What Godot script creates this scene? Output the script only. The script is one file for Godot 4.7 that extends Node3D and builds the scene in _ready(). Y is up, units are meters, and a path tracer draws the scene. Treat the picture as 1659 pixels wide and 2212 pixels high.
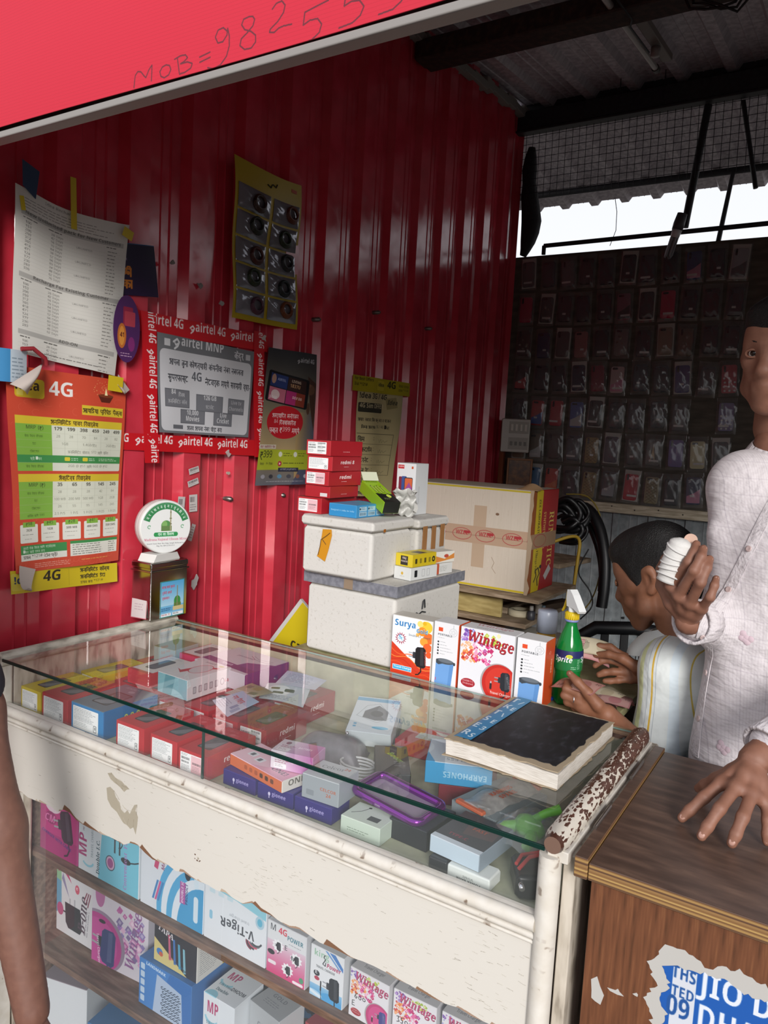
extends Node3D
# A small mobile-phone shop: glass counter, red corrugated side wall, back wall of phone cases, two shopkeepers.
const EYE := Vector3(0, 1.57, 0)
const WALL := -1.90            # plane on which the posters of the red wall hang
var rng := RandomNumberGenerator.new()
var names := {}
# ------------------------------------------------------------------ mesh builder
class MB:
	var s := {}
	var order := []
	var cur: Dictionary
	func use(m: Material) -> MB:
		if not s.has(m):
			s[m] = {"v": PackedVector3Array(), "n": PackedVector3Array(), "u": PackedVector2Array()}
			order.append(m)
		cur = s[m]
		return self
	func tri(a: Vector3, b: Vector3, c: Vector3, na: Vector3, nb: Vector3, nc: Vector3, ua := Vector2.ZERO, ub := Vector2.ZERO, uc := Vector2.ZERO) -> void:
		if (b - a).cross(c - a).dot(na + nb + nc) > 0.0:
			cur.v.append(a); cur.v.append(c); cur.v.append(b)
			cur.n.append(na); cur.n.append(nc); cur.n.append(nb)
			cur.u.append(ua); cur.u.append(uc); cur.u.append(ub)
		else:
			cur.v.append(a); cur.v.append(b); cur.v.append(c)
			cur.n.append(na); cur.n.append(nb); cur.n.append(nc)
			cur.u.append(ua); cur.u.append(ub); cur.u.append(uc)
	func flat(a: Vector3, b: Vector3, c: Vector3, hint: Vector3, ua := Vector2.ZERO, ub := Vector2.ZERO, uc := Vector2.ZERO) -> void:
		var n := (b - a).cross(c - a)
		if n.length_squared() < 1e-18:
			return
		n = n.normalized()
		if n.dot(hint) < 0.0:
			n = -n
		tri(a, b, c, n, n, n, ua, ub, uc)
	func quad(a: Vector3, b: Vector3, c: Vector3, d: Vector3, hint: Vector3, r := Rect2(0, 0, 1, 1)) -> void:
		var u0 := r.position
		var u1 := r.end
		var n := (b - d).cross(c - a).normalized()
		if n.dot(hint) < 0.0:
			n = -n
		tri(a, b, c, n, n, n, u0, Vector2(u1.x, u0.y), u1)
		tri(a, c, d, n, n, n, u0, u1, Vector2(u0.x, u1.y))
	func box(t: Transform3D, z: Vector3, bv := 0.0, rects := [], mats := []) -> void:
		var h := z * 0.5
		bv = minf(bv, minf(h.x, minf(h.y, h.z)) * 0.9)
		var ax := [Vector3.RIGHT, Vector3.LEFT, Vector3.UP, Vector3.DOWN, Vector3.BACK, Vector3.FORWARD]
		var rt := [Vector3.FORWARD, Vector3.BACK, Vector3.RIGHT, Vector3.RIGHT, Vector3.RIGHT, Vector3.LEFT]
		var dn := [Vector3.DOWN, Vector3.DOWN, Vector3.BACK, Vector3.FORWARD, Vector3.DOWN, Vector3.DOWN]
		var nb := t.basis.orthonormalized()
		for f in 6:
			if mats.size() == 6:
				use(mats[f])
			var n: Vector3 = ax[f]
			var r: Vector3 = rt[f]
			var d: Vector3 = dn[f]
			var o := n * absf(n.dot(h))
			var hr := r * (absf(r.dot(h)) - bv)
			var hd := d * (absf(d.dot(h)) - bv)
			var re: Rect2 = rects[f] if rects.size() == 6 and rects[f] != null else Rect2(0, 0, 1, 1)
			quad(t * (o - hr - hd), t * (o + hr - hd), t * (o + hr + hd), t * (o - hr + hd), nb * n, re)
			if bv > 0.0:
				for e in 4:
					var dir: Vector3 = [r, d, -r, -d][e]
					var other := -1
					for k in 6:
						if ax[k].dot(dir) > 0.5:
							other = k
					if other < f:
						continue
					var sd: Vector3 = [d, -r, -d, r][e]
					var hs := sd * (absf(sd.dot(h)) - bv)
					var hh := dir * absf(dir.dot(h))
					var p0 := o + dir * (absf(dir.dot(h)) - bv) - hs
					var p1 := o + dir * (absf(dir.dot(h)) - bv) + hs
					var q0 := n * (absf(n.dot(h)) - bv) + hh - hs
					var q1 := n * (absf(n.dot(h)) - bv) + hh + hs
					var uu := re.get_center() + Vector2([1, 0, -1, 0][e] * re.size.x, [0, 1, 0, -1][e] * re.size.y) * 0.498
					var us := Vector2([0, -1, 0, 1][e] * re.size.x, [1, 0, -1, 0][e] * re.size.y) * 0.498
					var n1 := nb * n
					var n2 := nb * dir
					tri(t * p0, t * p1, t * q1, n1, n1, n2, uu - us, uu + us, uu + us)
					tri(t * p0, t * q1, t * q0, n1, n2, n2, uu - us, uu + us, uu - us)
		if bv > 0.0:
			for i in 8:
				var g := Vector3(1 if i & 1 else -1, 1 if i & 2 else -1, 1 if i & 4 else -1)
				var k := h * g
				var re2: Rect2 = rects[0] if rects.size() == 6 and rects[0] != null else Rect2(0, 0, 1, 1)
				var cu := re2.get_center()
				if rects.size() == 6 and rects[0] != null:
					cu = re2.position + re2.size * 0.01
				tri(t * (k - Vector3(0, bv, bv) * g), t * (k - Vector3(bv, 0, bv) * g), t * (k - Vector3(bv, bv, 0) * g), nb * Vector3(g.x, 0, 0), nb * Vector3(0, g.y, 0), nb * Vector3(0, 0, g.z), cu, cu, cu)
	func lathe(t: Transform3D, prof: Array, seg := 24, r := Rect2(0, 0, 1, 1), squash := Vector2.ONE) -> void:
		var nb := t.basis.orthonormalized()
		var len := 0.0
		var ln := [0.0]
		for i in range(1, prof.size()):
			len += prof[i].distance_to(prof[i - 1]); ln.append(len)
		for i in range(prof.size() - 1):
			var p: Vector2 = prof[i]
			var q: Vector2 = prof[i + 1]
			if p.distance_to(q) < 1e-7:
				continue
			var d0 := (q - p).normalized()
			var d1 := d0
			if i > 0 and prof[i - 1].distance_to(p) > 1e-7:
				d0 = (d0 + (p - prof[i - 1]).normalized()).normalized()
			if i + 2 < prof.size() and prof[i + 2].distance_to(q) > 1e-7:
				d1 = (d1 + (prof[i + 2] - q).normalized()).normalized()
			for k in seg:
				var a0 := TAU * k / seg
				var a1 := TAU * (k + 1) / seg
				var c0 := Vector3(cos(a0) * squash.x, 0, sin(a0) * squash.y)
				var c1 := Vector3(cos(a1) * squash.x, 0, sin(a1) * squash.y)
				var P := [c0 * p.x + Vector3(0, p.y, 0), c1 * p.x + Vector3(0, p.y, 0), c1 * q.x + Vector3(0, q.y, 0), c0 * q.x + Vector3(0, q.y, 0)]
				var N := [c0 * d0.y - Vector3(0, d0.x, 0), c1 * d0.y - Vector3(0, d0.x, 0), c1 * d1.y - Vector3(0, d1.x, 0), c0 * d1.y - Vector3(0, d1.x, 0)]
				var u0 := r.position.x + r.size.x * (1.0 - float(k) / seg)
				var u1 := r.position.x + r.size.x * (1.0 - float(k + 1) / seg)
				var v0: float = r.end.y - r.size.y * ln[i] / maxf(len, 1e-6)
				var v1: float = r.end.y - r.size.y * ln[i + 1] / maxf(len, 1e-6)
				var U := [Vector2(u0, v0), Vector2(u1, v0), Vector2(u1, v1), Vector2(u0, v1)]
				for w in 4:
					N[w] = (nb * N[w]).normalized()
				if p.x > 1e-6:
					tri(t * P[0], t * P[1], t * P[2], N[0], N[1], N[2], U[0], U[1], U[2])
				if q.x > 1e-6:
					tri(t * P[0], t * P[2], t * P[3], N[0], N[2], N[3], U[0], U[2], U[3])
	func tube(pts: Array, rad, sides := 8, caps := true) -> void:
		var n := pts.size()
		var fr := []
		var up := Vector3.UP
		for i in n:
			var d: Vector3 = (pts[mini(i + 1, n - 1)] - pts[maxi(i - 1, 0)]).normalized()
			if i == 0 and absf(d.dot(up)) > 0.9:
				up = Vector3.RIGHT
			var x := up.cross(d).normalized()
			up = d.cross(x).normalized()
			fr.append([x, up, d])
		for i in range(n - 1):
			var r0: float = rad[i] if rad is Array else rad
			var r1: float = rad[i + 1] if rad is Array else rad
			for k in sides:
				var a0 := TAU * k / sides
				var a1 := TAU * (k + 1) / sides
				var e: Array = fr[i]
				var g: Array = fr[i + 1]
				var n0: Vector3 = e[0] * cos(a0) + e[1] * sin(a0)
				var n1: Vector3 = e[0] * cos(a1) + e[1] * sin(a1)
				var n2: Vector3 = g[0] * cos(a1) + g[1] * sin(a1)
				var n3: Vector3 = g[0] * cos(a0) + g[1] * sin(a0)
				var U := [Vector2(float(k) / sides, float(i) / n), Vector2(float(k + 1) / sides, float(i) / n), Vector2(float(k + 1) / sides, float(i + 1) / n), Vector2(float(k) / sides, float(i + 1) / n)]
				tri(pts[i] + n0 * r0, pts[i] + n1 * r0, pts[i + 1] + n2 * r1, n0, n1, n2, U[0], U[1], U[2])
				tri(pts[i] + n0 * r0, pts[i + 1] + n2 * r1, pts[i + 1] + n3 * r1, n0, n2, n3, U[0], U[2], U[3])
		if caps:
			for e in [0, n - 1]:
				var r: float = rad[e] if rad is Array else rad
				var d: Vector3 = fr[e][2] * (-1.0 if e == 0 else 1.0)
				for k in sides:
					var a0 := TAU * k / sides
					var a1 := TAU * (k + 1) / sides
					flat(pts[e], pts[e] + (fr[e][0] * cos(a0) + fr[e][1] * sin(a0)) * r, pts[e] + (fr[e][0] * cos(a1) + fr[e][1] * sin(a1)) * r, d)
	func prism(t: Transform3D, poly: PackedVector2Array, depth: float, both := true, sidemat: Material = null) -> void:
		var lo := poly[0]
		var hi := poly[0]
		for p in poly:
			lo = lo.min(p); hi = hi.max(p)
		var ix := Geometry2D.triangulate_polygon(poly)
		var nb := t.basis.orthonormalized()
		var uvof := func(p: Vector2) -> Vector2: return Vector2((p.x - lo.x) / maxf(hi.x - lo.x, 1e-6), (hi.y - p.y) / maxf(hi.y - lo.y, 1e-6))
		for i in range(0, ix.size(), 3):
			var a := poly[ix[i]]
			var b := poly[ix[i + 1]]
			var c := poly[ix[i + 2]]
			flat(t * Vector3(a.x, a.y, 0), t * Vector3(b.x, b.y, 0), t * Vector3(c.x, c.y, 0), nb * Vector3.BACK, uvof.call(a), uvof.call(b), uvof.call(c))
		if sidemat:
			use(sidemat)
		if both:
			for i in range(0, ix.size(), 3):
				var a := poly[ix[i]]
				var b := poly[ix[i + 1]]
				var c := poly[ix[i + 2]]
				flat(t * Vector3(a.x, a.y, -depth), t * Vector3(b.x, b.y, -depth), t * Vector3(c.x, c.y, -depth), nb * Vector3.FORWARD, uvof.call(a), uvof.call(b), uvof.call(c))
		var area := 0.0
		for i in poly.size():
			area += poly[i].cross(poly[(i + 1) % poly.size()])
		for i in poly.size():
			var a := poly[i]
			var b := poly[(i + 1) % poly.size()]
			var o := Vector2(b.y - a.y, a.x - b.x) * signf(area)
			var hint := nb * Vector3(o.x, o.y, 0)
			flat(t * Vector3(a.x, a.y, 0), t * Vector3(b.x, b.y, 0), t * Vector3(b.x, b.y, -depth), hint, uvof.call(a), uvof.call(b), uvof.call(b))
			flat(t * Vector3(a.x, a.y, 0), t * Vector3(b.x, b.y, -depth), t * Vector3(a.x, a.y, -depth), hint, uvof.call(a), uvof.call(b), uvof.call(a))
	func patch(nu: int, nv: int, fn: Callable, hint: Vector3, r := Rect2(0, 0, 1, 1), thick := 0.0) -> void:
		var P := []
		var N := []
		for j in nv + 1:
			for i in nu + 1:
				P.append(fn.call(float(i) / nu, float(j) / nv))
		for j in nv + 1:
			for i in nu + 1:
				var du: Vector3 = P[j * (nu + 1) + mini(i + 1, nu)] - P[j * (nu + 1) + maxi(i - 1, 0)]
				var dv: Vector3 = P[mini(j + 1, nv) * (nu + 1) + i] - P[maxi(j - 1, 0) * (nu + 1) + i]
				var n := du.cross(dv).normalized()
				N.append(-n if n.dot(hint) < 0.0 else n)
		var sheets := [0.0] if thick == 0.0 else [0.0, 1.0]
		for sh in sheets:
			for j in nv:
				for i in nu:
					var k := [j * (nu + 1) + i, j * (nu + 1) + i + 1, (j + 1) * (nu + 1) + i + 1, (j + 1) * (nu + 1) + i]
					var p := []
					var n := []
					var u := []
					for w in 4:
						p.append(P[k[w]] - N[k[w]] * thick * sh)
						n.append(N[k[w]] * (1.0 - 2.0 * sh))
						u.append(r.position + r.size * Vector2(float(i + (1 if w == 1 or w == 2 else 0)) / nu, float(j + (1 if w > 1 else 0)) / nv))
					tri(p[0], p[1], p[2], n[0], n[1], n[2], u[0], u[1], u[2])
					tri(p[0], p[2], p[3], n[0], n[2], n[3], u[0], u[2], u[3])
		if thick > 0.0:
			var rim := []
			for i in nu + 1:
				rim.append(i)
			for j in range(1, nv + 1):
				rim.append(j * (nu + 1) + nu)
			for i in range(nu - 1, -1, -1):
				rim.append(nv * (nu + 1) + i)
			for j in range(nv - 1, 0, -1):
				rim.append(j * (nu + 1))
			var mid: Vector3 = P[(nv / 2) * (nu + 1) + nu / 2]
			for i in rim.size():
				var a: int = rim[i]
				var b: int = rim[(i + 1) % rim.size()]
				quad(P[a], P[b], P[b] - N[b] * thick, P[a] - N[a] * thick, P[a] - mid, Rect2(r.position + r.size * 0.01, r.size * 0.005))
	func mesh() -> ArrayMesh:
		var m := ArrayMesh.new()
		for k in order:
			if s[k].v.size() == 0:
				continue
			var a := []
			a.resize(Mesh.ARRAY_MAX)
			a[Mesh.ARRAY_VERTEX] = s[k].v
			a[Mesh.ARRAY_NORMAL] = s[k].n
			a[Mesh.ARRAY_TEX_UV] = s[k].u
			m.add_surface_from_arrays(Mesh.PRIMITIVE_TRIANGLES, a)
			m.surface_set_material(m.get_surface_count() - 1, k)
		return m
func mb(m: Material) -> MB:
	var b := MB.new()
	b.use(m)
	return b
func T(p: Vector3, yaw := 0.0, pitch := 0.0, roll := 0.0) -> Transform3D:
	return Transform3D(Basis.from_euler(Vector3(deg_to_rad(pitch), deg_to_rad(yaw), deg_to_rad(roll))), p)
func curve(pts: Array, n := 5) -> Array:
	var o := []
	var m := pts.size()
	for i in m - 1:
		for k in n:
			o.append(pts[i].cubic_interpolate(pts[i + 1], pts[maxi(i - 1, 0)], pts[mini(i + 2, m - 1)], float(k) / n))
	o.append(pts[m - 1])
	return o
func v3(x: float, y: float, z: float) -> Vector3:
	return Vector3(x, y, z)
func v2(x: float, y: float) -> Vector2:
	return Vector2(x, y)
func V2(s: String) -> PackedVector2Array:
	var o := PackedVector2Array()
	for p in s.split(" ", false):
		var q := p.split(",")
		o.append(Vector2(float(q[0]), float(q[1])))
	return o
func rounded(w: float, h: float, r: float, n := 4) -> PackedVector2Array:
	var o := PackedVector2Array()
	for c in 4:
		var cx := (w / 2 - r) * (1 if c == 0 or c == 3 else -1)
		var cy := (h / 2 - r) * (1 if c < 2 else -1)
		for k in n + 1:
			var a := PI / 2 * (c + float(k) / n)
			o.append(Vector2(cx + cos(a) * r, cy + sin(a) * r))
	return o
# ------------------------------------------------------------------ nodes
func numbered(n: String) -> String:
	if not names.has(n):
		names[n] = 0
		return n
	names[n] += 1
	return "%s_%03d" % [n, names[n]]
func tag(o: Node3D, label: String, category: String, group := "") -> Node3D:
	o.set_meta("label", label)
	o.set_meta("category", category)
	if group:
		o.set_meta("group", group)
	return o
func thing(called: String, label: String, category: String, at := Vector3.ZERO, yaw := 0.0, group := "") -> Node3D:
	var o := Node3D.new()
	o.name = numbered(called)
	add_child(o)
	o.position = at
	o.rotation_degrees.y = yaw
	return tag(o, label, category, group)
func part(called: String, b: MB, parent: Node3D, label := "") -> MeshInstance3D:
	var o := MeshInstance3D.new()
	o.name = called
	o.mesh = b.mesh()
	parent.add_child(o, true)
	if label:
		o.set_meta("label", label)
	return o
func one(called: String, b: MB, label: String, category: String, at := Vector3.ZERO, yaw := 0.0, group := "") -> MeshInstance3D:
	var o := MeshInstance3D.new()
	o.name = numbered(called)
	o.mesh = b.mesh()
	add_child(o)
	o.position = at
	o.rotation_degrees.y = yaw
	tag(o, label, category, group)
	return o
func structure(called: String, b: MB, parent: Node3D = null) -> MeshInstance3D:
	var o := MeshInstance3D.new()
	o.name = called
	o.mesh = b.mesh()
	(parent if parent else self).add_child(o, true)
	if not parent:
		o.set_meta("kind", "structure")
	return o
# ------------------------------------------------------------------ materials
var mats := {}
func col(hex: String) -> Color:
	return Color.html(hex)
func mat(hex: String, rough := 0.6, metal := 0.0) -> StandardMaterial3D:
	var key := "%s %.3f %.3f" % [hex, rough, metal]
	if not mats.has(key):
		var m := StandardMaterial3D.new()
		m.albedo_color = Color.html(hex)
		m.roughness = rough
		m.metallic = metal
		mats[key] = m
	return mats[key]
func noise_tex(size: int, freq: float, ramp: Array, seed_n := 1, type := FastNoiseLite.TYPE_SIMPLEX_SMOOTH, hard := false, octaves := 4) -> NoiseTexture2D:
	var n := FastNoiseLite.new()
	n.noise_type = type
	n.seed = seed_n
	n.frequency = freq
	n.fractal_octaves = octaves
	var t := NoiseTexture2D.new()
	t.width = size
	t.height = size
	t.seamless = true
	t.noise = n
	var g := Gradient.new()
	var off := PackedFloat32Array()
	var cs := PackedColorArray()
	for r in ramp:
		off.append(r[0]); cs.append(Color.html(r[1]))
	g.offsets = off
	g.colors = cs
	if hard:
		g.interpolation_mode = Gradient.GRADIENT_INTERPOLATE_CONSTANT
	t.color_ramp = g
	return t
func noisy(key: String, rough: float, tex: Texture2D, scale: Vector3, bump: Texture2D = null, bump_cm := 0.0, world := false) -> StandardMaterial3D:
	if mats.has(key):
		return mats[key]
	var m := StandardMaterial3D.new()
	m.albedo_texture = tex
	m.roughness = rough
	m.uv1_triplanar = true
	m.uv1_world_triplanar = world
	m.uv1_scale = scale
	if bump:
		m.heightmap_enabled = true
		m.heightmap_texture = bump
		m.heightmap_scale = bump_cm
	mats[key] = m
	return m
func glass(key: String, hex: String, alpha: float, rough := 0.02) -> StandardMaterial3D:
	if mats.has(key):
		return mats[key]
	var m := StandardMaterial3D.new()
	m.albedo_color = Color(Color.html(hex), alpha)
	m.transparency = BaseMaterial3D.TRANSPARENCY_ALPHA
	m.roughness = rough
	m.metallic_specular = 0.5
	mats[key] = m
	return m
# ------------------------------------------------------------------ print: a canvas that rasterises shapes and lettering
class Ink:
	static var tris := {}
	static var fonts := {}
	const DEV := {
		"अ": "8.5|.5,2 2.5,1 4,2.5 2.5,4.5 4.3,6.5 2.5,9 .5,8;2.5,4.5 7,4.5;7,0 7,10", "आ": "11|.5,2 2.5,1 4,2.5 2.5,4.5 4.3,6.5 2.5,9 .5,8;2.5,4.5 7,4.5;7,0 7,10;9.5,0 9.5,10",
		"इ": "7|5,0 5,1.6 2,1.6 1.5,3 3,4.3 5,4.3 5.3,5.8 3.5,7 2,6.5;3.5,7 5.5,10", "ई": "7|5,0 5,1.6 2,1.6 1.5,3 3,4.3 5,4.3 5.3,5.8 3.5,7 2,6.5;3.5,7 5.5,10;5,0 3,-3 5.5,-3",
		"उ": "7|1,2 3,1 4.5,2.5 3,4.5 5,6 4,9 1.5,8.5", "ए": "7.5|1.5,0 1.5,4 3.5,6.5 6,9;6,0 6,6 3.5,6.5", "ॲ": "8.5|.5,2 2.5,1 4,2.5 2.5,4.5 4.3,6.5 2.5,9 .5,8;2.5,4.5 7,4.5;7,0 7,10;2,-3 4,-1.2 6,-3",
		"क": "10|5,0 5,10;5,4 3,3 1,4.5 1.5,7 3.5,7.2 5,5.5;5,5 7,3.2 8.8,4.5 8.8,7.2 8,8.5", "ख": "10|1,1.5 3,1.5 3.5,3 2,5 1,5.5 4,9;4,8 5.5,4 8,4;8,0 8,10",
		"ग": "6.5|2,0 2,6 1,7.5 .8,6;5,0 5,10", "च": "7.5|1,3 6,3;2.5,3 1.5,5.5 3,8 6,6.5;6,0 6,10", "ज": "8|1,5 3,4 6.5,4;3.5,4 4.5,7 2.5,8.5 1,7;6.5,0 6.5,10",
		"ट": "7|4,0 4,1.5 1.5,3 1,6 3,9 6,8.2", "ठ": "7|3.5,0 3.5,2.5 1.3,4 1.3,7 3.5,8.6 5.7,7 5.7,4 3.5,2.5", "ड": "7|4,0 4,1.5 1.5,2.5 2.5,4.5 5,5 4.8,8 2.5,9 1.2,7.5",
		"ण": "8|1.5,0 1.5,5.5 3,6.5 4,5.5 4,0;6.5,0 6.5,10", "त": "7.5|6,4 3,4 1.5,6 2.5,8.5;6,0 6,10", "थ": "7.5|1.5,.8 2.6,2 1.4,3.4 2.4,5 1.6,7 3,8 6,6.5;6,0 6,10",
		"द": "6.5|4,0 4,2 1.5,3 1.5,5.5 3.5,6.5 4.5,5.5;3.5,6.5 5,9.5", "ध": "7.5|1.5,.5 3,1.5 1.5,3 3,4 1.5,5.5 3,7.5 6,6;6,0 6,10", "न": "7.5|1,5 6,5;1,5 1.2,6.4 2.4,6.4 2.6,5;6,0 6,10",
		"प": "7.5|2,0 1.5,4 3,6.5 6,5.5;6,0 6,10", "फ": "10|2,0 1.5,4 3,6.5 6,5.5;6,0 6,10;6,5 8,3.5 9.2,5 8.6,8", "ब": "7.5|6,3.5 3,3 1.5,5 3,7.5 6,6.5;2.2,4 5.5,6.8;6,0 6,10",
		"भ": "8|1,1 2.4,2 1.4,3.6;2.2,2 2.2,7.5 1.2,8;2.2,5.5 6.5,5.5;6.5,0 6.5,10", "म": "7.5|1.8,0 1.8,7 1,8 .8,6.5 1.8,5.5 6,5.5;6,0 6,10", "य": "7.5|1.5,.5 3.5,2 2,4.5 3,7 6,6;6,0 6,10",
		"र": "5.5|1.5,0 3.5,1 4.2,3 2.2,5 1.5,4.8;2.5,5 5,9.8", "ल": "8.5|1.2,7.5 1.2,4.5 3,3.5 4.2,5 4.2,8;4.2,5 5.5,3.5 7,4;7,0 7,10", "व": "7.5|6,3.5 3,3 1.5,5 3,7.5 6,6.5;6,0 6,10",
		"श": "7.5|1,2.2 2.5,1 3.5,2.5 2,4.5 1.2,5 3.8,8.5;6,0 6,10", "ष": "7.5|2,0 1.5,4 3,6.5 6,5.5;2,2 6,6;6,0 6,10", "स": "8.5|1.5,0 3.5,1 4,3 2,5 1,4.8;2.5,5 4.5,9;3,5 7,5;7,0 7,10",
		"ह": "7|4,0 4,2 2,2.5 2.5,4 5,4.5 4.5,6.5 2.5,6.5 2,5.5;4.5,6.5 3,8 5,10", "ळ": "9|4.5,0 4.5,3;4.5,5.5 3,3.5 1.2,5 1.8,7.2 4.5,5.5 7,3.5 8.2,5.5 7,7.2 4.5,5.5",
		"ा": "2.6|1.2,0 1.2,10", "ी": "2.6|1.2,10 1.2,0 0,-3 -3,-3 -4,-1", "ो": "2.6|1.2,0 1.2,10;1.2,0 -1.2,-3.4", "ौ": "2.6|1.2,0 1.2,10;1.2,0 -1,-3.4;1.2,0 -2.4,-2.2", "ॉ": "2.6|1.2,0 1.2,10;-1,-3.4 1,-1.6 3,-3.4",
		"े": "0|-2,0 -4.4,-3.4", "ै": "0|-2,0 -4.4,-3.4;-2,0 -5.4,-2", "ु": "0|-2.4,10.4 -4.6,11.6 -3,13 -1.2,12", "ू": "0|-5,11 -3,12.4 -1.6,11 -.6,13.4", "ं": "0|-2.6,-2.6 -2.2,-2.4", "ँ": "0|-4,-3 -2.6,-1.6 -1,-3;-2.6,-3.4 -2.4,-3.2",
		"ॅ": "0|-5,-3.4 -3.2,-1.4 -1.4,-3.4", "्": "0|-2,10 -.6,12", "₹": "7.5|1,-1 6.5,-1;1,2 6.5,2;1,-1 4,-.6 4.8,1 4,3.6 1,4.4 5,10",
	}
	static func font(f: String) -> Font:
		if not fonts.has(f):
			var s := SystemFont.new()
			s.font_names = PackedStringArray(["Droid Serif" if f.begins_with("serif") else "Droid Sans Mono" if f.begins_with("mono") else "Droid Sans"])
			s.font_weight = 700 if f.ends_with("bold") else 400
			s.allow_system_fallback = false
			fonts[f] = s
		return fonts[f]
	static func glyph(ch: String, f: String) -> Array:
		var key := f + ch
		if not tris.has(key):
			var t := TextMesh.new()
			t.font = font(f)
			t.font_size = 64
			t.pixel_size = 1.0 / 64
			t.depth = 0.0
			t.curve_step = 4.0
			t.horizontal_alignment = HORIZONTAL_ALIGNMENT_LEFT
			t.vertical_alignment = VERTICAL_ALIGNMENT_BOTTOM
			t.text = ch
			var out := PackedVector2Array()
			if ch != " ":
				var a := t.get_mesh_arrays()
				var v: PackedVector3Array = a[Mesh.ARRAY_VERTEX]
				var ix: PackedInt32Array = a[Mesh.ARRAY_INDEX]
				if ix.size():
					for i in ix:
						out.append(Vector2(v[i].x, -v[i].y))
				else:
					for p in v:
						out.append(Vector2(p.x, -p.y))
			var adv: float = font(f).get_string_size(ch, HORIZONTAL_ALIGNMENT_LEFT, -1, 64).x / 64.0
			tris[key] = [adv, out]
		return tris[key]
	var w: float
	var h: float
	var k: float
	var img: Image
	var t := Transform2D()
	func _init(ww: float, hh: float, back := Color.WHITE, res := 2.0) -> void:
		w = ww
		h = hh
		k = res
		img = Image.create_empty(int(ww * k), int(hh * k), false, Image.FORMAT_RGB8)
		img.fill(back)
	func at(x: float, y: float, deg := 0.0, sx := 1.0, sy := 1.0) -> Ink:
		t = Transform2D(deg_to_rad(deg), Vector2(sx, sy), 0.0, Vector2(x, y))
		return self
	func home() -> Ink:
		t = Transform2D()
		return self
	func rect(x: float, y: float, ww: float, hh: float, c) -> void:
		if t == Transform2D():
			img.fill_rect(Rect2i(int(x * k), int(y * k), maxi(1, int((x + ww) * k) - int(x * k)), maxi(1, int((y + hh) * k) - int(y * k))), cc(c))
		else:
			poly([Vector2(x, y), Vector2(x + ww, y), Vector2(x + ww, y + hh), Vector2(x, y + hh)], c)
	func cc(c) -> Color:
		return Color.html(c) if c is String else c
	func poly(pts, c) -> void:
		var p := PackedVector2Array()
		for q in pts:
			p.append((t * q) * k)
		raw(p, cc(c))
	func raw(p: PackedVector2Array, c: Color) -> void:
		var lo := p[0].y
		var hi := p[0].y
		for q in p:
			lo = minf(lo, q.y); hi = maxf(hi, q.y)
		var y0 := maxi(0, int(ceil(lo - 0.5)))
		var y1 := mini(img.get_height() - 1, int(floor(hi - 0.5)))
		var n := p.size()
		for y in range(y0, y1 + 1):
			var yc := y + 0.5
			var xs := PackedFloat32Array()
			var a := p[n - 1]
			for b in p:
				if (a.y <= yc) != (b.y <= yc):
					xs.append(a.x + (yc - a.y) * (b.x - a.x) / (b.y - a.y))
				a = b
			xs.sort()
			for i in range(0, xs.size() - 1, 2):
				var x0 := int(ceil(xs[i] - 0.5))
				var x1 := int(ceil(xs[i + 1] - 0.5))
				if x1 > x0:
					img.fill_rect(Rect2i(x0, y, x1 - x0, 1), c)
	func ell(cx: float, cy: float, rx: float, ry: float, c, n := 28, a0 := 0.0, a1 := TAU) -> void:
		var p := []
		for i in n:
			var a := a0 + (a1 - a0) * i / (n if a1 - a0 >= TAU - 0.001 else n - 1)
			p.append(Vector2(cx + cos(a) * rx, cy + sin(a) * ry))
		poly(p, c)
	func rrect(x: float, y: float, ww: float, hh: float, r: float, c) -> void:
		var p := []
		for q in 4:
			var ox := x + (ww - r if q == 0 or q == 3 else r)
			var oy := y + (hh - r if q < 2 else r)
			for i in 5:
				var a := PI / 2 * (q + i / 4.0)
				p.append(Vector2(ox + cos(a) * r, oy + sin(a) * r))
		poly(p, c)
	func line(pts: Array, width: float, c, closed := false, round_ends := true) -> void:
		var m := pts.size()
		for i in m if closed else m - 1:
			var a: Vector2 = pts[i]
			var b: Vector2 = pts[(i + 1) % m]
			var o := (b - a).normalized().orthogonal() * width * 0.5
			poly([a + o, b + o, b - o, a - o], c)
		if round_ends and width * k > 2.5:
			for q in pts:
				ell(q.x, q.y, width * 0.5, width * 0.5, c, 8)
	func arc(cx: float, cy: float, rx: float, ry: float, a0: float, a1: float, width: float, c, n := 20) -> void:
		var p := []
		for i in n + 1:
			var a := deg_to_rad(a0 + (a1 - a0) * i / n)
			p.append(Vector2(cx + cos(a) * rx, cy + sin(a) * ry))
		line(p, width, c, false, false)
	func blend(x: float, y: float, ww: float, hh: float, c0, c1, across := false, n := 0) -> void:
		var m := n if n > 0 else int((ww if across else hh) * k)
		for i in m:
			var f := float(i) / maxi(1, m - 1)
			var c := cc(c0).lerp(cc(c1), f)
			if across:
				rect(x + ww * i / m, y, ww / m + 0.5 / k, hh, c)
			else:
				rect(x, y + hh * i / m, ww, hh / m + 0.5 / k, c)
	func width_of(s: String, size: float, f := "sans") -> float:
		var x := 0.0
		for ch in s:
			x += Ink.glyph(ch, f)[0] * size
		return x
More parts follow.
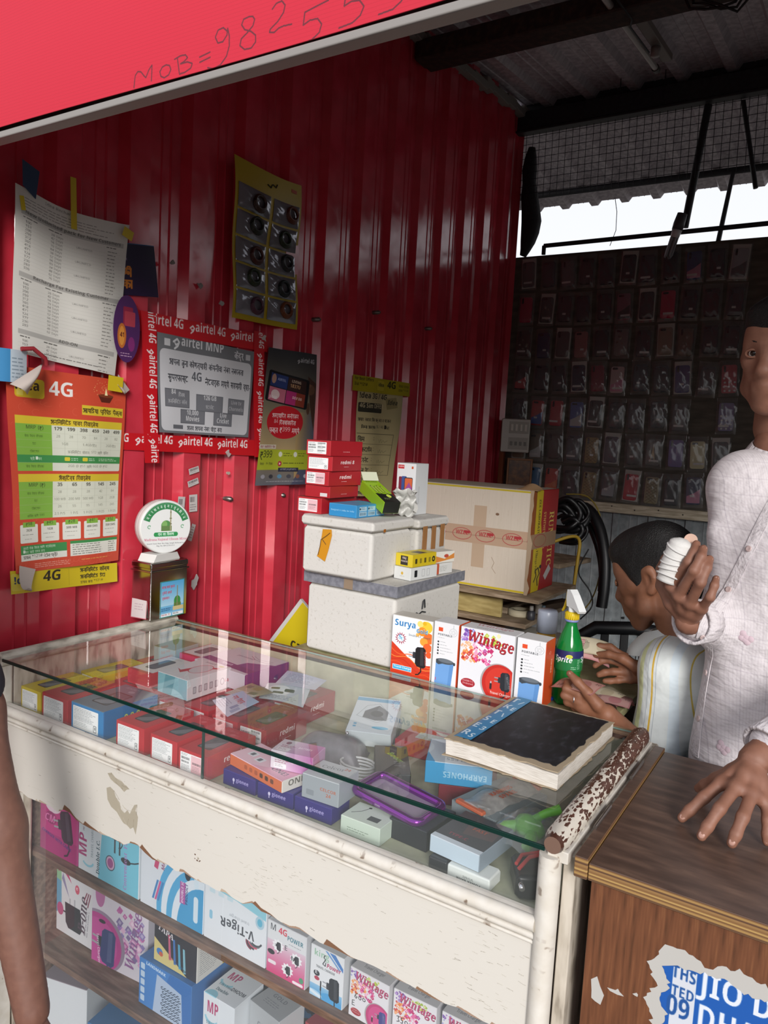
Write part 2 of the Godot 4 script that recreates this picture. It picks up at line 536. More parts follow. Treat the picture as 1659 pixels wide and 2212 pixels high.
	func text(s: String, x: float, y: float, size: float, c, f := "sans", al := 0.0, sq := 1.0, slant := 0.0, track := 0.0) -> float:
		for ch in s:
			if DEV.has(ch):
				dev(s, x, y, size * 0.7, c, 1.0, al, sq)
				return dev_width(s) * size * 0.07 * sq
		var col := cc(c)
		var tot := width_of(s, size, f) * sq + track * s.length()
		var px := x - tot * al
		for ch in s:
			var g: Array = Ink.glyph(ch, f)
			var q: PackedVector2Array = g[1]
			var i := 0
			while i + 2 < q.size():
				var a := Vector2(px + (q[i].x * sq - q[i].y * slant) * size, y + q[i].y * size)
				var b := Vector2(px + (q[i + 1].x * sq - q[i + 1].y * slant) * size, y + q[i + 1].y * size)
				var d := Vector2(px + (q[i + 2].x * sq - q[i + 2].y * slant) * size, y + q[i + 2].y * size)
				raw(PackedVector2Array([(t * a) * k, (t * b) * k, (t * d) * k]), col)
				i += 3
			px += g[0] * size * sq + track
		return tot
	func dev_width(s: String) -> float:
		var x := 0.0
		for ch in s:
			if DEV.has(ch):
				x += float(DEV[ch].split("|")[0])
			elif ch == "ि":
				x += 2.6
			elif ch == " ":
				x += 5.0
			else:
				x += Ink.glyph(ch, "sans")[0] * 14.0
		return x
	func dev(s: String, x: float, y: float, size: float, c, weight := 1.0, al := 0.0, sq := 1.0) -> void:
		var u := size / 10.0
		var px := x - dev_width(s) * u * sq * al
		var top := y - size
		var lw := maxf(0.6 / k, size * 0.13 * weight)
		var word := px
		var inked := false
		var n := s.length()
		var i := 0
		while i <= n:
			var ch := s[i] if i < n else " "
			if ch == " " or not (DEV.has(ch) or ch == "ि") or ch == "₹":
				if inked:
					line([Vector2(word, top), Vector2(px, top)], lw, c, false, false)
				inked = false
				if i < n and ch != " ":
					if DEV.has(ch):
						strokes(ch, px, top, u, sq, lw, c)
						px += float(DEV[ch].split("|")[0]) * u * sq
					else:
						px += text(ch, px, y, size * 1.4, c, "sans", 0.0, sq)
				else:
					px += 5.0 * u * sq
				word = px
			else:
				if not inked:
					word = px
				inked = true
				if i + 1 < n and s[i + 1] == "ि":
					line([Vector2(px + 1.2 * u * sq, y), Vector2(px + 1.2 * u * sq, top), Vector2(px + 2.5 * u * sq, top - 3 * u), Vector2(px + 6 * u * sq, top - 3 * u), Vector2(px + 8 * u * sq, top - 0.5 * u)], lw, c)
					px += 2.6 * u * sq
				if ch != "ि":
					strokes(ch, px, top, u, sq, lw, c)
					px += float(DEV[ch].split("|")[0]) * u * sq
			i += 1
	func strokes(ch: String, px: float, top: float, u: float, sq: float, lw: float, c) -> void:
		for part in DEV[ch].split("|")[1].split(";"):
			var p := []
			for q in part.split(" "):
				var e: PackedStringArray = q.split(",")
				p.append(Vector2(px + float(e[0]) * u * sq, top + float(e[1]) * u))
			line(p, lw, c, false, lw * k > 3.0)
	func small(x: float, y: float, ww: float, rows: int, pitch: float, c, r: RandomNumberGenerator, thick := 0.35) -> void:
		for j in rows:
			var px := x
			var stop := x + ww * r.randf_range(0.7, 1.0)
			while px < stop:
				var l := r.randf_range(0.6, 2.4) * pitch
				rect(px, y + j * pitch, minf(l, stop - px), pitch * thick, c)
				px += l + pitch * r.randf_range(0.25, 0.5)
	func bars(x: float, y: float, ww: float, hh: float, c, r: RandomNumberGenerator) -> void:
		var px := x
		while px < x + ww:
			var b := r.randf_range(0.5, 1.6)
			rect(px, y, minf(b, x + ww - px), hh, c)
			px += b + r.randf_range(0.5, 1.4)
	func speckle(n: int, c, r: RandomNumberGenerator, lo := 0.4, hi := 1.4) -> void:
		for i in n:
			var s := r.randf_range(lo, hi)
			ell(r.randf() * w, r.randf() * h, s, s * r.randf_range(0.4, 1.0), c, 7)
	func done() -> Image:
		var im: Image = img.duplicate()
		if k == 2.0:
			im.shrink_x2()
		return im
# ------------------------------------------------------------------ print sheets: many faces share a few textures
var pages := []
class Face:
	var mat: Material
	var r: Rect2
func face(c: Ink) -> Face:
	var im := c.done()
	var iw := im.get_width()
	var ih := im.get_height()
	var pg = null
	var pos := Vector2i.ZERO
	for p in pages:
		for sh in p.shelves:
			if sh.x + iw + 4 <= 2048 and ih + 4 <= sh.h and ih + 4 > sh.h * 0.6:
				pg = p
				pos = Vector2i(sh.x, sh.y)
				sh.x += iw + 4
				break
		if pg == null and p.y + ih + 4 <= 2048:
			pg = p
			pos = Vector2i(0, p.y)
			p.shelves.append({"x": iw + 4, "y": p.y, "h": ih + 4})
			p.y += ih + 4
		if pg != null:
			break
	if pg == null:
		var m := StandardMaterial3D.new()
		m.roughness = 0.42
		pg = {"img": Image.create_empty(2048, 2048, false, Image.FORMAT_RGB8), "mat": m, "shelves": [{"x": iw + 4, "y": 0, "h": ih + 4}], "y": ih + 4}
		pages.append(pg)
	var page: Image = pg.img
	page.blit_rect(im, Rect2i(0, 0, iw, ih), pos + Vector2i(1, 1))
	page.blit_rect(im, Rect2i(0, 0, iw, ih), pos + Vector2i(3, 3))
	page.blit_rect(im, Rect2i(0, 0, iw, ih), pos + Vector2i(2, 2))
	var f := Face.new()
	f.mat = pg.mat
	f.r = Rect2((Vector2(pos) + Vector2(2.5, 2.5)) / 2048.0, (Vector2(iw, ih) - Vector2.ONE) / 2048.0)
	return f
func finish_pages() -> void:
	for p in pages:
		p.mat.albedo_texture = ImageTexture.create_from_image(p.img)
# a printed box standing on its base; faces keyed right left top bottom front back, each a Face or a colour
func carton_mesh(size: Vector3, faces: Dictionary, base: String, bv := 0.0015, rough := 0.5) -> MB:
	var rects := []
	var ms := []
	for key in ["right", "left", "top", "bottom", "front", "back"]:
		var f = faces.get(key, base)
		if f is Face:
			ms.append(f.mat)
			rects.append(f.r)
		else:
			ms.append(mat(f, rough))
			rects.append(null)
	var b := MB.new()
	b.use(ms[0])
	b.box(T(Vector3(0, size.y / 2, 0)), size, bv, rects, ms)
	return b
func carton(called: String, size: Vector3, faces: Dictionary, base: String, label: String, category: String, at: Vector3, yaw := 0.0, group := "", bv := 0.0015) -> MeshInstance3D:
	return one(called, carton_mesh(size, faces, base, bv), label, category, at, yaw, group)
# ------------------------------------------------------------------ the scene
func _ready() -> void:
	rng.seed = 7
	sky_and_camera()
	shell()
	roof_things()
	counter()
	wall_things()
	back_things()
	phone_cases()
	people()
	finish_all()
func sky_and_camera() -> void:
	var cam := Camera3D.new()
	cam.name = "camera"
	add_child(cam)
	cam.transform = Transform3D(Basis(Vector3(0.84493, 0.05430, -0.53212), Vector3(-0.09833, 0.99365, -0.05474), Vector3(0.52577, 0.09857, 0.84490)).orthonormalized(), EYE)
	cam.fov = 68.1
	cam.near = 0.03
	cam.far = 200.0
	cam.current = true
	var we := WorldEnvironment.new()
	we.name = "environment"
	var e := Environment.new()
	var sm := ProceduralSkyMaterial.new()       # bright overcast
	sm.sky_top_color = Color(0.90, 0.92, 0.97)
	sm.sky_horizon_color = Color(1.0, 1.0, 1.0)
	sm.sky_curve = 0.3
	sm.ground_bottom_color = Color(0.45, 0.42, 0.40)
	sm.ground_horizon_color = Color(0.75, 0.74, 0.73)
	sm.sun_angle_max = 0.0
	var sk := Sky.new()
	sk.sky_material = sm
	e.sky = sk
	e.background_mode = Environment.BG_SKY
	e.background_energy_multiplier = 0.52
	e.tonemap_mode = Environment.TONE_MAPPER_LINEAR
	e.tonemap_exposure = 2.05
	e.sdfgi_enabled = true
	e.ssao_enabled = true
	e.ssil_enabled = true
	we.environment = e
	add_child(we)
	var sun := DirectionalLight3D.new()
	sun.name = "veiled_sun"
	sun.light_energy = 0.53
	sun.light_color = Color(1.0, 0.985, 0.97)
	sun.light_angular_distance = 20.0
	sun.shadow_enabled = true
	sun.sky_mode = DirectionalLight3D.SKY_MODE_LIGHT_ONLY
	add_child(sun)
	var az := deg_to_rad(36.0)
	var el := deg_to_rad(20.0)
	sun.look_at_from_position(Vector3.ZERO, -Vector3(sin(az) * cos(el), sin(el), cos(az) * cos(el)))
func corrugated(b: MB, length: float, height: float, pitch: float, ridge: float, slope: float, depth: float, thick := 0.0) -> void:
	var prof := []
	var x := 0.0
	var flat := pitch - ridge - 2.0 * slope
	while x < length:
		for q in [[0.0, 0.0], [flat * 0.33, 0.0], [flat * 0.36, 0.12], [flat * 0.40, 0.0], [flat * 0.62, 0.0], [flat * 0.66, 0.12], [flat * 0.70, 0.0], [flat, 0.0], [flat + slope, 1.0], [flat + slope + ridge, 1.0]]:
			prof.append(Vector2(minf(x + q[0], length), q[1] * depth))
		x += pitch
	prof.append(Vector2(length, 0))
	for i in range(prof.size() - 1):
		var p: Vector2 = prof[i]
		var q: Vector2 = prof[i + 1]
		if q.x - p.x < 1e-5:
			continue
		b.quad(Vector3(p.x, height, p.y), Vector3(q.x, height, q.y), Vector3(q.x, 0, q.y), Vector3(p.x, 0, p.y), Vector3.BACK, Rect2(p.x, 0, q.x - p.x, height))
func shell() -> void:
	var dirt := noisy("dirt", 0.95, noise_tex(512, 0.02, [[0.2, "47423c"], [0.5, "544e47"], [0.8, "605a52"]], 3), Vector3.ONE * 0.6, null, 0.0, true)
	var g := mb(dirt)
	g.box(T(Vector3(0, -0.24, -2)), Vector3(40, 0.2, 40))
	structure("ground", g)
	var cement := noisy("cement", 0.9, noise_tex(512, 0.03, [[0.2, "6b6864"], [0.8, "87837d"]], 5), Vector3.ONE * 1.1, null, 0.0, true)
	var fl := mb(cement)
	fl.box(T(Vector3(-0.22, -0.02, -3.07)), Vector3(3.4, 0.24, 2.7), 0.01)
	structure("floor", fl)
	var red := noisy("wall red", 0.27, noise_tex(1024, 0.006, [[0.15, "bb303f"], [0.5, "c63646"], [0.85, "ce3c4d"]], 11), Vector3.ONE * 0.9)
	red.roughness_texture = noise_tex(512, 0.02, [[0.2, "1c1c1c"], [0.6, "2a2a2a"], [0.9, "444444"]], 17)
	red.roughness = 1.0
	red.metallic_specular = 0.6
	var w := mb(red)
	corrugated(w, 3.50, 3.56, 0.24, 0.075, 0.022, 0.028)
	var wl := structure("wall_left", w)
	wl.transform = Transform3D(Basis(Vector3.UP, PI / 2), Vector3(-1.931, 0.0, -0.92))
	var wb := mb(mat("5d1119", 0.6))
	wb.box(T(Vector3(-1.955, 1.78, -2.67)), Vector3(0.03, 3.56, 3.5))
	structure("wall_backing", wb, null)
	var wr := mb(mat("8d8a88", 0.6))
	wr.box(T(Vector3(1.5, 1.75, -3.60)), Vector3(0.04, 3.6, 1.65))
	wr.box(T(Vector3(1.5, 2.80, -1.88)), Vector3(0.04, 1.30, 1.82))
	wr.box(T(Vector3(1.5, 0.40, -1.88)), Vector3(0.04, 1.08, 1.82))
	structure("wall_right", wr)
	var grey := noisy("wall grey", 0.55, noise_tex(512, 0.02, [[0.2, "6d7376"], [0.55, "7e8588"], [0.85, "8a9092"]], 23), Vector3.ONE * 1.3)
	var bw := mb(grey)
	corrugated(bw, 3.45, 1.30, 0.20, 0.03, 0.008, 0.012)
	var back := structure("wall_back", bw)
	back.position = Vector3(-1.95, 0.0, -4.44)
	var bs := mb(grey)
	bs.box(T(Vector3(-0.22, 0.65, -4.46)), Vector3(3.45, 1.30, 0.02))
	structure("sheet_backing", bs, back).position = Vector3(1.95, 0, 4.44)
	var ply := noisy("case board", 0.8, noise_tex(512, 0.01, [[0.2, "4b463f"], [0.8, "5f594f"]], 29), Vector3(1, 4, 1))
	var bd := mb(ply)
	bd.box(T(Vector3(-0.22, 1.98, -4.43)), Vector3(3.4, 1.44, 0.02))
	structure("wall_case_board", bd)
	var pale := noisy("batten wood", 0.75, noise_tex(512, 0.015, [[0.2, "a79c86"], [0.6, "bfb59f"], [0.9, "cfc7b3"]], 31), Vector3(1, 8, 1))
	var bt := mb(pale)
	bt.box(T(Vector3(-0.30, 1.235, -4.405)), Vector3(3.2, 0.055, 0.03), 0.003)
	var bat := structure("trim_1", bt)
	for i in 9:
		var nl := mb(mat("3a332d", 0.5, 0.6))
		nl.lathe(T(Vector3(-1.45 + i * 0.13, 1.245 - 0.012 * (i % 2), -4.39), 0, 90), [Vector2(0, 0.0), Vector2(0.004, 0.0), Vector2(0.004, 0.002), Vector2(0, 0.002)], 8)
		structure("nail", nl, bat)
	var tar := mat("1b1c1e", 0.7)
	for i in 26:
		var s := rng.randf_range(0.008, 0.02)
		var p := Vector2(rng.randf_range(-1.08, -0.72), rng.randf_range(0.55, 1.12))
		var o := PackedVector2Array()
		for k in 7:
			o.append(Vector2.from_angle(TAU * k / 7) * s * rng.randf_range(0.6, 1.1))
		var tb := mb(tar)
		tb.prism(T(Vector3.ZERO), o, 0.004)
		structure("tar_dab", tb, back).position = Vector3(p.x + 1.95, p.y, 0.0165)
func sloped(z: float) -> float:
	return 3.555 - 0.105 * (z + 4.42)        # height of the roof's underside
func roof_things() -> void:
	var zinc := noisy("zinc", 0.45, noise_tex(512, 0.03, [[0.2, "a29ba4"], [0.5, "b8b1b9"], [0.85, "cbc5cb"]], 37), Vector3(1.5, 1.5, 0.4))
	zinc.metallic = 0.15
	var r := mb(zinc)
	corrugated(r, 3.55, 3.56, 0.25, 0.05, 0.022, 0.032)
	var roof := structure("ceiling", r)
	var ang := atan(0.105)
	roof.transform = Transform3D(Basis(Vector3(1, 0, 0), Vector3(0, sin(ang), -cos(ang)), Vector3(0, -cos(ang), -sin(ang))), Vector3(-1.97, sloped(-0.90) + 0.04, -0.90))
	var cover := mb(mat("6f6a70", 0.6))
	cover.box(T(Vector3(1.775, 1.78, -0.012)), Vector3(3.6, 3.6, 0.012))
	structure("roof_cover", cover, roof)
	var foam := mat("8d8a86", 0.95)
	var fs := mb(foam)
	var z := -2.6
	while z > -4.4:
		var l := rng.randf_range(0.06, 0.16)
		fs.box(T(Vector3(-1.905, sloped(z) - rng.randf_range(0.005, 0.02), z - l / 2), rng.randf_range(-4, 4)), Vector3(0.05, rng.randf_range(0.03, 0.06), l), 0.006)
		z -= l * 0.92
	structure("trim_2", fs)
	var rust := noisy("rust steel", 0.7, noise_tex(256, 0.03, [[0.2, "2d2320"], [0.55, "3a2c27"], [0.9, "4a372f"]], 41), Vector3.ONE * 3.0)
	var b := mb(rust)
	b.box(T(Vector3(-0.22, sloped(-3.2) - 0.085, -3.20)), Vector3(3.4, 0.09, 0.14), 0.008)
	one("roof_beam", b, "rusty brown roof beam crossing under the zinc sheet behind the red banner", "beam")
	b = mb(noisy("dark steel", 0.6, noise_tex(256, 0.03, [[0.2, "1d1d22"], [0.9, "2c2c31"]], 43), Vector3.ONE * 3.0))
	b.box(T(Vector3(-0.22, 3.476, -4.40)), Vector3(3.45, 0.11, 0.07), 0.006)
	b.box(T(Vector3(-0.22, 3.414, -4.385)), Vector3(3.45, 0.014, 0.07), 0.004)
	b.box(T(Vector3(-0.22, 3.57, -4.445)), Vector3(3.45, 0.10, 0.01))
	one("roof_beam", b, "dark steel beam at the back of the roof above the wire mesh", "beam")
	var az := mb(zinc)
	corrugated(az, 4.1, 1.20, 0.22, 0.05, 0.022, 0.032)
	var aw := thing("rear_awning", "corrugated zinc awning with a ragged wavy edge seen through the wire mesh", "awning", Vector3(-2.45, 3.52, -4.46))
	var sheet := part("sheet", az, aw)
	var a2 := atan(-0.125)
	sheet.transform = Transform3D(Basis(Vector3(1, 0, 0), Vector3(0, sin(a2), -cos(a2)), Vector3(0, -cos(a2), -sin(a2))), Vector3.ZERO)
	var steel: Material = mats["dark steel"]
	var pl := mb(steel)
	pl.tube([Vector3(0.1, -0.165, -0.86), Vector3(4.0, -0.165, -0.86)], 0.022, 8)
	part("purlin", pl, aw)
	for s in [[1.59, 0.0], [2.42, 0.0]]:
		var br := mb(steel)
		br.tube([Vector3(s[0] + 0.10, -0.82, 0.02), Vector3(s[0], -0.165, -0.86)], 0.013, 8)
		part("brace", br, aw)
	var fr := thing("pipe_frame", "dark pipe frame with an upright post above the board of phone cases", "frame", Vector3(0, 0, -4.40))
	b = mb(steel)
	b.tube([Vector3(-0.865, 3.40, 0), Vector3(-0.93, 2.78, 0)], 0.020, 10)
	part("post", b, fr)
	b = mb(steel)
	b.tube([Vector3(-1.72, 2.75, 0), Vector3(1.4, 2.78, 0)], 0.013, 8)
	part("rail", b, fr)
	b = mb(steel)
	b.tube([Vector3(-1.72, 2.75, 0), Vector3(-1.72, 2.70, 0)], 0.013, 8)
	part("stub", b, fr)
	b = mb(steel)
	b.tube([Vector3(-0.70, 3.40, -0.02), Vector3(-0.60, 2.95, -0.02)], 0.012, 8)
	part("diagonal", b, fr)
	var wire := mat("26262b", 0.6, 0.5)
	var ms := MB.new()
	ms.use(wire)
	var x := -1.86
	while x < 0.2:
		ms.tube([Vector3(x, 3.39, 0), Vector3(x + 0.01, 3.02, 0.004)], 0.0016, 4, false)
		x += 0.040
	var y := 3.38
	while y > 3.02:
		ms.tube([Vector3(-1.88, y - 0.01, 0.003), Vector3(0.2, y, 0.003)], 0.0016, 4, false)
		y -= 0.040
	one("wire_mesh", ms, "square wire mesh stretched below the back roof beam", "mesh", Vector3(0, 0, -4.355))
	b = mb(wire)
	b.tube([Vector3(-1.32, 2.98, -4.40), Vector3(-1.30, 2.90, -4.39), Vector3(-1.30, 2.80, -4.40), Vector3(-1.33, 2.72, -4.41)], 0.002, 5)
	one("loose_wire", b, "thin loose wire dangling across the bright gap at the back", "wire")
	var tarp := noisy("tarp", 0.8, noise_tex(256, 0.04, [[0.2, "17161a"], [0.8, "27242a"]], 47), Vector3.ONE * 4)
	b = mb(tarp)
	b.tube(curve([Vector3(-1.84, 3.33, -4.40), Vector3(-1.85, 3.2, -4.41), Vector3(-1.835, 3.05, -4.40), Vector3(-1.815, 2.9, -4.41), Vector3(-1.825, 2.78, -4.40), Vector3(-1.85, 2.70, -4.40)], 2), [0.02, 0.035, 0.045, 0.04, 0.05, 0.055, 0.06, 0.055, 0.045, 0.03, 0.02], 9)
	one("tarpaulin", b, "dark rolled tarpaulin hanging in the back corner beside the red wall", "tarpaulin")
	var d := Vector3(0, 0.105, -1).normalized()
	var tl := thing("tube_light", "unlit fluorescent tube light fixed under the zinc roof", "lamp", Vector3(-1.02, sloped(-3.3) - 0.10, -3.30))
	var white := mat("c9c9cc", 0.35)
	b = mb(mat("a9a6a4", 0.25))
	b.tube([d * -0.55, d * 0.60], 0.014, 12)
	part("tube", b, tl)
	b = mb(white)
	b.tube([d * -0.57, d * -0.52], 0.017, 12)
	part("end_cap", b, tl)
	b = mb(mat("3a3836", 0.5))
	b.tube([d * 0.575, d * 0.61], 0.018, 12)
	part("end_cap", b, tl)
	b = mb(mat("77706b", 0.5))
	b.box(Transform3D(Basis.looking_at(d), Vector3(0.055, 0.03, 0) + d * 0.02), Vector3(0.05, 0.035, 1.1), 0.006)
	part("batten", b, tl)
	b = mb(mat("8e8a88", 0.4))
	b.lathe(Transform3D(Basis(), Vector3(0.055, -0.015, 0) + d * 0.35), [Vector2(0, -0.02), Vector2(0.02, -0.018), Vector2(0.022, 0.02), Vector2(0, 0.02)], 12)
	part("starter", b, tl)
	b = mb(wire)
	b.tube([Vector3(0.05, -0.02, 0) + d * -0.3, Vector3(0.075, -0.05, 0) + d * -0.12, Vector3(0.03, -0.02, 0) + d * 0.02, Vector3(0.04, -0.03, 0) + d * 0.3], 0.004, 6)
	part("lead", b, tl)
	var cf := thing("spiral_bulb", "unlit energy saving bulb hanging at the foot of the rear post", "bulb", Vector3(-0.945, 2.78, -4.33))
	cf.rotation_degrees = Vector3(0, 0, -14)
	b = mb(mat("4a4a4e", 0.5))
	b.lathe(T(Vector3.ZERO), [Vector2(0, 0.06), Vector2(0.026, 0.055), Vector2(0.03, 0.0), Vector2(0.028, -0.03), Vector2(0, -0.03)].map(func(q): return q), 14)
	part("holder", b, cf)
	b = mb(mat("d2d4d6", 0.3))
	b.lathe(T(Vector3.ZERO), [Vector2(0, -0.07), Vector2(0.022, -0.07), Vector2(0.027, -0.03), Vector2(0, -0.03)], 14)
	part("collar", b, cf)
	for s in 3:
		b = mb(mat("8f9194", 0.3))
		var o := Vector3(cos(s * TAU / 3), 0, sin(s * TAU / 3)) * 0.016
		var o2 := Vector3(cos(s * TAU / 3 + 1.0), 0, sin(s * TAU / 3 + 1.0)) * 0.016
		b.tube([o + Vector3(0, -0.07, 0), o + Vector3(0, -0.16, 0), (o + o2) * 0.55 + Vector3(0, -0.175, 0), o2 + Vector3(0, -0.16, 0), o2 + Vector3(0, -0.07, 0)], 0.0065, 8)
		part("tube", b, cf)
	b = mb(mat("161517", 0.5))
	var pts := []
	for i in 34:
		var a := i * 0.55
		pts.append(Vector3(-0.62 + 0.10 * cos(a) + 0.002 * i, sloped(-3.0) - 0.16 + 0.11 * sin(a) + 0.02 * sin(i * 1.7), -3.0 + 0.012 * sin(i * 2.1)))
	pts.push_front(Vector3(-0.60, sloped(-3.0) - 0.02, -3.0))
	b.tube(pts, 0.005, 6)
	one("cable_coil", b, "loose coil of thin black cable hanging under the roof at the far right", "cable")
	for q in [[-1.28, -3.9], [-1.05, -4.2]]:
		b = mb(wire)
		b.tube([Vector3(q[0], sloped(-4.2), -4.2), Vector3(q[0] + 0.003, sloped(-4.2) - 0.09, -4.2), Vector3(q[0] - 0.004, sloped(-4.2) - 0.15, -4.205)], 0.0025, 5)
		one("tie_wire", b, "short tie wire under the zinc roof, %s" % ("nearer the red wall" if q[0] < -1.2 else "nearer the tube light"), "wire")
	fascia()
func fascia() -> void:
	var c := Ink.new(1800, 600, Color.html("c92038"), 1.0)
	var y := 12
	while y < 600:
		c.rect(0, y, 1800, 2, "c01d34")
		y += 12
	var ink := "6a2430"
	var wr := func(o: Vector2, s: Vector2, list: Array) -> void:
		for st in list:
			var p := []
			for q in V2(st):
				p.append(o + q * s)
			c.line(p, 5.0, ink)
	wr.call(Vector2(332, 478), Vector2(7, 3.2), ["0,22 1.4,10 3.4,6.5 5.6,7.5 8,13 9.2,15 11.6,8 14,4 13.6,12 13,20", "24,8 21.4,9 19.4,13 20,18 22.4,20.4 25.6,18.6 27.2,14 26.4,9.6 24,8", "32,4 33,20", "30,5 34,3.2 37.6,3.6 39,7 36.6,9.8 34,11 38.6,11 42,14 41,18 37,20.6 33,21", "47,10 54,8", "47,15 54,13"])
	wr.call(Vector2(710, 429), Vector2(6.5, 4.3), ["12,6 9.6,3 6,3.6 4,8 5.6,12.6 9,12.8 12,9 12.6,4.4 13.6,10 13.4,17 11.4,23.6 7,28.6 2,30 -2,28", "27,1 23.4,1.6 22,5 24,9 28,11.4 31,15 31,19.6 28,23 23.6,22.6 20.6,19 21.6,14.6 25.6,11.6 29.4,8 30.6,4 29.4,1.6 27,1", "42,1 44.6,-2 48,-2.4 50,1 49,5.6 45.4,10.4 40.6,14 40,16 43,17 46,15 49,14.6 54,15", "76,7 69,8.4 62,10 61,18 65,16.2 69.6,16.6 72,21 70.6,26 66,29.4 58,30", "99,4 92,5 86,6 85,14 89,12.4 93.6,13.4 96,18 94,23 89.6,26.2 82,27", "120,3 113,4 108,5 107,13 111,11.6 115.6,12.6 118,17 116,22 111.6,25.4 104,26"])
	for q in [Vector2(1640, 560), Vector2(1690, 566), Vector2(1600, 572), Vector2(760, 580), Vector2(480, 566)]:
		c.ell(q.x, q.y, rng.randf_range(8, 20), rng.randf_range(3, 6), "d9988c", 9)
	var flex := StandardMaterial3D.new()
	flex.albedo_texture = ImageTexture.create_from_image(c.done())
	flex.roughness = 0.7
	flex.texture_repeat = false
	var o := thing("banner", "red flex shop banner with a handwritten phone number along the roof front", "banner", Vector3(0, 2.145, -0.98))
	var b := mb(flex)
	var len := 4.6
	b.patch(46, 14, func(u: float, v: float) -> Vector3:
		var yy := (1.0 - v) * 1.10
		return Vector3(-2.6 + u * len, yy + 0.028, 0.022 + 0.004 * sin(u * 21.0 + v * 3.0) + (0.0 if v < 0.97 else -0.006)), Vector3.BACK, Rect2((-2.6 + 1.35) / 0.9, (2.45 - 2.145 - 0.028 - 1.10) / 0.3, len / 0.9, 1.10 / 0.3), 0.002)
	part("flex", b, o, "red banner cloth with handwriting")
	b = mb(mat("8d8884", 0.5))
	b.box(T(Vector3(-0.3, 0.014, 0.004)), Vector3(len, 0.015, 0.030), 0.003)
	part("edge_strip", b, o, "pale strip along the bottom edge")
	b = mb(mats["rust steel"])
	b.box(T(Vector3(-0.3, 0.05, -0.02)), Vector3(len, 0.05, 0.03), 0.004)
	b.box(T(Vector3(-0.3, 1.05, -0.02)), Vector3(len, 0.05, 0.03), 0.004)
	part("frame", b, o)
# ------------------------------------------------------------------ printed faces
func pr_end_label(base: String, style := 0) -> Face:
	var c := Ink.new(150, 96, col(base))
	c.rrect(8, 10, 118, 78, 3, "e9ecec")
	var g := "6c7275"
	match style:
		0:
			c.small(13, 15, 104, 9, 5.2, "9aa2a6", rng)
			c.small(13, 64, 70, 3, 5.0, "9aa2a6", rng)
			c.rrect(104, 58, 14, 24, 3, "5a6063")
			c.rrect(106, 60, 10, 20, 2, "e9ecec")
			c.text("8", 108, 76, 13, "5a6063", "sansbold")
		1:
			c.rect(66, 14, 58, 70, "e2b9bf")
			c.small(13, 15, 40, 2, 5, g, rng)
			c.bars(13, 28, 44, 10, "4a4e50", rng)
			c.bars(13, 44, 40, 8, "4a4e50", rng)
			c.bars(72, 40, 46, 9, "5b4f52", rng)
			c.small(13, 60, 46, 4, 5, g, rng)
			c.small(72, 56, 44, 4, 5, "8b6f74", rng)
		2:
			c.small(12, 14, 44, 2, 5, g, rng)
			c.bars(12, 26, 46, 10, "4a4e50", rng)
			c.bars(12, 42, 46, 10, "4a4e50", rng)
			for k in 3:
				c.bars(70, 14 + k * 24, 48, 9, "4a4e50", rng)
				c.small(70, 26 + k * 24, 36, 2, 4, g, rng)
			c.small(12, 60, 40, 4, 5, g, rng)
	return face(c)
func pr_side(base: String, word: String, ink := "f2e9e8") -> Face:
	var c := Ink.new(260, 96, col(base))
	c.text(word, 130, 58, 34, ink, "sansbold", 0.5, 1.0, 0.1)
	c.small(100, 68, 60, 1, 6, ink, rng)
	return face(c)
func pr_phone_top(base: String, screen := "3c3f48", word := "") -> Face:
	var c := Ink.new(110, 200, col(base))
	c.rrect(30, 60, 52, 104, 8, "1d1f24")
	c.rrect(33, 65, 46, 94, 5, screen)
	c.poly([v2(33, 150), v2(79, 90), v2(79, 140), v2(60, 159), v2(36, 159)], col(screen).lightened(0.25))
	c.ell(56, 40, 9, 9, col(base).lightened(0.25))
	if word:
		c.text(word, 55, 190, 15, "f0e6e4", "sansbold", 0.5)
	c.small(20, 14, 50, 2, 7, col(base).lightened(0.4), rng)
	return face(c)
func charger(c: Ink, x: float, y: float, s: float, body := "23252a", mirror := 1.0, deg := 0.0) -> void:
	c.at(x, y, deg, s * mirror, s)
	c.rrect(-18, -6, 10, 18, 2, "303238")
	c.rect(-30, -4, 13, 3.4, "9a9da2")
	c.rect(-30, 7, 13, 3.4, "9a9da2")
	c.poly([v2(-10, -16), v2(-5, -22), v2(14, -24), v2(20, -18), v2(22, 30), v2(16, 36), v2(-4, 34), v2(-10, 26)], body)
	c.poly([v2(4, -20), v2(13, -21), v2(16, 28), v2(6, 30)], col(body).lightened(0.12))
	c.line([v2(8, 34), v2(9, 46), v2(2, 56), v2(-6, 58)], 3.4, body)
	c.home()
func mosaic(c: Ink, x: float, y: float, w: float, h: float, n: int, cols: Array, deg := 35.0) -> void:
	for i in n:
		var s := rng.randf_range(0.09, 0.20) * w
		c.at(x + rng.randf() * w, y + rng.randf() * h, deg)
		var k: String = cols[rng.randi() % cols.size()]
		c.rect(-s / 2, -s / 2, s, s, k)
		if rng.randf() < 0.4:
			c.rect(-s / 4, -s / 4, s / 2, s / 2, col(k).lightened(0.35))
	c.home()
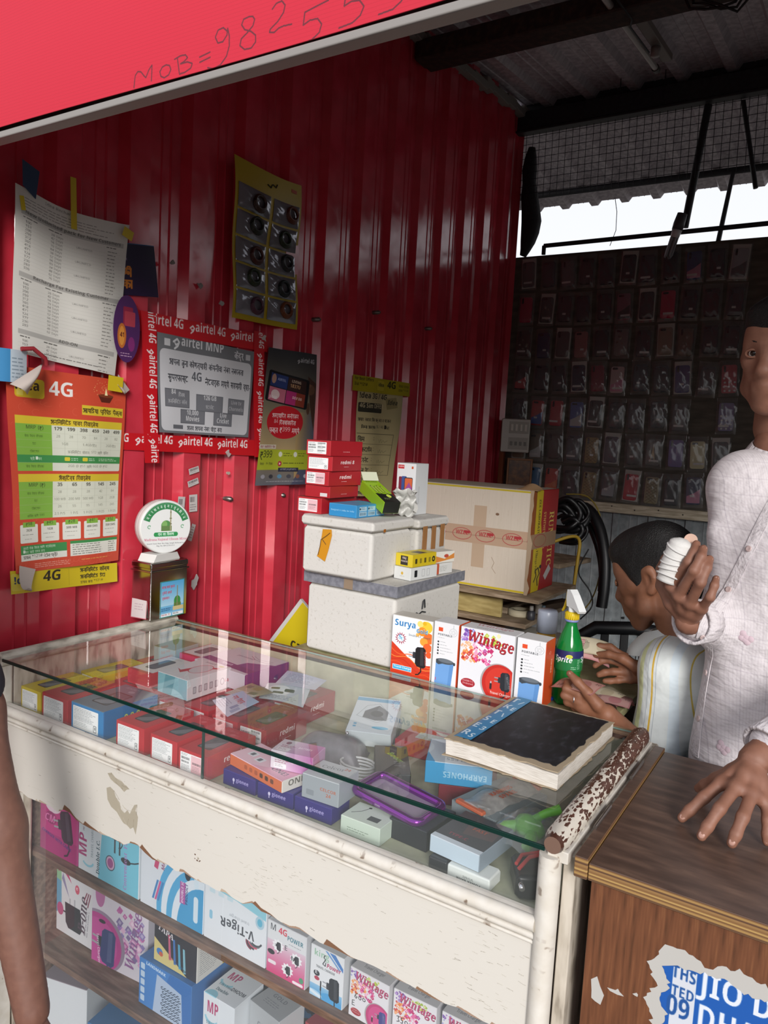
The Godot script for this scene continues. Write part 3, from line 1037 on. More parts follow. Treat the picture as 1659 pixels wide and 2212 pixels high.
func pr_surya() -> Face:
	var c := Ink.new(186, 262, col("e6eaee"))
	for q in [[160, 30, 26, "f3c63a"], [140, 52, 20, "ef8f2b"], [172, 78, 24, "e9702a"], [150, 96, 18, "f4a03a"], [130, 20, 14, "f6d877"], [168, 120, 20, "e8622b"], [148, 140, 14, "f2a53f"], [176, 150, 14, "e55a2a"], [120, 70, 8, "f0b45a"], [150, 14, 9, "e0b020"]]:
		c.ell(q[0], q[1], q[2], q[2], q[3])
	c.poly([v2(0, 120), v2(40, 150), v2(90, 186), v2(130, 206), v2(186, 196), v2(186, 262), v2(0, 262)], "cf3a1c")
	for k in 4:
		var p := []
		for i in 14:
			p.append(v2(i * 15.0, 150 + k * 20 + i * 4.0 + sin(i * 0.7 + k) * 12))
		c.line(p, 4.0 - k * 0.6, ["e8642c", "f08a3a", "b92a14", "ea5a28"][k])
	c.text("Surya", 8, 52, 40, "f4f8fb", "sansbold", 0, 0.98)
	c.text("Surya", 10, 54, 38, "2a79b8", "sansbold", 0, 0.98)
	c.text("Gold", 112, 66, 25, "dff0fa", "sansbold")
	c.text("Gold", 113, 67, 24, "2d8ac6", "sansbold")
	c.text("Double I.C. Based", 78, 84, 12, "4a4f55", "serif")
	for k in 14:
		var a := TAU * k / 14
		var d := v2(cos(a), sin(a))
		var n := d.orthogonal() * 3.4
		c.poly([v2(42, 100) + d * 16 + n, v2(42, 100) + d * 29, v2(42, 100) + d * 16 - n], "a3354a")
	c.text("S", 31, 110, 27, "3aa0d0", "serifbold")
	c.text("C", 43, 114, 20, "6fc1de", "serifbold")
	charger(c, 130, 158, 1.55, "1d1b1d")
	c.text("Surya Gold", 0, 0, 1, "ffffff")
	c.at(151, 140, 84)
	c.text("SURYA GOLD", 0, 0, 10, "c8503f", "sansbold")
	c.home()
	c.rect(10, 222, 90, 22, "e8f4fa")
	c.rect(12, 224, 86, 18, "3fa3cf")
	c.text("Travel Charger", 16, 238, 12, "eef8fc", "sansbold")
	return face(c)
func pr_portable() -> Face:
	var c := Ink.new(112, 270, col("e4e4e6"))
	c.rect(20, 22, 20, 17, "dd4c25")
	c.text("PORTABLE", 18, 60, 12, "53565a", "sansbold", 0, 1.05, 0, 0.6)
	c.small(18, 66, 36, 1, 5, "9a9da0", rng)
	for k in 5:
		c.ell(22, 86 + k * 13, 4, 4, "2e3033", 10)
		c.small(31, 84 + k * 13, [26, 38, 48, 66, 28][k], 1, 5, "8d9094", rng)
	c.arc(88, 36, 17, 17, 0, 360, 1.4, "a9abae", 24)
	c.line([v2(88, 20), v2(88, 4)], 1.6, "a9abae")
	for k in 5:
		var a := TAU * k / 5
		c.arc(88 + cos(a) * 8, 36 + sin(a) * 8, 3.4, 3.4, 0, 360, 1.2, "b4b6b9", 10)
	c.poly([v2(16, 172), v2(98, 172), v2(90, 270), v2(14, 270)], "6f9fd6")
	c.poly([v2(80, 178), v2(98, 172), v2(90, 270), v2(74, 270)], "5f90c9")
	c.ell(57, 168, 41, 12, "4d545b")
	c.ell(60, 165, 33, 8, "6a727a")
	c.poly([v2(16, 165), v2(20, 162), v2(34, 182), v2(22, 180)], "3a4046")
	c.poly([v2(16, 168), v2(50, 178), v2(28, 186), v2(17, 180)], "3f464c")
	c.ell(100, 172, 5, 7, "3a4046")
	c.rect(17, 245, 3, 12, "d0405a")
	return face(c)
func pr_red_side() -> Face:
	var c := Ink.new(60, 270, col("c64a22"))
	c.at(34, 80, 90)
	c.text("PORTABLE", 0, 0, 12, "e9b9a8", "sansbold")
	c.home()
	c.arc(28, 50, 5, 5, 0, 360, 1.4, "e9b9a8", 12)
	return face(c)
func pr_wintage(big := true, mark := "", pale := false) -> Face:
	var c := Ink.new(244, 270, col("e2e2e6"))
	mosaic(c, 4, 4, 70, 60, 22, ["7a4fa8", "9a6cc0", "b79ad2", "6a4c9c", "8d8fd0"])
	mosaic(c, 10, 60, 90, 80, 44, ["e8823a", "ef9f5a", "c0392b", "d4504a", "f0b48a", "e2dada"])
	mosaic(c, 60, 50, 90, 90, 44, ["d6337c", "e06aa0", "c0306a", "f0a0c0", "b04090", "ece4ea"])
	mosaic(c, 110, 10, 80, 40, 16, ["9ab83a", "c6cf5a", "b9c84a", "e8e4b0"])
	for k in 4:
		c.at(24 + k * 26, 80 + (k % 2) * 50, 35)
		c.rect(0, 0, 24, 2, "f2f0f0")
		c.rect(0, 0, 2, 24, "f2f0f0")
	c.home()
	c.at(22, 66, 6)
	c.text("Wintage", 2, 2, 62, "5f1b22", "serifbold", 0, 0.82, 0.12)
	c.text("Wintage", 0, 0, 62, "b3262f" if not pale else "c04a78", "serifbold", 0, 0.82, 0.12)
	c.text("TM", 196, -26, 9, "6a3236", "sans")
	c.home()
	c.ell(186, 212, 84, 86, "a9a3a4", 40)
	c.ell(190, 212, 80, 82, "c22a22" if not pale else "c13a78", 40)
	c.ell(192, 210, 66, 68, "d0382a" if not pale else "d04a8a", 40)
	charger(c, 206, 190, 1.35, "26292f" if not pale else "3c3f86")
	c.at(212, 176, 70)
	c.text("Wintage", 0, 0, 15, "8f9298", "serif")
	c.home()
	c.rrect(146, 214, 10, 26, 3, "3a2426")
	c.rect(148, 206, 6, 9, "b9bbbf")
	c.text("Travel Charger", 150, 262, 15, "f2e8e4", "sansbold", 0, 0.85)
	c.ell(46, 236, 33, 19, "a3202c")
	c.text("Double I.C.", 46, 234, 11, "f0dcd8", "serif", 0.5)
	c.text("Protected", 46, 246, 11, "f0dcd8", "serif", 0.5)
	if mark == "600":
		c.line([v2(52, 130), v2(40, 138), v2(34, 154), v2(44, 160), v2(50, 150), v2(38, 146)], 4, "2a2a2e")
		c.arc(68, 148, 8, 9, 0, 360, 4, "2a2a2e", 14)
		c.arc(94, 146, 9, 8, 0, 360, 4, "2a2a2e", 14)
		c.line([v2(34, 176), v2(20, 180), v2(20, 206), v2(36, 204)], 3.6, "2a2a2e")
		c.line([v2(20, 192), v2(32, 190)], 3.6, "2a2a2e")
	elif mark == "3500":
		c.line([v2(24, 140), v2(38, 136), v2(32, 150), v2(40, 162), v2(26, 168)], 4, "2a2a2e")
		c.line([v2(62, 136), v2(50, 140), v2(50, 150), v2(60, 152), v2(58, 166), v2(48, 166)], 4, "2a2a2e")
		c.arc(80, 154, 8, 9, 0, 360, 4, "2a2a2e", 14)
		c.arc(104, 156, 8, 8, 0, 360, 4, "2a2a2e", 14)
		c.line([v2(34, 186), v2(22, 188), v2(22, 210), v2(36, 208)], 3.6, "2a2a2e")
	return face(c)
func pr_wintage_top() -> Face:
	var c := Ink.new(244, 96, col("d8d8da"))
	c.text("Wintage", 122, 48, 44, "b98088", "serifbold", 0.5, 0.9, 0.1)
	c.text("Travel Charger", 122, 80, 20, "6a6c70", "sans", 0.5)
	return face(c)
func pr_lower(kind: String) -> Face:
	var c: Ink
	match kind:
		"pink":
			c = Ink.new(200, 220, col("b8327c"))
			c.rect(0, 150, 200, 70, "a42a70")
			c.ell(70, 50, 42, 26, "d9c9d2")
			c.text("1 YEAR", 70, 50, 17, "6a5560", "sansbold", 0.5)
			c.ell(60, 96, 30, 22, "8f2764")
			c.text("CM", 22, 120, 36, "d774ac", "sansbold", 0, 1, 0.2)
			charger(c, 130, 96, 1.9, "2c2434", 1.0, -8)
			c.at(10, 158, 10)
			c.text("CHARGER WITH CABLE", 0, 0, 15, "3b2a78", "sansbold")
			c.home()
		"mp":
			c = Ink.new(280, 220, col("d2dbe0"))
			c.rect(96, 0, 184, 220, "6fbdd2")
			c.poly([v2(96, 0), v2(118, 0), v2(96, 220)], "d2dbe0")
			c.arc(46, 180, 26, 18, 10, 150, 7, "8cc6d8")
			c.at(52, 176, -90)
			c.text("MP", 0, 0, 52, "a83a74", "sansbold")
			c.text("TM", 84, -22, 10, "6a4258")
			c.text("TRAVEL CHARGER", 10, 22, 14, "7a8d96")
			c.text("Double I.C.", -34, 54, 20, "2b4c58", "serifbold", 0, 1, 0.1)
			c.home()
			charger(c, 196, 34, 1.0, "23282e")
			c.poly([v2(126, 0), v2(250, 0), v2(236, 44), v2(140, 40)], "23282e")
			c.rrect(158, 36, 48, 36, 4, "2b3036")
			c.rect(168, 70, 7, 44, "343a40")
			c.rect(190, 70, 7, 44, "343a40")
			c.ell(152, 152, 22, 24, "2c4a58")
			c.ell(152, 152, 19, 21, "c6a3be")
			c.ell(152, 152, 13, 15, "9a4a86")
			c.ell(222, 122, 22, 10, "20262b")
			c.line([v2(240, 122), v2(262, 116), v2(280, 108)], 4, "20262b")
			c.at(232, 212, -90)
			c.text("Convenient  Fast", 0, 0, 20, "a678b8", "serifbold")
			c.home()
		"ip":
			c = Ink.new(260, 220, col("d4dbe2"))
			c.ell(230, 200, 160, 190, "4fa5d2", 40)
			c.ell(236, 206, 146, 176, "d8e2ea", 40)
			c.ell(242, 212, 130, 160, "4fa5d2", 40)
			c.ell(250, 220, 116, 146, "d8e2ea", 40)
			c.ell(262, 232, 106, 136, "3f9acb", 40)
			for k in 3:
				c.poly([v2(50 + k * 11, 190), v2(58 + k * 11, 190), v2(78 + k * 11, 130), v2(70 + k * 11, 130)], ["3f7fb8", "c65a90", "3f7fb8"][k])
			c.poly([v2(56, 96), v2(74, 20), v2(100, 12), v2(108, 40), v2(92, 62), v2(82, 62), v2(72, 100)], "c0446e")
			c.poly([v2(82, 34), v2(92, 30), v2(92, 46), v2(80, 50)], "d4dbe2")
			c.at(104, 96, -84)
			c.text("MAX", 0, 0, 18, "8a4a70", "sansbold")
			c.home()
			c.ell(196, 66, 13, 24, "1d2126")
			c.line([v2(190, 52), v2(166, 58), v2(150, 66)], 5, "1d2126")
			c.ell(147, 66, 10, 6, "1d2126")
			c.rect(166, 100, 22, 62, "a8549a")
			c.at(183, 160, -90)
			c.text("DOUBLE IC", 0, 0, 12, "e8dcea", "sansbold")
			c.text("PRODUCT", 0, 18, 13, "35306a", "sansbold")
			c.home()
			c.rrect(222, 40, 18, 62, 8, "cfe0ea")
			c.rrect(222, 124, 18, 74, 8, "cfe0ea")
		"tiger":
			c = Ink.new(230, 220, col("dde3e8"))
			c.rect(0, 0, 230, 62, "8cc8d8")
			c.poly([v2(0, 62), v2(230, 62), v2(230, 88), v2(120, 70)], "8cc8d8")
			c.rect(0, 52, 230, 4, "5f9aa8")
			c.rect(0, 46, 230, 2, "b5dae4")
			for k in 6:
				c.rrect(18 + k * 34, 68 - (k / 3) * 30, 22, 12, 3, "c4dbe4")
			c.arc(46, 22, 14, 12, 0, 180, 3, "c9dde6")
			c.at(190, 126, 180)
			c.text("V-TigeR", 0, 0, 36, "42464c", "sansbold")
			c.text("travel charger", 20, 14, 12, "9aa2aa")
			c.home()
			for k in 5:
				c.arc(196 - k * 3, 152 + k * 4, 22, 18, 20 + k * 20, 130 + k * 16, 5, ["3a3d44", "5a5f66", "c0556a", "3a3d44", "7a2f40"][k], 8)
			c.ell(208, 100, 16, 18, "a9c9d8")
			c.ell(208, 100, 9, 11, "5fb0cc")
			c.rrect(20, 132, 12, 26, 5, "8cc0d8")
		"power":
			c = Ink.new(160, 200, col("d9dde0"))
			c.blend(0, 70, 160, 130, "d9c8d4", "cf3f78")
			c.text("M", 10, 40, 34, "3b3f45", "sans", 0, 0.9)
			c.text("4G", 46, 42, 34, "d0384e", "sansbold", 0, 0.85)
			c.text("POWER", 82, 50, 24, "3f7a8a", "sansbold", 0, 0.8)
			c.small(90, 56, 60, 1, 6, "8b9096", rng)
			for q in [[46, 84], [122, 104], [88, 158]]:
				var p := []
				for k in 20:
					p.append(v2(q[0], q[1]) + Vector2.from_angle(TAU * k / 20) * (26.0 if k % 2 else 19.0))
				c.poly(p, "eceff1")
				charger(c, q[0], q[1] - 2, 0.55, "25282d")
			c.text("E", 72, 92, 26, "25282d", "sans")
			c.text("M", 100, 120, 26, "25282d", "sans")
			c.rrect(6, 150, 34, 14, 5, "e8dfe4")
			c.ell(146, 172, 9, 11, "4f9a72")
			c.rrect(110, 186, 44, 11, 5, "efe6ea")
			c.ell(18, 118, 15, 10, "2a2c31")
		"king":
			c = Ink.new(150, 200, col("dfe3e6"))
			c.poly([v2(84, 0), v2(112, 0), v2(150, 40), v2(150, 56)], "4a7fc0")
			c.poly([v2(64, 0), v2(76, 0), v2(140, 52), v2(132, 54)], "6a9ad0")
			c.text("king", 14, 44, 34, "9ac0a8", "sansbold")
			c.line([v2(66, 20), v2(60, 30), v2(68, 36), v2(62, 48), v2(56, 58), v2(68, 62), v2(70, 48)], 3.4, "33363b")
			c.text("Power", 72, 70, 24, "b03a64", "sansbold", 0, 0.9, 0.15)
			c.text("TRAVEL CHARGER", 26, 84, 13, "5f6468", "sansbold", 0, 0.8)
			c.ell(30, 104, 14, 11, "2f3237")
			c.text("E", 22, 112, 22, "e8eaec", "sansbold")
			c.ell(32, 124, 12, 8, "b03a50")
			c.blend(0, 150, 150, 50, "8fc0e0", "3f92cc")
			c.ell(96, 200, 54, 36, "4aa0d6")
			c.ell(18, 190, 40, 16, "a9d2ec")
			charger(c, 104, 130, 1.5, "1f2328")
			c.rrect(48, 128, 6, 40, 3, "26292e")
			c.line([v2(51, 166), v2(54, 198)], 3, "26292e")
			c.at(4, 176, 12)
			c.rect(0, 0, 50, 12, "d8e8f2")
			c.home()
		"bone":
			c = Ink.new(180, 230, col("cfd0d4"))
			c.poly([v2(0, 30), v2(22, 40), v2(24, 150), v2(0, 176)], "5f9ab8")
			c.poly([v2(0, 30), v2(22, 40), v2(23, 70), v2(0, 66)], "88b890")
			c.poly([v2(0, 0), v2(30, 0), v2(70, 60), v2(22, 26), v2(8, 44)], "b8366a")
			c.poly([v2(30, 40), v2(60, 110), v2(24, 60)], "8a86a8")
			c.ell(96, 70, 10, 14, "c8506a")
			c.text("e", 90, 76, 16, "f0dce0", "serifbold")
			c.rect(60, 110, 6, 26, "a5a8ae")
			c.rect(82, 106, 6, 26, "a5a8ae")
			c.poly([v2(40, 128), v2(110, 128), v2(120, 190), v2(110, 206), v2(56, 206), v2(44, 190)], "23262c")
			c.line([v2(42, 160), v2(22, 160)], 5, "23262c")
			c.ell(18, 158, 15, 20, "b04a78")
			c.at(140, 224, -84)
			c.text("B-one", 20, 0, 46, "4a3a48", "serifbold", 0, 0.9, 0.2)
			c.home()
			c.at(132, 200, -84)
			c.small(0, 0, 110, 2, 8, "8d8f96", rng)
			c.home()
			for k in 3:
				c.line([v2(140 + k * 8, 64), v2(128 + k * 8, 90 + k * 8)], 4, "7a3048")
		"wide":
			c = Ink.new(230, 250, col("cdc9d2"))
			mosaic(c, 110, 50, 110, 150, 50, ["b45a9a", "9a6cb8", "c88ab8", "8a7ab0", "d8b0cc", "7a6a98"])
			c.ell(30, 180, 110, 96, "8f7f94", 40)
			c.ell(26, 184, 100, 90, "b03a86", 40)
			c.ell(24, 186, 84, 76, "bd4a94", 40)
			c.at(60, 178, 20)
			charger(c, 60, 178, 1.9, "33406e", 1.0, 6)
			c.home()
			c.ell(34, 34, 20, 40, "b06a9a")
			c.at(186, 236, -80)
			c.text("Wintage", 0, 0, 50, "8a5a90", "serifbold", 0, 0.9, 0.15)
			c.home()
			c.at(18, 160, 84)
			c.text("Travel Charger", 0, 0, 13, "ded0dc", "sansbold")
			c.home()
			c.ell(44, 116, 14, 6, "26242c")
		"tapa":
			c = Ink.new(190, 140, col("26242a"))
			c.poly([v2(0, 60), v2(150, 140), v2(0, 140)], "cdbf7c")
			for k in 4:
				var x := 62.0 + k * 22
				c.poly([v2(x, 30 + k * 7), v2(x + 9, 30 + k * 7), v2(x + 16, 112 + k * 6), v2(x + 6, 114 + k * 6)], ["c05a78", "3c6fb0", "4fa0c0", "7fb8c8"][k])
				c.text("TWEET", x + 4, 112 + k * 6, 11, ["a02a48", "2a4a80", "2a7090", "2a3038"][k], "sansbold", 0, 0.7)
			c.at(12, 34, 12)
			c.text("TAPA", 0, 0, 26, "e8e4e8", "serifbold")
			c.home()
			c.ell(26, 104, 14, 12, "3a78b8")
			c.ell(32, 110, 9, 8, "c05a3a")
		"tapatop":
			c = Ink.new(190, 110, col("2a282e"))
			c.text("TAPA", 100, 70, 26, "c9c5ca", "serifbold")
			c.rect(20, 10, 44, 26, "8a8890")
		"tapaside":
			c = Ink.new(120, 140, col("d2d2cc"))
			c.rect(104, 0, 16, 140, "c9b832")
			c.small(10, 14, 80, 16, 7, "8c8e90", rng)
		"speaker":
			c = Ink.new(200, 150, col("2f6cb0"))
			c.poly([v2(0, 0), v2(120, 0), v2(60, 150), v2(0, 150)], "3b7cc0")
			for k in 5:
				c.rrect(6, 14 + k * 26, 16, 20, 3, "b8cfe4")
			c.poly([v2(70, 24), v2(164, 44), v2(170, 150), v2(56, 150)], "a9bcd4")
			for j in 7:
				for i in 6:
					c.arc(92 + i * 12 + (j % 2) * 5, 58 + j * 13, 5, 4, 0, 300, 2.4, "2b3a4c", 8)
			c.at(26, 16, 4)
			c.text("LANDMARK", 0, 0, 14, "d8e6f2", "sansbold")
			c.home()
		"speakertop":
			c = Ink.new(200, 90, col("3a70ac"))
			c.text("LANDMARK", 90, 60, 16, "b8cce0", "sansbold")
		"dhoom":
			c = Ink.new(140, 120, col("d8dfe4"))
			c.arc(40, 52, 30, 18, 30, 170, 8, "8cc6d8")
			c.text("MP", 16, 54, 40, "b03a6a", "sansbold", 0, 0.9)
			c.text("DHOOM", 70, 80, 18, "3a3f46", "sansbold", 0, 0.9)
			c.text("5 IN 1 Travel", 16, 78, 12, "4a6a78", "sansbold", 0, 0.8)
			c.text("Double", 24, 100, 15, "2b4c58", "serifbold")
			c.ell(30, 120, 26, 20, "8cc6d8")
		"targ":
			c = Ink.new(120, 170, col("8f9598"))
			c.text("Targ", 60, 60, 34, "3a3d42", "sansbold", 0.5)
			c.text("Travel C", 60, 84, 18, "50545a", "sansbold", 0.5)
			c.ell(60, 120, 22, 16, "6a4a60")
		"blueish":
			c = Ink.new(170, 110, col("c8d2da"))
			c.poly([v2(0, 60), v2(170, 30), v2(170, 110), v2(0, 110)], "3f86bc")
			charger(c, 96, 56, 1.1, "2a2e34")
			c.small(14, 16, 60, 3, 8, "7f8a92", rng)
		"greywhite":
			c = Ink.new(140, 120, col("a8adb0"))
			c.text("GOLD", 70, 60, 24, "7a7f84", "sansbold", 0.5)
			c.small(30, 70, 80, 3, 9, "888d92", rng)
	return face(c)
# ------------------------------------------------------------------ the glass counter
func cream_panel() -> StandardMaterial3D:
	var c := Ink.new(2048, 330, col("d1ccc3"), 1.0)
	var r := RandomNumberGenerator.new()
	r.seed = 19
	for i in 260:      # faint smears and scratches
		var p := v2(r.randf() * 2048, r.randf() * 330)
		var l := r.randf_range(6, 60)
		c.line([p, p + v2(l, r.randf_range(-4, 4))], r.randf_range(0.7, 2.0), col("c6c0b6").lerp(col("d6d1c8"), r.randf()))
	for i in 60:
		var p := v2(r.randf() * 2048, r.randf() * 330)
		c.line([p, p + v2(r.randf_range(2, 16), r.randf_range(-2, 2))], r.randf_range(0.7, 1.6), ["8f887d", "a49c8f", "7c7368"][r.randi() % 3])
	for i in 90:       # grey rubbed marks, thickest around the middle
		var p := v2(1290 + r.randfn() * 70, r.randf_range(60, 300))
		c.line([p, p + v2(r.randf_range(4, 18), r.randf_range(-2, 2))], 1.0, ["a9a294", "8d877c", "b9b1a3"][r.randi() % 3])
	for i in 70:
		var p := v2(1900 + r.randfn() * 90, r.randf_range(40, 330))
		c.line([p, p + v2(r.randf_range(4, 20), r.randf_range(-3, 3))], 1.2, ["b5ad9f", "9c9487"][r.randi() % 2])
	var chip := func(o: Vector2, s: float, pts: String) -> void:
		var p := []
		for q in V2(pts):
			p.append(o + q * s)
		c.poly(p, "aaa18f")
		for k in 12:
			var q: Vector2 = p[r.randi() % p.size()]
			c.line([q, q.lerp(p[r.randi() % p.size()], 0.35)], 1.6, ["968c7a", "b9b09f", "8a7f6d"][r.randi() % 3])
	chip.call(v2(596, 112), 3.0, "0,4 6,0 12,3 16,12 22,16 24,24 30,28 34,25 38,30 41,22 45,14 49,12 47,22 51,30 50,44 48,58 44,48 39,52 34,46 26,40 18,32 8,28 2,20")
	chip.call(v2(600, 44), 2.4, "0,6 8,2 16,8 30,10 44,20 34,26 24,20 14,18 6,14")
	chip.call(v2(668, 86), 1.2, "0,0 6,2 12,10 8,14 2,8")
	chip.call(v2(1010, 236), 1.0, "0,0 6,2 8,8 3,10")
	for k in 5:
		c.ell(1012 + r.randf_range(-14, 14), 240 + r.randf_range(-12, 12), r.randf_range(2, 4), r.randf_range(2, 4), "5d4436", 7)
	var x := 0.0
	while x < 2048:
		var l := r.randf_range(20, 110)
		c.poly([v2(x, 330), v2(x + 4, 330 - r.randf_range(2, 14)), v2(x + l * 0.5, 330 - r.randf_range(0, 9)), v2(x + l, 330)], ["8a6a52", "a08470", "b7a491"][r.randi() % 3])
		x += l * r.randf_range(0.8, 2.0)
	for q in [[370, 26], [480, 20], [760, 24], [1230, 18], [1480, 22]]:
		c.poly([v2(q[0], 330), v2(q[0] + 10, 330 - q[1]), v2(q[0] + 40, 330 - q[1] * 0.6), v2(q[0] + 90, 330)], "7c5a44")
	var m := StandardMaterial3D.new()
	m.albedo_texture = ImageTexture.create_from_image(c.done())
	m.roughness = 0.5
	return m
func worn_rail() -> StandardMaterial3D:
	var c := Ink.new(256, 1024, col("d2cabc"), 1.0)
	var r := RandomNumberGenerator.new()
	r.seed = 77
	for i in 2600:
		var v := r.randf()
		if r.randf() > 0.30 + 0.70 * v:
			continue
		var p := v2(r.randf() * 256, v * 1024)
		var s := r.randf_range(2, 9 + 10 * v)
		var q := []
		var n := 7
		for k in n:
			q.append(p + Vector2.from_angle(TAU * k / n + 0.3) * s * v2(r.randf_range(0.3, 1.0), r.randf_range(0.7, 2.2)))
		c.poly(q, ["4f3024", "55352a", "4a2c20", "5c3b2e"][r.randi() % 4])
	for i in 700:
		var p := v2(r.randf() * 256, pow(r.randf(), 1.3) * 1024)
		var s := r.randf_range(1, 5)
		c.poly([p, p + v2(s, r.randf_range(-2, 6)), p + v2(s * 0.4, s * 2.0)], ["d2cabc", "c4bbac", "ddd6ca"][r.randi() % 3])
	c.rect(0, 0, 256, 14, "4f3024")
	var m := StandardMaterial3D.new()
	m.albedo_texture = ImageTexture.create_from_image(c.done())
	m.roughness = 0.42
	return m
func counter() -> void:
	var cream := noisy("cream paint", 0.5, noise_tex(512, 0.02, [[0.10, "6f5a49"], [0.17, "cbc4b8"], [0.5, "d1cbc1"], [0.85, "d7d2c9"]], 53), Vector3.ONE * 2.2)
	var worn := worn_rail()
	var greyed := noisy("weathered cream", 0.6, noise_tex(512, 0.02, [[0.15, "8d8375"], [0.4, "b8ae9f"], [0.8, "cdc4b6"]], 61), v3(3, 0.8, 3))
	var o := thing("display_counter", "long cream painted wooden counter with a glass top and stocked shelves", "counter", v3(0, 0, 0))
	var x0 := -1.82
	var x1 := -0.362
	var edge := []
	var n := 60
	for i in n + 1:
		edge.append(0.617 + rng.randf_range(-0.003, 0.004) + (0.012 if i in [11, 12, 21, 22, 36] else 0.0))
	var b := mb(cream_panel())
	for i in n:
		var xa := lerpf(x0, x1, float(i) / n)
		var xb := lerpf(x0, x1, float(i + 1) / n)
		b.quad(v3(xa, 0.80, -1.10), v3(xb, 0.80, -1.10), v3(xb, edge[i + 1], -1.10), v3(xa, edge[i], -1.10), Vector3.BACK, Rect2(float(i) / n, 0, 1.0 / n, 1))
	b.use(mat("8a6a52", 0.8))
	for i in n:
		var xa := lerpf(x0, x1, float(i) / n)
		var xb := lerpf(x0, x1, float(i + 1) / n)
		b.quad(v3(xa, edge[i], -1.10), v3(xb, edge[i + 1], -1.10), v3(xb, edge[i + 1], -1.112), v3(xa, edge[i], -1.112), Vector3.DOWN)
		b.quad(v3(xa, 0.80, -1.112), v3(xb, 0.80, -1.112), v3(xb, edge[i + 1], -1.112), v3(xa, edge[i], -1.112), Vector3.FORWARD)
	part("front_panel", b, o, "cream board with chipped paint")
	for q in [[0.820, 0.0125, -1.100], [0.800, 0.006, -1.100], [0.790, 0.0035, -1.099]]:
		b = mb(cream)
		b.tube([v3(x0, q[0], q[2]), v3(x1, q[0], q[2])], q[1], 10)
		part("moulding", b, o)
	b = mb(cream)
	b.box(T(v3((x0 + x1) / 2, 0.814, -1.112)), v3(x1 - x0, 0.036, 0.018), 0.002)
	part("glass_ledge", b, o)
	b = mb(cream)
	b.box(T(v3(-1.832, 0.405, -1.115)), v3(0.03, 1.07, 0.04), 0.006)
	part("post", b, o)
	b = mb(cream)
	b.tube([v3(-0.348, -0.13, -1.105), v3(-0.348, 0.94, -1.105)], 0.018, 14)
	part("post", b, o)
	b = mb(greyed)
	b.box(T(v3(-0.322, 0.40, -1.40)), v3(0.022, 1.08, 0.56), 0.003)
	part("end_panel", b, o)
	b = mb(greyed)
	b.box(T(v3(-1.835, 0.40, -1.42)), v3(0.024, 1.06, 0.56), 0.003)
	part("end_panel", b, o)
	b = mb(noisy("left rail", 0.7, noise_tex(512, 0.02, [[0.2, "8a8378"], [0.45, "b5aea1"], [0.8, "cbc5b8"]], 67), v3(4, 4, 1.4)))
	b.tube([v3(-1.826, 0.945, -1.10), v3(-1.826, 0.945, -1.69)], 0.020, 12)
	part("rail", b, o, "weathered pale rail beside the red wall")
	b = mb(worn)
	var rl := []
	var rr := []
	for i in 25:
		rl.append(v3(-0.342, 0.962, lerpf(-1.090, -1.658, i / 24.0)))
		rr.append(0.0135 if i == 0 or i == 24 else 0.020)
	b.tube(rl, rr, 16)
	part("rail", b, o, "rounded rail with brown paint flaking off cream")
	b = mb(cream)
	b.box(T(v3(-0.336, 0.942, -1.375)), v3(0.034, 0.02, 0.55), 0.002)
	part("rail_seat", b, o)
	var lining := noisy("case lining", 0.7, noise_tex(256, 0.02, [[0.2, "a3a58c"], [0.6, "b3b59b"], [0.9, "c0c2aa"]], 71), Vector3.ONE * 2)
	b = mb(lining)
	b.box(T(v3((x0 + x1) / 2, 0.800, -1.40)), v3(x1 - x0, 0.018, 0.56), 0.0)
	part("case_floor", b, o)
	b = mb(lining)
	b.box(T(v3((x0 + x1) / 2, 0.865, -1.686)), v3(x1 - x0 + 0.03, 0.15, 0.016), 0.0)
	part("case_back", b, o)
	b = mb(noisy("back ledge", 0.7, noise_tex(256, 0.02, [[0.2, "7d6347"], [0.6, "94785a"], [0.9, "a68d70"]], 73), v3(2, 6, 6)))
	b.box(T(v3((x0 + x1) / 2, 0.937, -1.694)), v3(x1 - x0 + 0.03, 0.02, 0.032), 0.003)
	part("back_ledge", b, o)
	var pane := glass("counter glass", "e9f2ee", 0.05, 0.015)
	var rim := mat("0f2e28", 0.12)
	b = mb(pane)
	b.quad(v3(-1.808, 0.953, -1.682), v3(-0.356, 0.953, -1.682), v3(-0.356, 0.953, -1.098), v3(-1.808, 0.953, -1.098), Vector3.UP)
	var top := part("glass_top", b, o)
	b = mb(rim)
	b.box(T(v3(-1.082, 0.9485, -1.0985)), v3(1.452, 0.0085, 0.004), 0.001)
	part("polished_edge", b, top, "dark green glass edge")
	b = mb(mat("7fa99c", 0.15))
	b.box(T(v3(-1.082, 0.951, -1.681)), v3(1.452, 0.003, 0.002))
	part("polished_edge", b, top)
	b = mb(pane)
	b.quad(v3(-1.815, 0.944, -1.112), v3(-0.362, 0.944, -1.112), v3(-0.362, 0.832, -1.112), v3(-1.815, 0.832, -1.112), Vector3.BACK)
	part("front_glass", b, o)
	b = mb(pane)
	b.quad(v3(-1.110, 0.944, -1.114), v3(-1.110, 0.944, -1.676), v3(-1.110, 0.81, -1.676), v3(-1.110, 0.81, -1.114), Vector3.RIGHT)
	var dv := part("divider_glass", b, o)
	b = mb(rim)
	b.box(T(v3(-1.110, 0.88, -1.1165)), v3(0.006, 0.128, 0.003))
	part("polished_edge", b, dv)
	var shelfwood := noisy("shelf wood", 0.75, noise_tex(512, 0.012, [[0.2, "5a4638"], [0.55, "74594a"], [0.9, "86705f"]], 79), v3(1.2, 8, 8))
	for y in [0.405, 0.132, -0.11]:
		b = mb(shelfwood)
		b.box(T(v3(-1.08, y, -1.42)), v3(1.46, 0.018, 0.50), 0.003)
		part("shelf", b, o)
	b = mb(shelfwood)
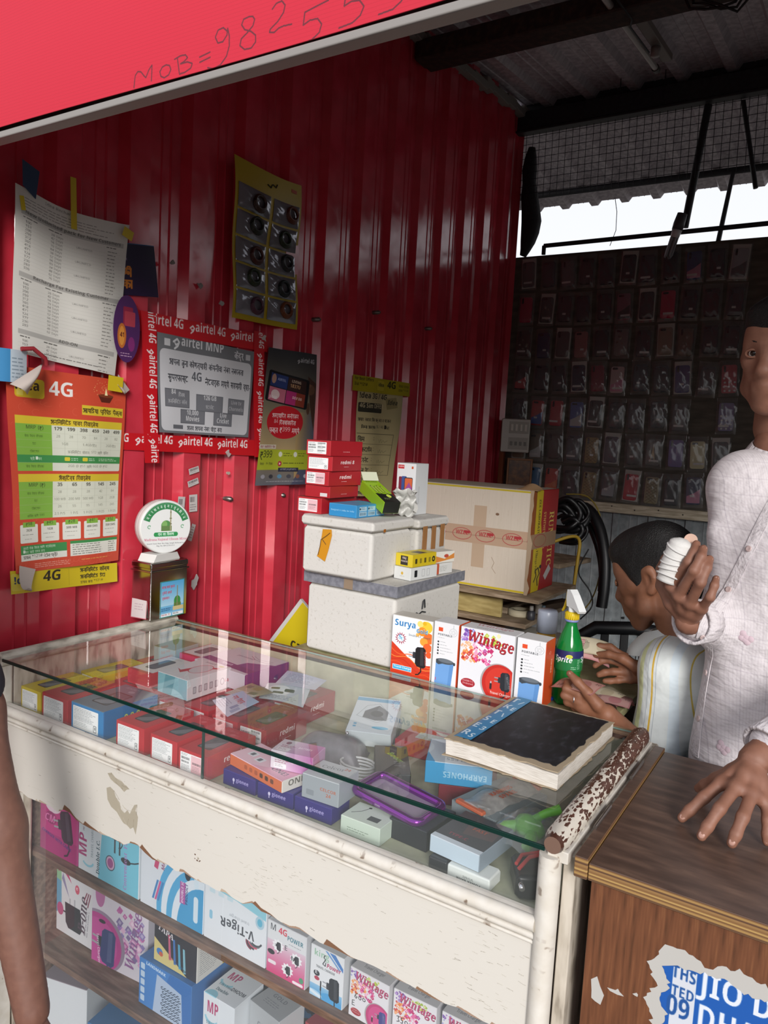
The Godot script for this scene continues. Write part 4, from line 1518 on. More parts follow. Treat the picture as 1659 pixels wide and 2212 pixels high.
	b.box(T(v3(-1.08, 0.35, -1.675)), v3(1.46, 0.90, 0.012))
	part("back_board", b, o)
	for q in [-1.805, -1.785]:
		b = mb(cream if q < -1.80 else greyed)
		b.tube([v3(q, 0.66, -1.158), v3(q, -0.13, -1.150)], 0.011, 8)
		part("stile", b, o)
	b = mb(shelfwood)
	b.box(T(v3(-1.805, 0.27, -1.42)), v3(0.014, 0.76, 0.47))
	part("inner_side", b, o)
	for q in [[-1.79, -1.085, -1.166], [-1.09, -0.37, -1.172]]:
		b = mb(glass("dusty glass", "a9b0b6", 0.12, 0.03))
		b.quad(v3(q[0], 0.66, q[2]), v3(q[1], 0.66, q[2]), v3(q[1], -0.12, q[2]), v3(q[0], -0.12, q[2]), Vector3.BACK)
		part("sliding_glass", b, o, "dusty sliding pane")
	lower_stock()
	case_stock()
func lower_stock() -> void:
	var y := 0.4145
	var z := -1.19
	var g := "charger boxes on the counter's lower shelves"
	var rows := [
		["charger_box", "pink", -1.700, 0.160, 0.175, 0.07, "c03a86", "magenta charger box with a black charger at the left end of upper shelf"],
		["charger_box", "mp", -1.500, 0.232, 0.185, 0.07, "cfd8dd", "white and cyan charger box lettered MP on its side"],
		["charger_box", "ip", -1.272, 0.212, 0.190, 0.07, "cfd8e0", "white charger box with blue arcs beside the cyan one"],
		["charger_box", "tiger", -1.072, 0.184, 0.180, 0.06, "d5dce2", "white and pale blue box with the name V-TigeR upside down"],
		["charger_box", "power", -0.924, 0.106, 0.118, 0.045, "c9ccd0", "pink and white 4G Power charger box on the upper shelf"],
		["charger_box", "king", -0.818, 0.084, 0.112, 0.075, "d6dadd", "white King Power charger box with blue waves on its front"],
	]
	for q in rows:
		var f := {"front": pr_lower(q[1])}
		carton(q[0], v3(q[3], q[4], q[5]), f, q[6], q[7], "box", v3(q[2], y, z - q[5] / 2), 0.0, g)
	carton("charger_box", v3(0.094, 0.104, 0.06), {"front": pr_wintage(true, "600", true), "top": pr_wintage_top()}, "cfcfd2", "white charger box with 600 hand-written over its pink squares", "box", v3(-0.714, y, z - 0.03), -2, g)
	carton("charger_box", v3(0.094, 0.104, 0.06), {"front": pr_wintage(true, "3500", true), "top": pr_wintage_top()}, "cfcfd2", "white charger box with 3500 hand-written on its front", "box", v3(-0.614, y, z - 0.032), 1, g)
	carton("charger_box", v3(0.094, 0.104, 0.06), {"front": pr_wintage(true, "", true), "top": pr_wintage_top()}, "cfcfd2", "white charger box nearest the right end of the upper shelf", "box", v3(-0.510, y, z - 0.034), 0, g)
	y = 0.1415
	carton("charger_box", v3(0.172, 0.215, 0.07), {"front": pr_lower("bone")}, "c4c6ca", "white charger box with B-one lettered along its right side", "box", v3(-1.705, y, -1.285), 0, g)
	carton("charger_box", v3(0.200, 0.225, 0.07), {"front": pr_lower("wide")}, "c2bec8", "large charger box with a purple oval and lilac squares", "box", v3(-1.512, y, -1.272), 5, g)
	carton("speaker_box", v3(0.182, 0.122, 0.15), {"front": pr_lower("speaker"), "top": pr_lower("speakertop")}, "3a70ac", "blue speaker box with a grey grille picture on middle shelf", "box", v3(-1.296, y, -1.275), 0, g)
	carton("usb_cable_box", v3(0.148, 0.108, 0.10), {"front": pr_lower("tapa"), "top": pr_lower("tapatop"), "right": pr_lower("tapaside")}, "2a282e", "black and cream box lying on top of the blue speaker box", "box", v3(-1.276, y + 0.1225, -1.262), 0, g)
	carton("charger_box", v3(0.098, 0.120, 0.10), {"front": pr_lower("dhoom"), "top": pr_lower("dhoom")}, "d0d7dc", "white MP Dhoom charger box right of the blue speaker box", "box", v3(-1.128, y, -1.26), 0, g)
	carton("charger_box", v3(0.10, 0.115, 0.08), {"front": pr_lower("greywhite"), "top": pr_lower("greywhite")}, "b4b9bc", "plain grey box beside the white MP Dhoom box", "box", v3(-1.020, y, -1.29), -8, g)
	var k := carton("charger_box", v3(0.10, 0.15, 0.06), {"front": pr_lower("targ")}, "8f9598", "grey charger box leaning at the back of the middle shelf", "box", v3(-1.110, y + 0.008, -1.475), 0, g)
	k.rotation_degrees = v3(-6, -10, -9)
	k = carton("charger_box", v3(0.14, 0.09, 0.06), {"front": pr_lower("blueish")}, "c4ced6", "white and blue box lying askew on the middle shelf", "box", v3(-1.010, y + 0.016, -1.415), 12, g)
	k.rotation_degrees = v3(0, 12, 13)
	carton("charger_box", v3(0.09, 0.085, 0.07), {"front": "a33038"}, "9c2c36", "small dull red box on the middle shelf", "box", v3(-0.905, y, -1.34), -6, g)
	carton("charger_box", v3(0.10, 0.10, 0.07), {"front": pr_lower("greywhite")}, "a2a6aa", "grey box at the right end of the middle shelf", "box", v3(-0.785, y, -1.34), 5, g)
	y = -0.1005
	carton("white_carton", v3(0.15, 0.155, 0.13), {"front": "c9ced2", "top": "8f858d"}, "c4cacd", "white carton with a dusty top on the lowest shelf", "box", v3(-1.70, y, -1.265), 14, "cartons on the lowest shelf")
	carton("white_carton", v3(0.17, 0.14, 0.12), {}, "b4babd", "pale carton behind the dusty white one on lowest shelf", "box", v3(-1.60, y, -1.45), -4, "cartons on the lowest shelf")
	carton("blue_carton", v3(0.20, 0.11, 0.14), {}, "2f6a9c", "flat blue carton on the lowest shelf", "box", v3(-1.475, y, -1.27), 8, "cartons on the lowest shelf")
func red_box(at: Vector3, w: float, h: float, d: float, yaw: float, style: int, label: String, base := "b3222c", screen := "2c2f38") -> MeshInstance3D:
	return carton("phone_box", v3(w, h, d), {"front": pr_end_label(base, style), "top": pr_phone_top(base, screen), "right": pr_side(base, "redmi")}, base, label, "box", at, yaw, "phone boxes in the glass counter")
func case_stock() -> void:
	var y := 0.8095
	carton("phone_box", v3(0.085, 0.061, 0.155), {"front": pr_end_label("c8b41c", 0), "top": pr_phone_top("c8b41c")}, "c8b41c", "yellow phone box at the left end of the front row", "box", v3(-1.762, y, -1.225), 0, "phone boxes in the glass counter")
	red_box(v3(-1.655, y, -1.223), 0.104, 0.068, 0.16, 0, 0, "red phone box between the yellow and the blue box in front row")
	carton("phone_box", v3(0.124, 0.071, 0.165), {"front": pr_end_label("1f78b4", 0), "top": pr_phone_top("5c6c78", "49545e"), "right": pr_side("1d5f96", "o o o", "c9c84a")}, "1f6aa4", "blue phone box in the front row, wider than the red ones", "box", v3(-1.530, y, -1.228), 0, "phone boxes in the glass counter")
	red_box(v3(-1.374, y, -1.222), 0.096, 0.066, 0.155, 0, 0, "red phone box next right of the blue one")
	red_box(v3(-1.263, y, -1.224), 0.086, 0.062, 0.155, 0, 0, "red phone box second right of the blue one")
	red_box(v3(-1.168, y, -1.222), 0.088, 0.055, 0.155, 0, 1, "red phone box with pink-edged label beside the glass divider")
	carton("phone_box", v3(0.088, 0.060, 0.165), {"top": pr_phone_top("c9b51e", "4b4a52"), "front": pr_end_label("c8b41c", 0), "right": pr_side("c49a1a", "realme", "7a5a10")}, "c9b51e", "yellow phone box lying behind the yellow and red front boxes", "box", v3(-1.752, y, -1.405), -3, "phone boxes in the glass counter")
	var k := 0
	for q in [[-1.645, -1.405, "red phone box behind the blue front box, left of the white earphone box"], [-1.545, -1.41, "red phone box under the white box with a dark phone picture"], [-1.448, -1.41, "red phone box under the white earphone box"], [-1.352, -1.41, "red phone box in second row, next to earphone box"], [-1.258, -1.415, "red phone box in second row under the leaflets"], [-1.165, -1.41, "red phone box in second row beside the glass divider"],
			[-1.742, -1.585, "red phone box at the back left corner of the glass case"], [-1.640, -1.585, "red phone box at the back next to the corner one"], [-1.535, -1.59, "red phone box at the back under the small white box"], [-1.435, -1.59, "red phone box under the large white and purple box, left"], [-1.335, -1.59, "red phone box under the large white and purple box, right"], [-1.205, -1.585, "red phone box at the back right of the purple striped box"]]:
		red_box(v3(q[0], y, q[1]), 0.086, 0.052 + 0.006 * (k % 2), 0.16, rng.randf_range(-2, 2), k % 3, q[2], ["a91f2a", "b3222c", "9c1c28"][k % 3], ["2c2f38", "5a5560", "40363a"][k % 3])
		k += 1
	carton("battery_box", v3(0.085, 0.045, 0.10), {"top": "8f8a62"}, "9aa09a", "khaki topped box on the red boxes at the back left", "box", v3(-1.690, y + 0.0600, -1.575), 4, "accessory boxes in the glass counter")
	var wp := func() -> Face:
		var c := Ink.new(120, 200, col("cfd0cf"))
		c.rect(0, 186, 120, 14, "b02c38")
		c.rect(0, 0, 5, 200, "b02c38")
		c.rrect(34, 40, 54, 116, 14, "4a4d56")
		c.rrect(40, 48, 42, 96, 8, "5f636d")
		c.small(22, 12, 70, 2, 8, "9a9c9e", rng)
		return face(c)
	carton("earphone_box", v3(0.088, 0.040, 0.15), {"top": wp.call()}, "b9343e", "white and red box with a dark phone picture on the red boxes", "box", v3(-1.585, y + 0.0600, -1.42), 0, "accessory boxes in the glass counter")
	carton("earphone_box", v3(0.085, 0.040, 0.13), {"top": wp.call(), "front": "c0305c"}, "c9c6c4", "white box with rounded window behind the phone picture box", "box", v3(-1.592, y + 0.0600, -1.60), 0, "accessory boxes in the glass counter")
	var cs := Ink.new(240, 84, col("c9ced0"))
	for i in 5:
		cs.rrect(28 + i * 30, 34, 18, 30, 3, "7e858a")
		cs.rrect(31 + i * 30, 38, 12, 22, 2, "aab0b3")
	cs.arc(190, 48, 10, 14, 0, 360, 3, "7e858a", 16)
	cs.text("i-ball", 206, 60, 18, "a83a44", "sansbold")
	var ct := Ink.new(150, 230, col("cdd0d2"))
	ct.poly([v2(20, 150), v2(44, 160), v2(60, 90), v2(130, 40), v2(136, 56), v2(80, 110), v2(64, 184)], "b23442")
	ct.ell(90, 100, 34, 58, "bfc3c6")
	ct.arc(90, 100, 34, 58, 0, 360, 3, "b23442", 24)
	ct.ell(122, 22, 12, 10, "a8b04a")
	ct.text("Smart", 40, 30, 18, "6a7075", "sansbold")
	var cf := Ink.new(150, 84, col("5f9aa6"))
	cf.poly([v2(0, 0), v2(40, 0), v2(24, 84), v2(0, 84)], "7fb6bf")
	cf.poly([v2(90, 0), v2(150, 0), v2(150, 84), v2(70, 84)], "8dbcc6")
	carton("earphone_box", v3(0.115, 0.055, 0.155), {"top": face(ct), "right": face(cs), "front": face(cf)}, "c9ced0", "white and teal earphone box with a row of icons on its side", "box", v3(-1.455, y + 0.0590, -1.425), -2, "accessory boxes in the glass counter")
	var ut := Ink.new(330, 280, col("c6c4cc"))
	ut.poly([v2(0, 190), v2(330, 214), v2(330, 262), v2(0, 240)], "5b2a6e")
	ut.poly([v2(210, 150), v2(330, 90), v2(330, 214), v2(200, 206)], "6b3a80")
	ut.at(190, 206, 184)
	ut.text("unix", 0, 0, 34, "d8cfe0", "sansbold")
	ut.home()
	ut.at(120, 80, 180)
	ut.text("Universal", -80, 0, 24, "7a7484", "sansbold")
	ut.home()
	ut.line([v2(150, 60), v2(200, 90), v2(260, 96), v2(300, 80)], 3, "6a6676")
	ut.line([v2(160, 52), v2(214, 78), v2(290, 64)], 3, "8a8694")
	carton("headphone_box", v3(0.205, 0.050, 0.17), {"top": face(ut), "front": "c2c0c8", "right": "5b2a6e"}, "c2c0c8", "large white and purple headphone box at the back of glass case", "box", v3(-1.428, y + 0.0590, -1.578), -4, "accessory boxes in the glass counter")
	var lf := func(kind: int) -> Face:
		var c := Ink.new(180, 120, col(["b9c4d2", "c6c8bc", "b4bcc0", "c0c4d2"][kind]))
		match kind:
			0:
				c.rect(0, 0, 180, 46, "9fb4cc")
				c.text("ए रिप", 20, 40, 10, "b05a5a")
				c.dev("नया रिचार्ज", 24, 52, 18, "a8454a", 1.2)
				c.rect(110, 60, 24, 30, "7a90ac")
				c.rect(140, 66, 26, 34, "8aa0b8")
				c.small(14, 70, 80, 5, 9, "7f8ea2", rng)
			1:
				c.blend(0, 0, 180, 70, "8a8a6a", "b0a888")
				c.rrect(20, 16, 40, 24, 4, "5f6a52")
				c.rrect(76, 10, 50, 30, 4, "9a8a52")
				c.poly([v2(110, 60), v2(150, 48), v2(162, 74), v2(120, 84)], "6f7f5a")
				c.small(14, 82, 140, 4, 9, "8a8a7a", rng)
			2:
				c.ell(60, 50, 50, 34, "d2d8d6")
				c.rrect(26, 30, 36, 14, 5, "7a7a5a")
				c.rrect(84, 36, 40, 20, 5, "5a6450")
				c.rrect(40, 58, 44, 14, 5, "6a6f56")
				c.small(20, 84, 140, 3, 9, "7f8688", rng)
			3:
				c.blend(0, 0, 180, 60, "a8b0c6", "c4cada")
				c.small(20, 20, 130, 6, 12, "8a94ac", rng)
		return face(c)
	var li := 0
	for q in [[-1.225, 0.915, -1.335, -28.0, 0, "bluish printed leaflet nearest the front edge under the glass"], [-1.255, 0.905, -1.415, -20.0, 1, "olive printed leaflet curling on the red boxes"], [-1.185, 0.905, -1.475, 24.0, 2, "pale leaflet with product pictures beside the olive one"], [-1.190, 0.915, -1.545, 14.0, 3, "lilac leaflet at the back near the white box"]]:
		var fc: Face = lf.call(q[4])
		var b := mb(fc.mat)
		var ph := float(li)
		b.patch(8, 6, func(u: float, v: float) -> Vector3: return v3((u - 0.5) * 0.115, -0.006 * cos(u * 2.4 + ph) - 0.014 * (v - 0.5) + 0.012 * u * v * (1 if li % 2 else -1), (v - 0.5) * 0.078), Vector3.UP, fc.r, 0.0004)
		one("leaflet", b, q[5], "leaflet", v3(q[0], q[1], q[2]), q[3], "leaflets in the glass counter")
		li += 1
	right_stock(y)
func slab(size: Vector3, r: float, m: Material, edge: Material = null) -> MB:
	var b := mb(m)
	b.prism(Transform3D(Basis(Vector3.RIGHT, v3(0, 0, -1), Vector3.UP), v3(0, size.y, 0)), rounded(size.x, size.z, r, 5), size.y, true, edge)
	return b
func right_stock(y: float) -> void:
	var g := "accessory boxes in the glass counter"
	var fv := Ink.new(180, 62, col("2d2470"))
	fv.ell(60, 30, 6, 8, "c9c6e0")
	fv.rect(58, 38, 4, 10, "c9c6e0")
	fv.text("gionee", 74, 40, 22, "a8a2d0", "sansbold")
	var tv := Ink.new(180, 110, col("352c7a"))
	tv.rrect(40, 20, 110, 50, 4, "8d88b0")
	tv.text("cable", 60, 54, 24, "4a4490", "sansbold")
	var f1 := face(fv)
	var f2 := face(tv)
	for i in 3:
		carton("cable_box", v3(0.093, 0.034, 0.062), {"front": f1, "top": f2}, "2d2470", "dark violet cable box, %s of three along the front glass" % ["leftmost", "middle", "rightmost"][i], "box", v3(-1.047 + i * 0.098, y, -1.192), [-1.0, 1.5, 0.0][i], g)
	var c := Ink.new(300, 44, col("c9683c"))
	for i in 6:
		c.rrect(86 + i * 30, 12, 18, 18, 5, ["a5502c", "a5502c", "a5502c", "4a2a20", "4a2a20", "6a3a28"][i])
	var ct := Ink.new(300, 150, col("d7a3b4"))
	ct.poly([v2(0, 0), v2(300, 0), v2(300, 60), v2(120, 150), v2(0, 150)], "dcb9c4")
	ct.rrect(40, 70, 40, 34, 4, "d8dade")
	ct.rrect(50, 76, 18, 22, 3, "5a6068")
	ct.rrect(96, 84, 40, 34, 4, "d8dade")
	ct.rrect(106, 90, 18, 22, 3, "5a6068")
	ct.text("ONE!", 196, 128, 34, "7a7478", "sansbold")
	var ce := Ink.new(120, 44, col("cfccc4"))
	ce.text("ONE!", 20, 34, 32, "6a665f", "sansbold")
	carton("battery_box", v3(0.178, 0.026, 0.085), {"front": face(c), "top": face(ct), "right": face(ce)}, "c9683c", "pink box with an orange side lying across the violet boxes", "box", v3(-1.000, y + 0.0345, -1.208), -11, g)
	var cp := Ink.new(200, 84, col("cfc9cf"))
	cp.blend(70, 0, 130, 84, "cfb8cc", "b05aa0", true)
	cp.ell(40, 22, 12, 10, "8a6a78")
	cp.small(20, 40, 70, 2, 9, "9a5a70", rng)
	cp.rect(16, 58, 60, 20, "e4e2e4")
	cp.small(20, 62, 50, 2, 7, "8a8a8e", rng)
	cp.text("BATTERY", 100, 50, 16, "e6d6e4", "sansbold")
	var fp := face(cp)
	carton("battery_box", v3(0.098, 0.040, 0.062), {"front": fp, "top": fp}, "c08ab8", "small white and pink battery box on top of the orange sided box", "box", v3(-0.940, y + 0.0610, -1.222), 12, g)
	var cs := Ink.new(170, 110, col("8f979c"))
	cs.text("CELCOR", 84, 60, 20, "a8604a", "sansbold")
	cs.text("24", 112, 84, 22, "a8604a", "sansbold")
	cs.rrect(20, 66, 36, 26, 3, "7c848a")
	var cst := Ink.new(170, 150, col("b4babd"))
	cst.at(30, 70, -8)
	cst.text("Celcor", 0, 0, 34, "5f666b", "serif")
	cst.home()
	cst.text("24", 120, 40, 26, "b05a48", "sansbold")
	carton("adapter_box", v3(0.088, 0.050, 0.075), {"front": face(cs), "top": face(cst)}, "949ca1", "silver grey adapter box in front of the purple phone cover", "box", v3(-0.842, y + 0.0345, -1.205), 3, g)
	var cg := Ink.new(180, 66, col("b9c8ba"))
	cg.small(30, 34, 110, 2, 9, "7f8f80", rng)
	var cgt := Ink.new(180, 130, col("c3d0c2"))
	cgt.line([v2(20, 90), v2(50, 60), v2(66, 20)], 3, "3a403c")
	cgt.ell(66, 20, 7, 6, "2c302e")
	cgt.rect(100, 70, 50, 34, "4a5450")
	carton("earphone_box", v3(0.090, 0.036, 0.066), {"front": face(cg), "top": face(cgt)}, "b9c8ba", "pale green earphone box under the purple phone cover", "box", v3(-0.733, y, -1.186), 0, g)
	carton("power_bank_box", v3(0.086, 0.040, 0.105), {"top": "2c3038"}, "1b1e24", "black box under the right end of the purple phone cover", "box", v3(-0.648, y, -1.245), -4, g)
	var chrome := mat("8a2aa0", 0.12, 0.85)
	var cov := thing("phone_cover", "shiny purple chrome phone cover lying across the boxes", "phone cover", v3(-0.707, y + 0.046, -1.248), -9)
	cov.rotation_degrees = v3(4, -9, -3)
	var b := mb(chrome)
	var rim := rounded(0.166, 0.086, 0.016, 5)
	var ins := rounded(0.150, 0.070, 0.010, 5)
	var path := []
	for q in rim:
		path.append(v3(q.x, 0.009, -q.y))
	path.append(path[0])
	path.append(path[1])
	b.tube(path, 0.0085, 8, false)
	part("frame", b, cov, "purple chrome rim")
	b = slab(v3(0.156, 0.004, 0.076), 0.012, mat("8d7f92", 0.2))
	part("back_plate", b, cov, "pale mottled back")
	b = mb(mat("c9a2d4", 0.1, 0.9))
	b.box(T(v3(-0.01, 0.010, 0.0510)), v3(0.014, 0.004, 0.002), 0.0005)
	part("button", b, cov)
	var smoke := noisy("smoky plastic", 0.3, noise_tex(256, 0.02, [[0.2, "55565c"], [0.8, "6f6d75"]], 83), Vector3.ONE * 5)
	var gc := thing("tablet_pouch", "smoky grey plastic pouch with a shiny stud left of white box", "pouch", v3(-0.985, y, -1.405), 20)
	b = mb(smoke)
	b.patch(14, 10, func(u: float, v: float) -> Vector3:
		var e := pow(sin(PI * clampf(u, 0.0, 1.0)), 0.4) * pow(sin(PI * clampf(v, 0.0, 1.0)), 0.4)
		return v3((u - 0.5) * 0.165, 0.004 + 0.062 * e + 0.004 * sin(u * 9.0), (v - 0.5) * 0.115), Vector3.UP, Rect2(0, 0, 1, 1), 0.003)
	part("body", b, gc)
	b = mb(mat("d8d8d8", 0.1, 0.9))
	b.lathe(T(v3(0.035, 0.064, -0.01)), [v2(0, 0.006), v2(0.003, 0.005), v2(0.004, 0.002), v2(0.004, 0)], 10)
	part("stud", b, gc)
	var cw := Ink.new(180, 230, col("c6d0d4"))
	cw.rect(0, 6, 180, 22, "6fa6c4")
	cw.poly([v2(48, 96), v2(100, 52), v2(146, 88), v2(146, 146), v2(100, 152), v2(46, 138)], "5f666a")
	cw.poly([v2(100, 52), v2(146, 88), v2(146, 146), v2(96, 100)], "757c80")
	cw.ell(100, 108, 26, 20, "4a5054")
	for q in [[v2(20, 130), v2(50, 60)], [v2(50, 60), v2(100, 40)], [v2(100, 40), v2(168, 120)], [v2(168, 120), v2(110, 164)], [v2(110, 164), v2(20, 130)]]:
		cw.line([q[0], q[1]], 1.6, "8a9498")
	cw.rect(20, 178, 12, 10, "6fa6c4")
	cw.rect(20, 194, 12, 10, "6fa6c4")
	cw.ell(130, 196, 34, 9, "6fb0cc")
	var wbx := carton("speaker_box", v3(0.112, 0.040, 0.150), {"top": face(cw)}, "c9d2d4", "white box printed with a grey polygon, propped up in glass case", "box", v3(-0.965, y + 0.034, -1.560), 22, g)
	wbx.rotation_degrees = v3(14, 22, 0)
	carton("phone_box", v3(0.12, 0.030, 0.10), {}, "8d8f8c", "flat grey box holding up the white polygon box", "box", v3(-0.985, y, -1.60), 22, g)
	var wc := MB.new()
	wc.use(mat("b9bcbc", 0.4))
	var pts := []
	for i in 60:
		var a := i * 0.42
		pts.append(v3(0.040 * cos(a), 0.004 + i * 0.0005, 0.024 * sin(a)))
	wc.tube(pts, 0.0028, 6)
	one("usb_cable", wc, "coiled white charging cable in front of the white polygon box", "cable", v3(-0.890, y, -1.375), 10)
	var cb := Ink.new(110, 210, col("1f2226"))
	cb.at(30, 60, 60)
	cb.text("Boom", 0, 0, 30, "7fae2a", "sansbold", 0, 1, 0.2)
	cb.home()
	cb.small(60, 120, 40, 3, 14, "6a6e74", rng)
	carton("earphone_box", v3(0.075, 0.050, 0.150), {"top": face(cb), "back": "6aa82a"}, "1c1f23", "black box with lime green lettering left of the blue earphone box", "box", v3(-0.815, y + 0.0005, -1.400), 34, g)
	var ce1 := Ink.new(220, 84, col("3d9ccc"))
	ce1.at(206, 50, 180)
	ce1.text("EARPHONES", 0, 24, 32, "9fcde4", "sansbold", 0, 0.8)
	ce1.home()
	var ce2 := Ink.new(220, 200, col("bfd0da"))
	ce2.at(190, 150, 180)
	ce2.text("WIRELESS", 0, 0, 30, "5f7f94", "sansbold", 0, 0.9)
	ce2.text("EARPHONES", 0, 32, 26, "5f7f94", "sansbold", 0, 0.9)
	ce2.home()
	ce2.ell(150, 50, 16, 6, "2a2e34")
	ce2.ell(144, 68, 16, 6, "2a2e34")
	ce2.line([v2(160, 50), v2(220, 36)], 2.4, "2a2e34")
	ce2.line([v2(156, 68), v2(220, 60)], 2.4, "2a2e34")
	ce2.poly([v2(0, 120), v2(30, 200), v2(0, 200)], "3d9ccc")
	var cel := Ink.new(180, 84, col("3d9ccc"))
	for i in 9:
		cel.at(rng.randf() * 160, rng.randf() * 70, 45)
		cel.rect(0, 0, 16, 16, col("3d9ccc").lightened(rng.randf() * 0.25))
	cel.home()
	cel.line([v2(80, 30), v2(130, 44)], 4, "1c4a66")
	carton("earphone_box", v3(0.140, 0.048, 0.120), {"front": face(ce1), "top": face(ce2), "left": face(cel)}, "3d9ccc", "bright blue wireless earphones box beside the black ledger", "box", v3(-0.668, y + 0.045, -1.440), 23, g)
	carton("phone_box", v3(0.12, 0.044, 0.12), {}, "7a2630", "dull red box under the blue earphone box", "box", v3(-0.650, y, -1.45), 23, g)
	var cr := Ink.new(240, 160, col("a3303a"))
	cr.rect(60, 50, 120, 60, "a8b0ac")
	cr.small(70, 58, 100, 5, 10, "7f8886", rng)
	cr.poly([v2(100, 10), v2(220, 30), v2(230, 60), v2(140, 40)], "c0c0b0")
	carton("phone_box", v3(0.150, 0.036, 0.105), {"top": face(cr)}, "a3303a", "flat red box with a grey label at the back of the case", "box", v3(-0.820, y, -1.595), 6, g)
	var s1 := Ink.new(200, 62, col("b4c6d2"))
	var s2 := Ink.new(200, 230, col("3b3f45"))
	s2.rect(0, 206, 200, 24, "c0ccd4")
	s2.text("TYPE-C", 40, 190, 24, "8a3a48", "sansbold")
	s2.poly([v2(60, 60), v2(180, 40), v2(190, 130), v2(80, 150)], "54484a")
	s2.text("FAST", 90, 110, 26, "a5503c", "sansbold")
	carton("cable_box", v3(0.104, 0.032, 0.120), {"front": face(s1), "top": face(s2)}, "7f8d98", "slate topped box with a pale blue side lying on the power bank", "box", v3(-0.530, y + 0.0255, -1.215), -6, g)
	var pbk := thing("power_bank", "white power bank with a black end at the front glass", "power bank", v3(-0.520, y, -1.168), -2)
	b = mb(mat("d6dcd8", 0.35))
	b.box(T(v3(0.018, 0.0125, 0)), v3(0.084, 0.025, 0.046), 0.004)
	var body := part("body", b, pbk)
	var cl := Ink.new(150, 46, col("d6dcd8"))
	cl.at(128, 6, 180)
	cl.text("VOMI", 30, -6, 16, "8d9592", "sansbold")
	cl.text("POWER BANK", 0, -22, 17, "4a504e", "sansbold", 0, 0.9)
	cl.home()
	var fl := face(cl)
	b = mb(fl.mat)
	b.quad(v3(-0.018, 0.0205, 0.0233), v3(0.054, 0.0205, 0.0233), v3(0.054, 0.004, 0.0233), v3(-0.018, 0.004, 0.0233), Vector3.BACK, fl.r)
	part("lettering", b, body)
	b = mb(mat("23262b", 0.3))
	b.box(T(v3(-0.043, 0.0125, 0)), v3(0.038, 0.0246, 0.0456), 0.004)
	part("end_piece", b, pbk, "black end")
	var ad := thing("charger_adapter", "black charger adapter with a red lead in the right front corner", "charger", v3(-0.415, y, -1.200), 30)
	b = mb(mat("17181b", 0.35))
	b.box(T(v3(0, 0.022, 0)), v3(0.052, 0.044, 0.080), 0.008)
	part("body", b, ad)
	b = mb(mat("c9c9cc", 0.15, 0.9))
	b.lathe(T(v3(-0.018, 0.030, 0.0405), 0, 90), [v2(0.005, 0), v2(0.005, 0.012), v2(0, 0.012)], 10)
	part("plug_ring", b, ad)
	b = mb(mat("b03434", 0.4))
	b.tube([v3(-0.02, 0.046, 0.02), v3(0.0, 0.056, 0.0), v3(0.03, 0.054, -0.02), v3(0.028, 0.048, -0.035), v3(-0.01, 0.048, -0.02), v3(-0.022, 0.046, 0.005)], 0.0035, 7)
	part("lead", b, ad, "red lead")
	var op := thing("strap_pack", "clear pack with orange ends lying towards the black ledger", "pack", v3(-0.545, y + 0.058, -1.372), -16)
	b = mb(noisy("pack film", 0.3, noise_tex(256, 0.03, [[0.2, "8f8d8a"], [0.8, "aeaba6"]], 89), Vector3.ONE * 6))
	b.patch(6, 14, func(u: float, v: float) -> Vector3: return v3((u - 0.5) * 0.072, 0.010 * sin(PI * u) + 0.003 * sin(v * 14.0), (v - 0.5) * 0.175), Vector3.UP, Rect2(0, 0, 1, 1), 0.004)
	part("film", b, op)
	for s in [-1, 1]:
		b = mb(mat("c2613c", 0.45))
		b.box(T(v3(0, 0.005, s * 0.088)), v3(0.070, 0.009, 0.014), 0.003)
		part("band", b, op, "orange band")
	for w in 2:
		var tm := TextMesh.new()
		tm.font = Ink.font("sansbold")
		tm.text = ["KANNUS", "SPARE"][w]
		tm.font_size = 32
		tm.pixel_size = 0.016 / 32
		tm.depth = 0.0004
		var tn := MeshInstance3D.new()
		tn.name = "lettering"
		tn.mesh = tm
		tn.material_override = mat("b5563a", 0.5)
		op.add_child(tn, true)
		tn.transform = Transform3D(Basis(v3(0, 0, -1), v3(-1, 0, 0), v3(0, 1, 0)), v3(0.002 + w * 0.018, 0.0135, 0.0))
	carton("cable_box", v3(0.11, 0.056, 0.17), {"top": "7f8a8c"}, "8f9a9c", "grey green box under the orange banded pack", "box", v3(-0.545, y, -1.375), -14, g)
	carton("cable_box", v3(0.060, 0.040, 0.20), {"top": "a8bcc0"}, "9fb2b6", "pale teal box beside the right rail under the glass", "box", v3(-0.402, y, -1.42), 3, g)
	var lime := mat("6cc22e", 0.35)
	var lh := thing("phone_holder", "lime green frog shaped phone holder in a clear bag", "phone holder", v3(-0.455, y + 0.0405, -1.300), -20)
	b = mb(lime)
	b.lathe(T(v3(0, 0.0, 0), 0, 0, 0), [v2(0.0, 0.0), v2(0.024, 0.002), v2(0.028, 0.014), v2(0.020, 0.030), v2(0.008, 0.036), v2(0, 0.037)], 16, Rect2(0, 0, 1, 1), v2(1.2, 0.9))
	part("body", b, lh)
	for s in [-1, 1]:
		b = mb(lime)
		b.tube([v3(s * 0.016, 0.014, 0.008), v3(s * 0.030, 0.010, 0.030), v3(s * 0.034, 0.004, 0.046)], [0.010, 0.012, 0.009], 8)
		part("leg", b, lh)
	b = mb(lime)
	b.tube([v3(0.006, 0.03, -0.006), v3(0.020, 0.044, -0.022), v3(0.034, 0.052, -0.044)], [0.008, 0.008, 0.010], 8)
	part("arm", b, lh)
	b = mb(glass("bag film", "d8dde0", 0.16, 0.12))
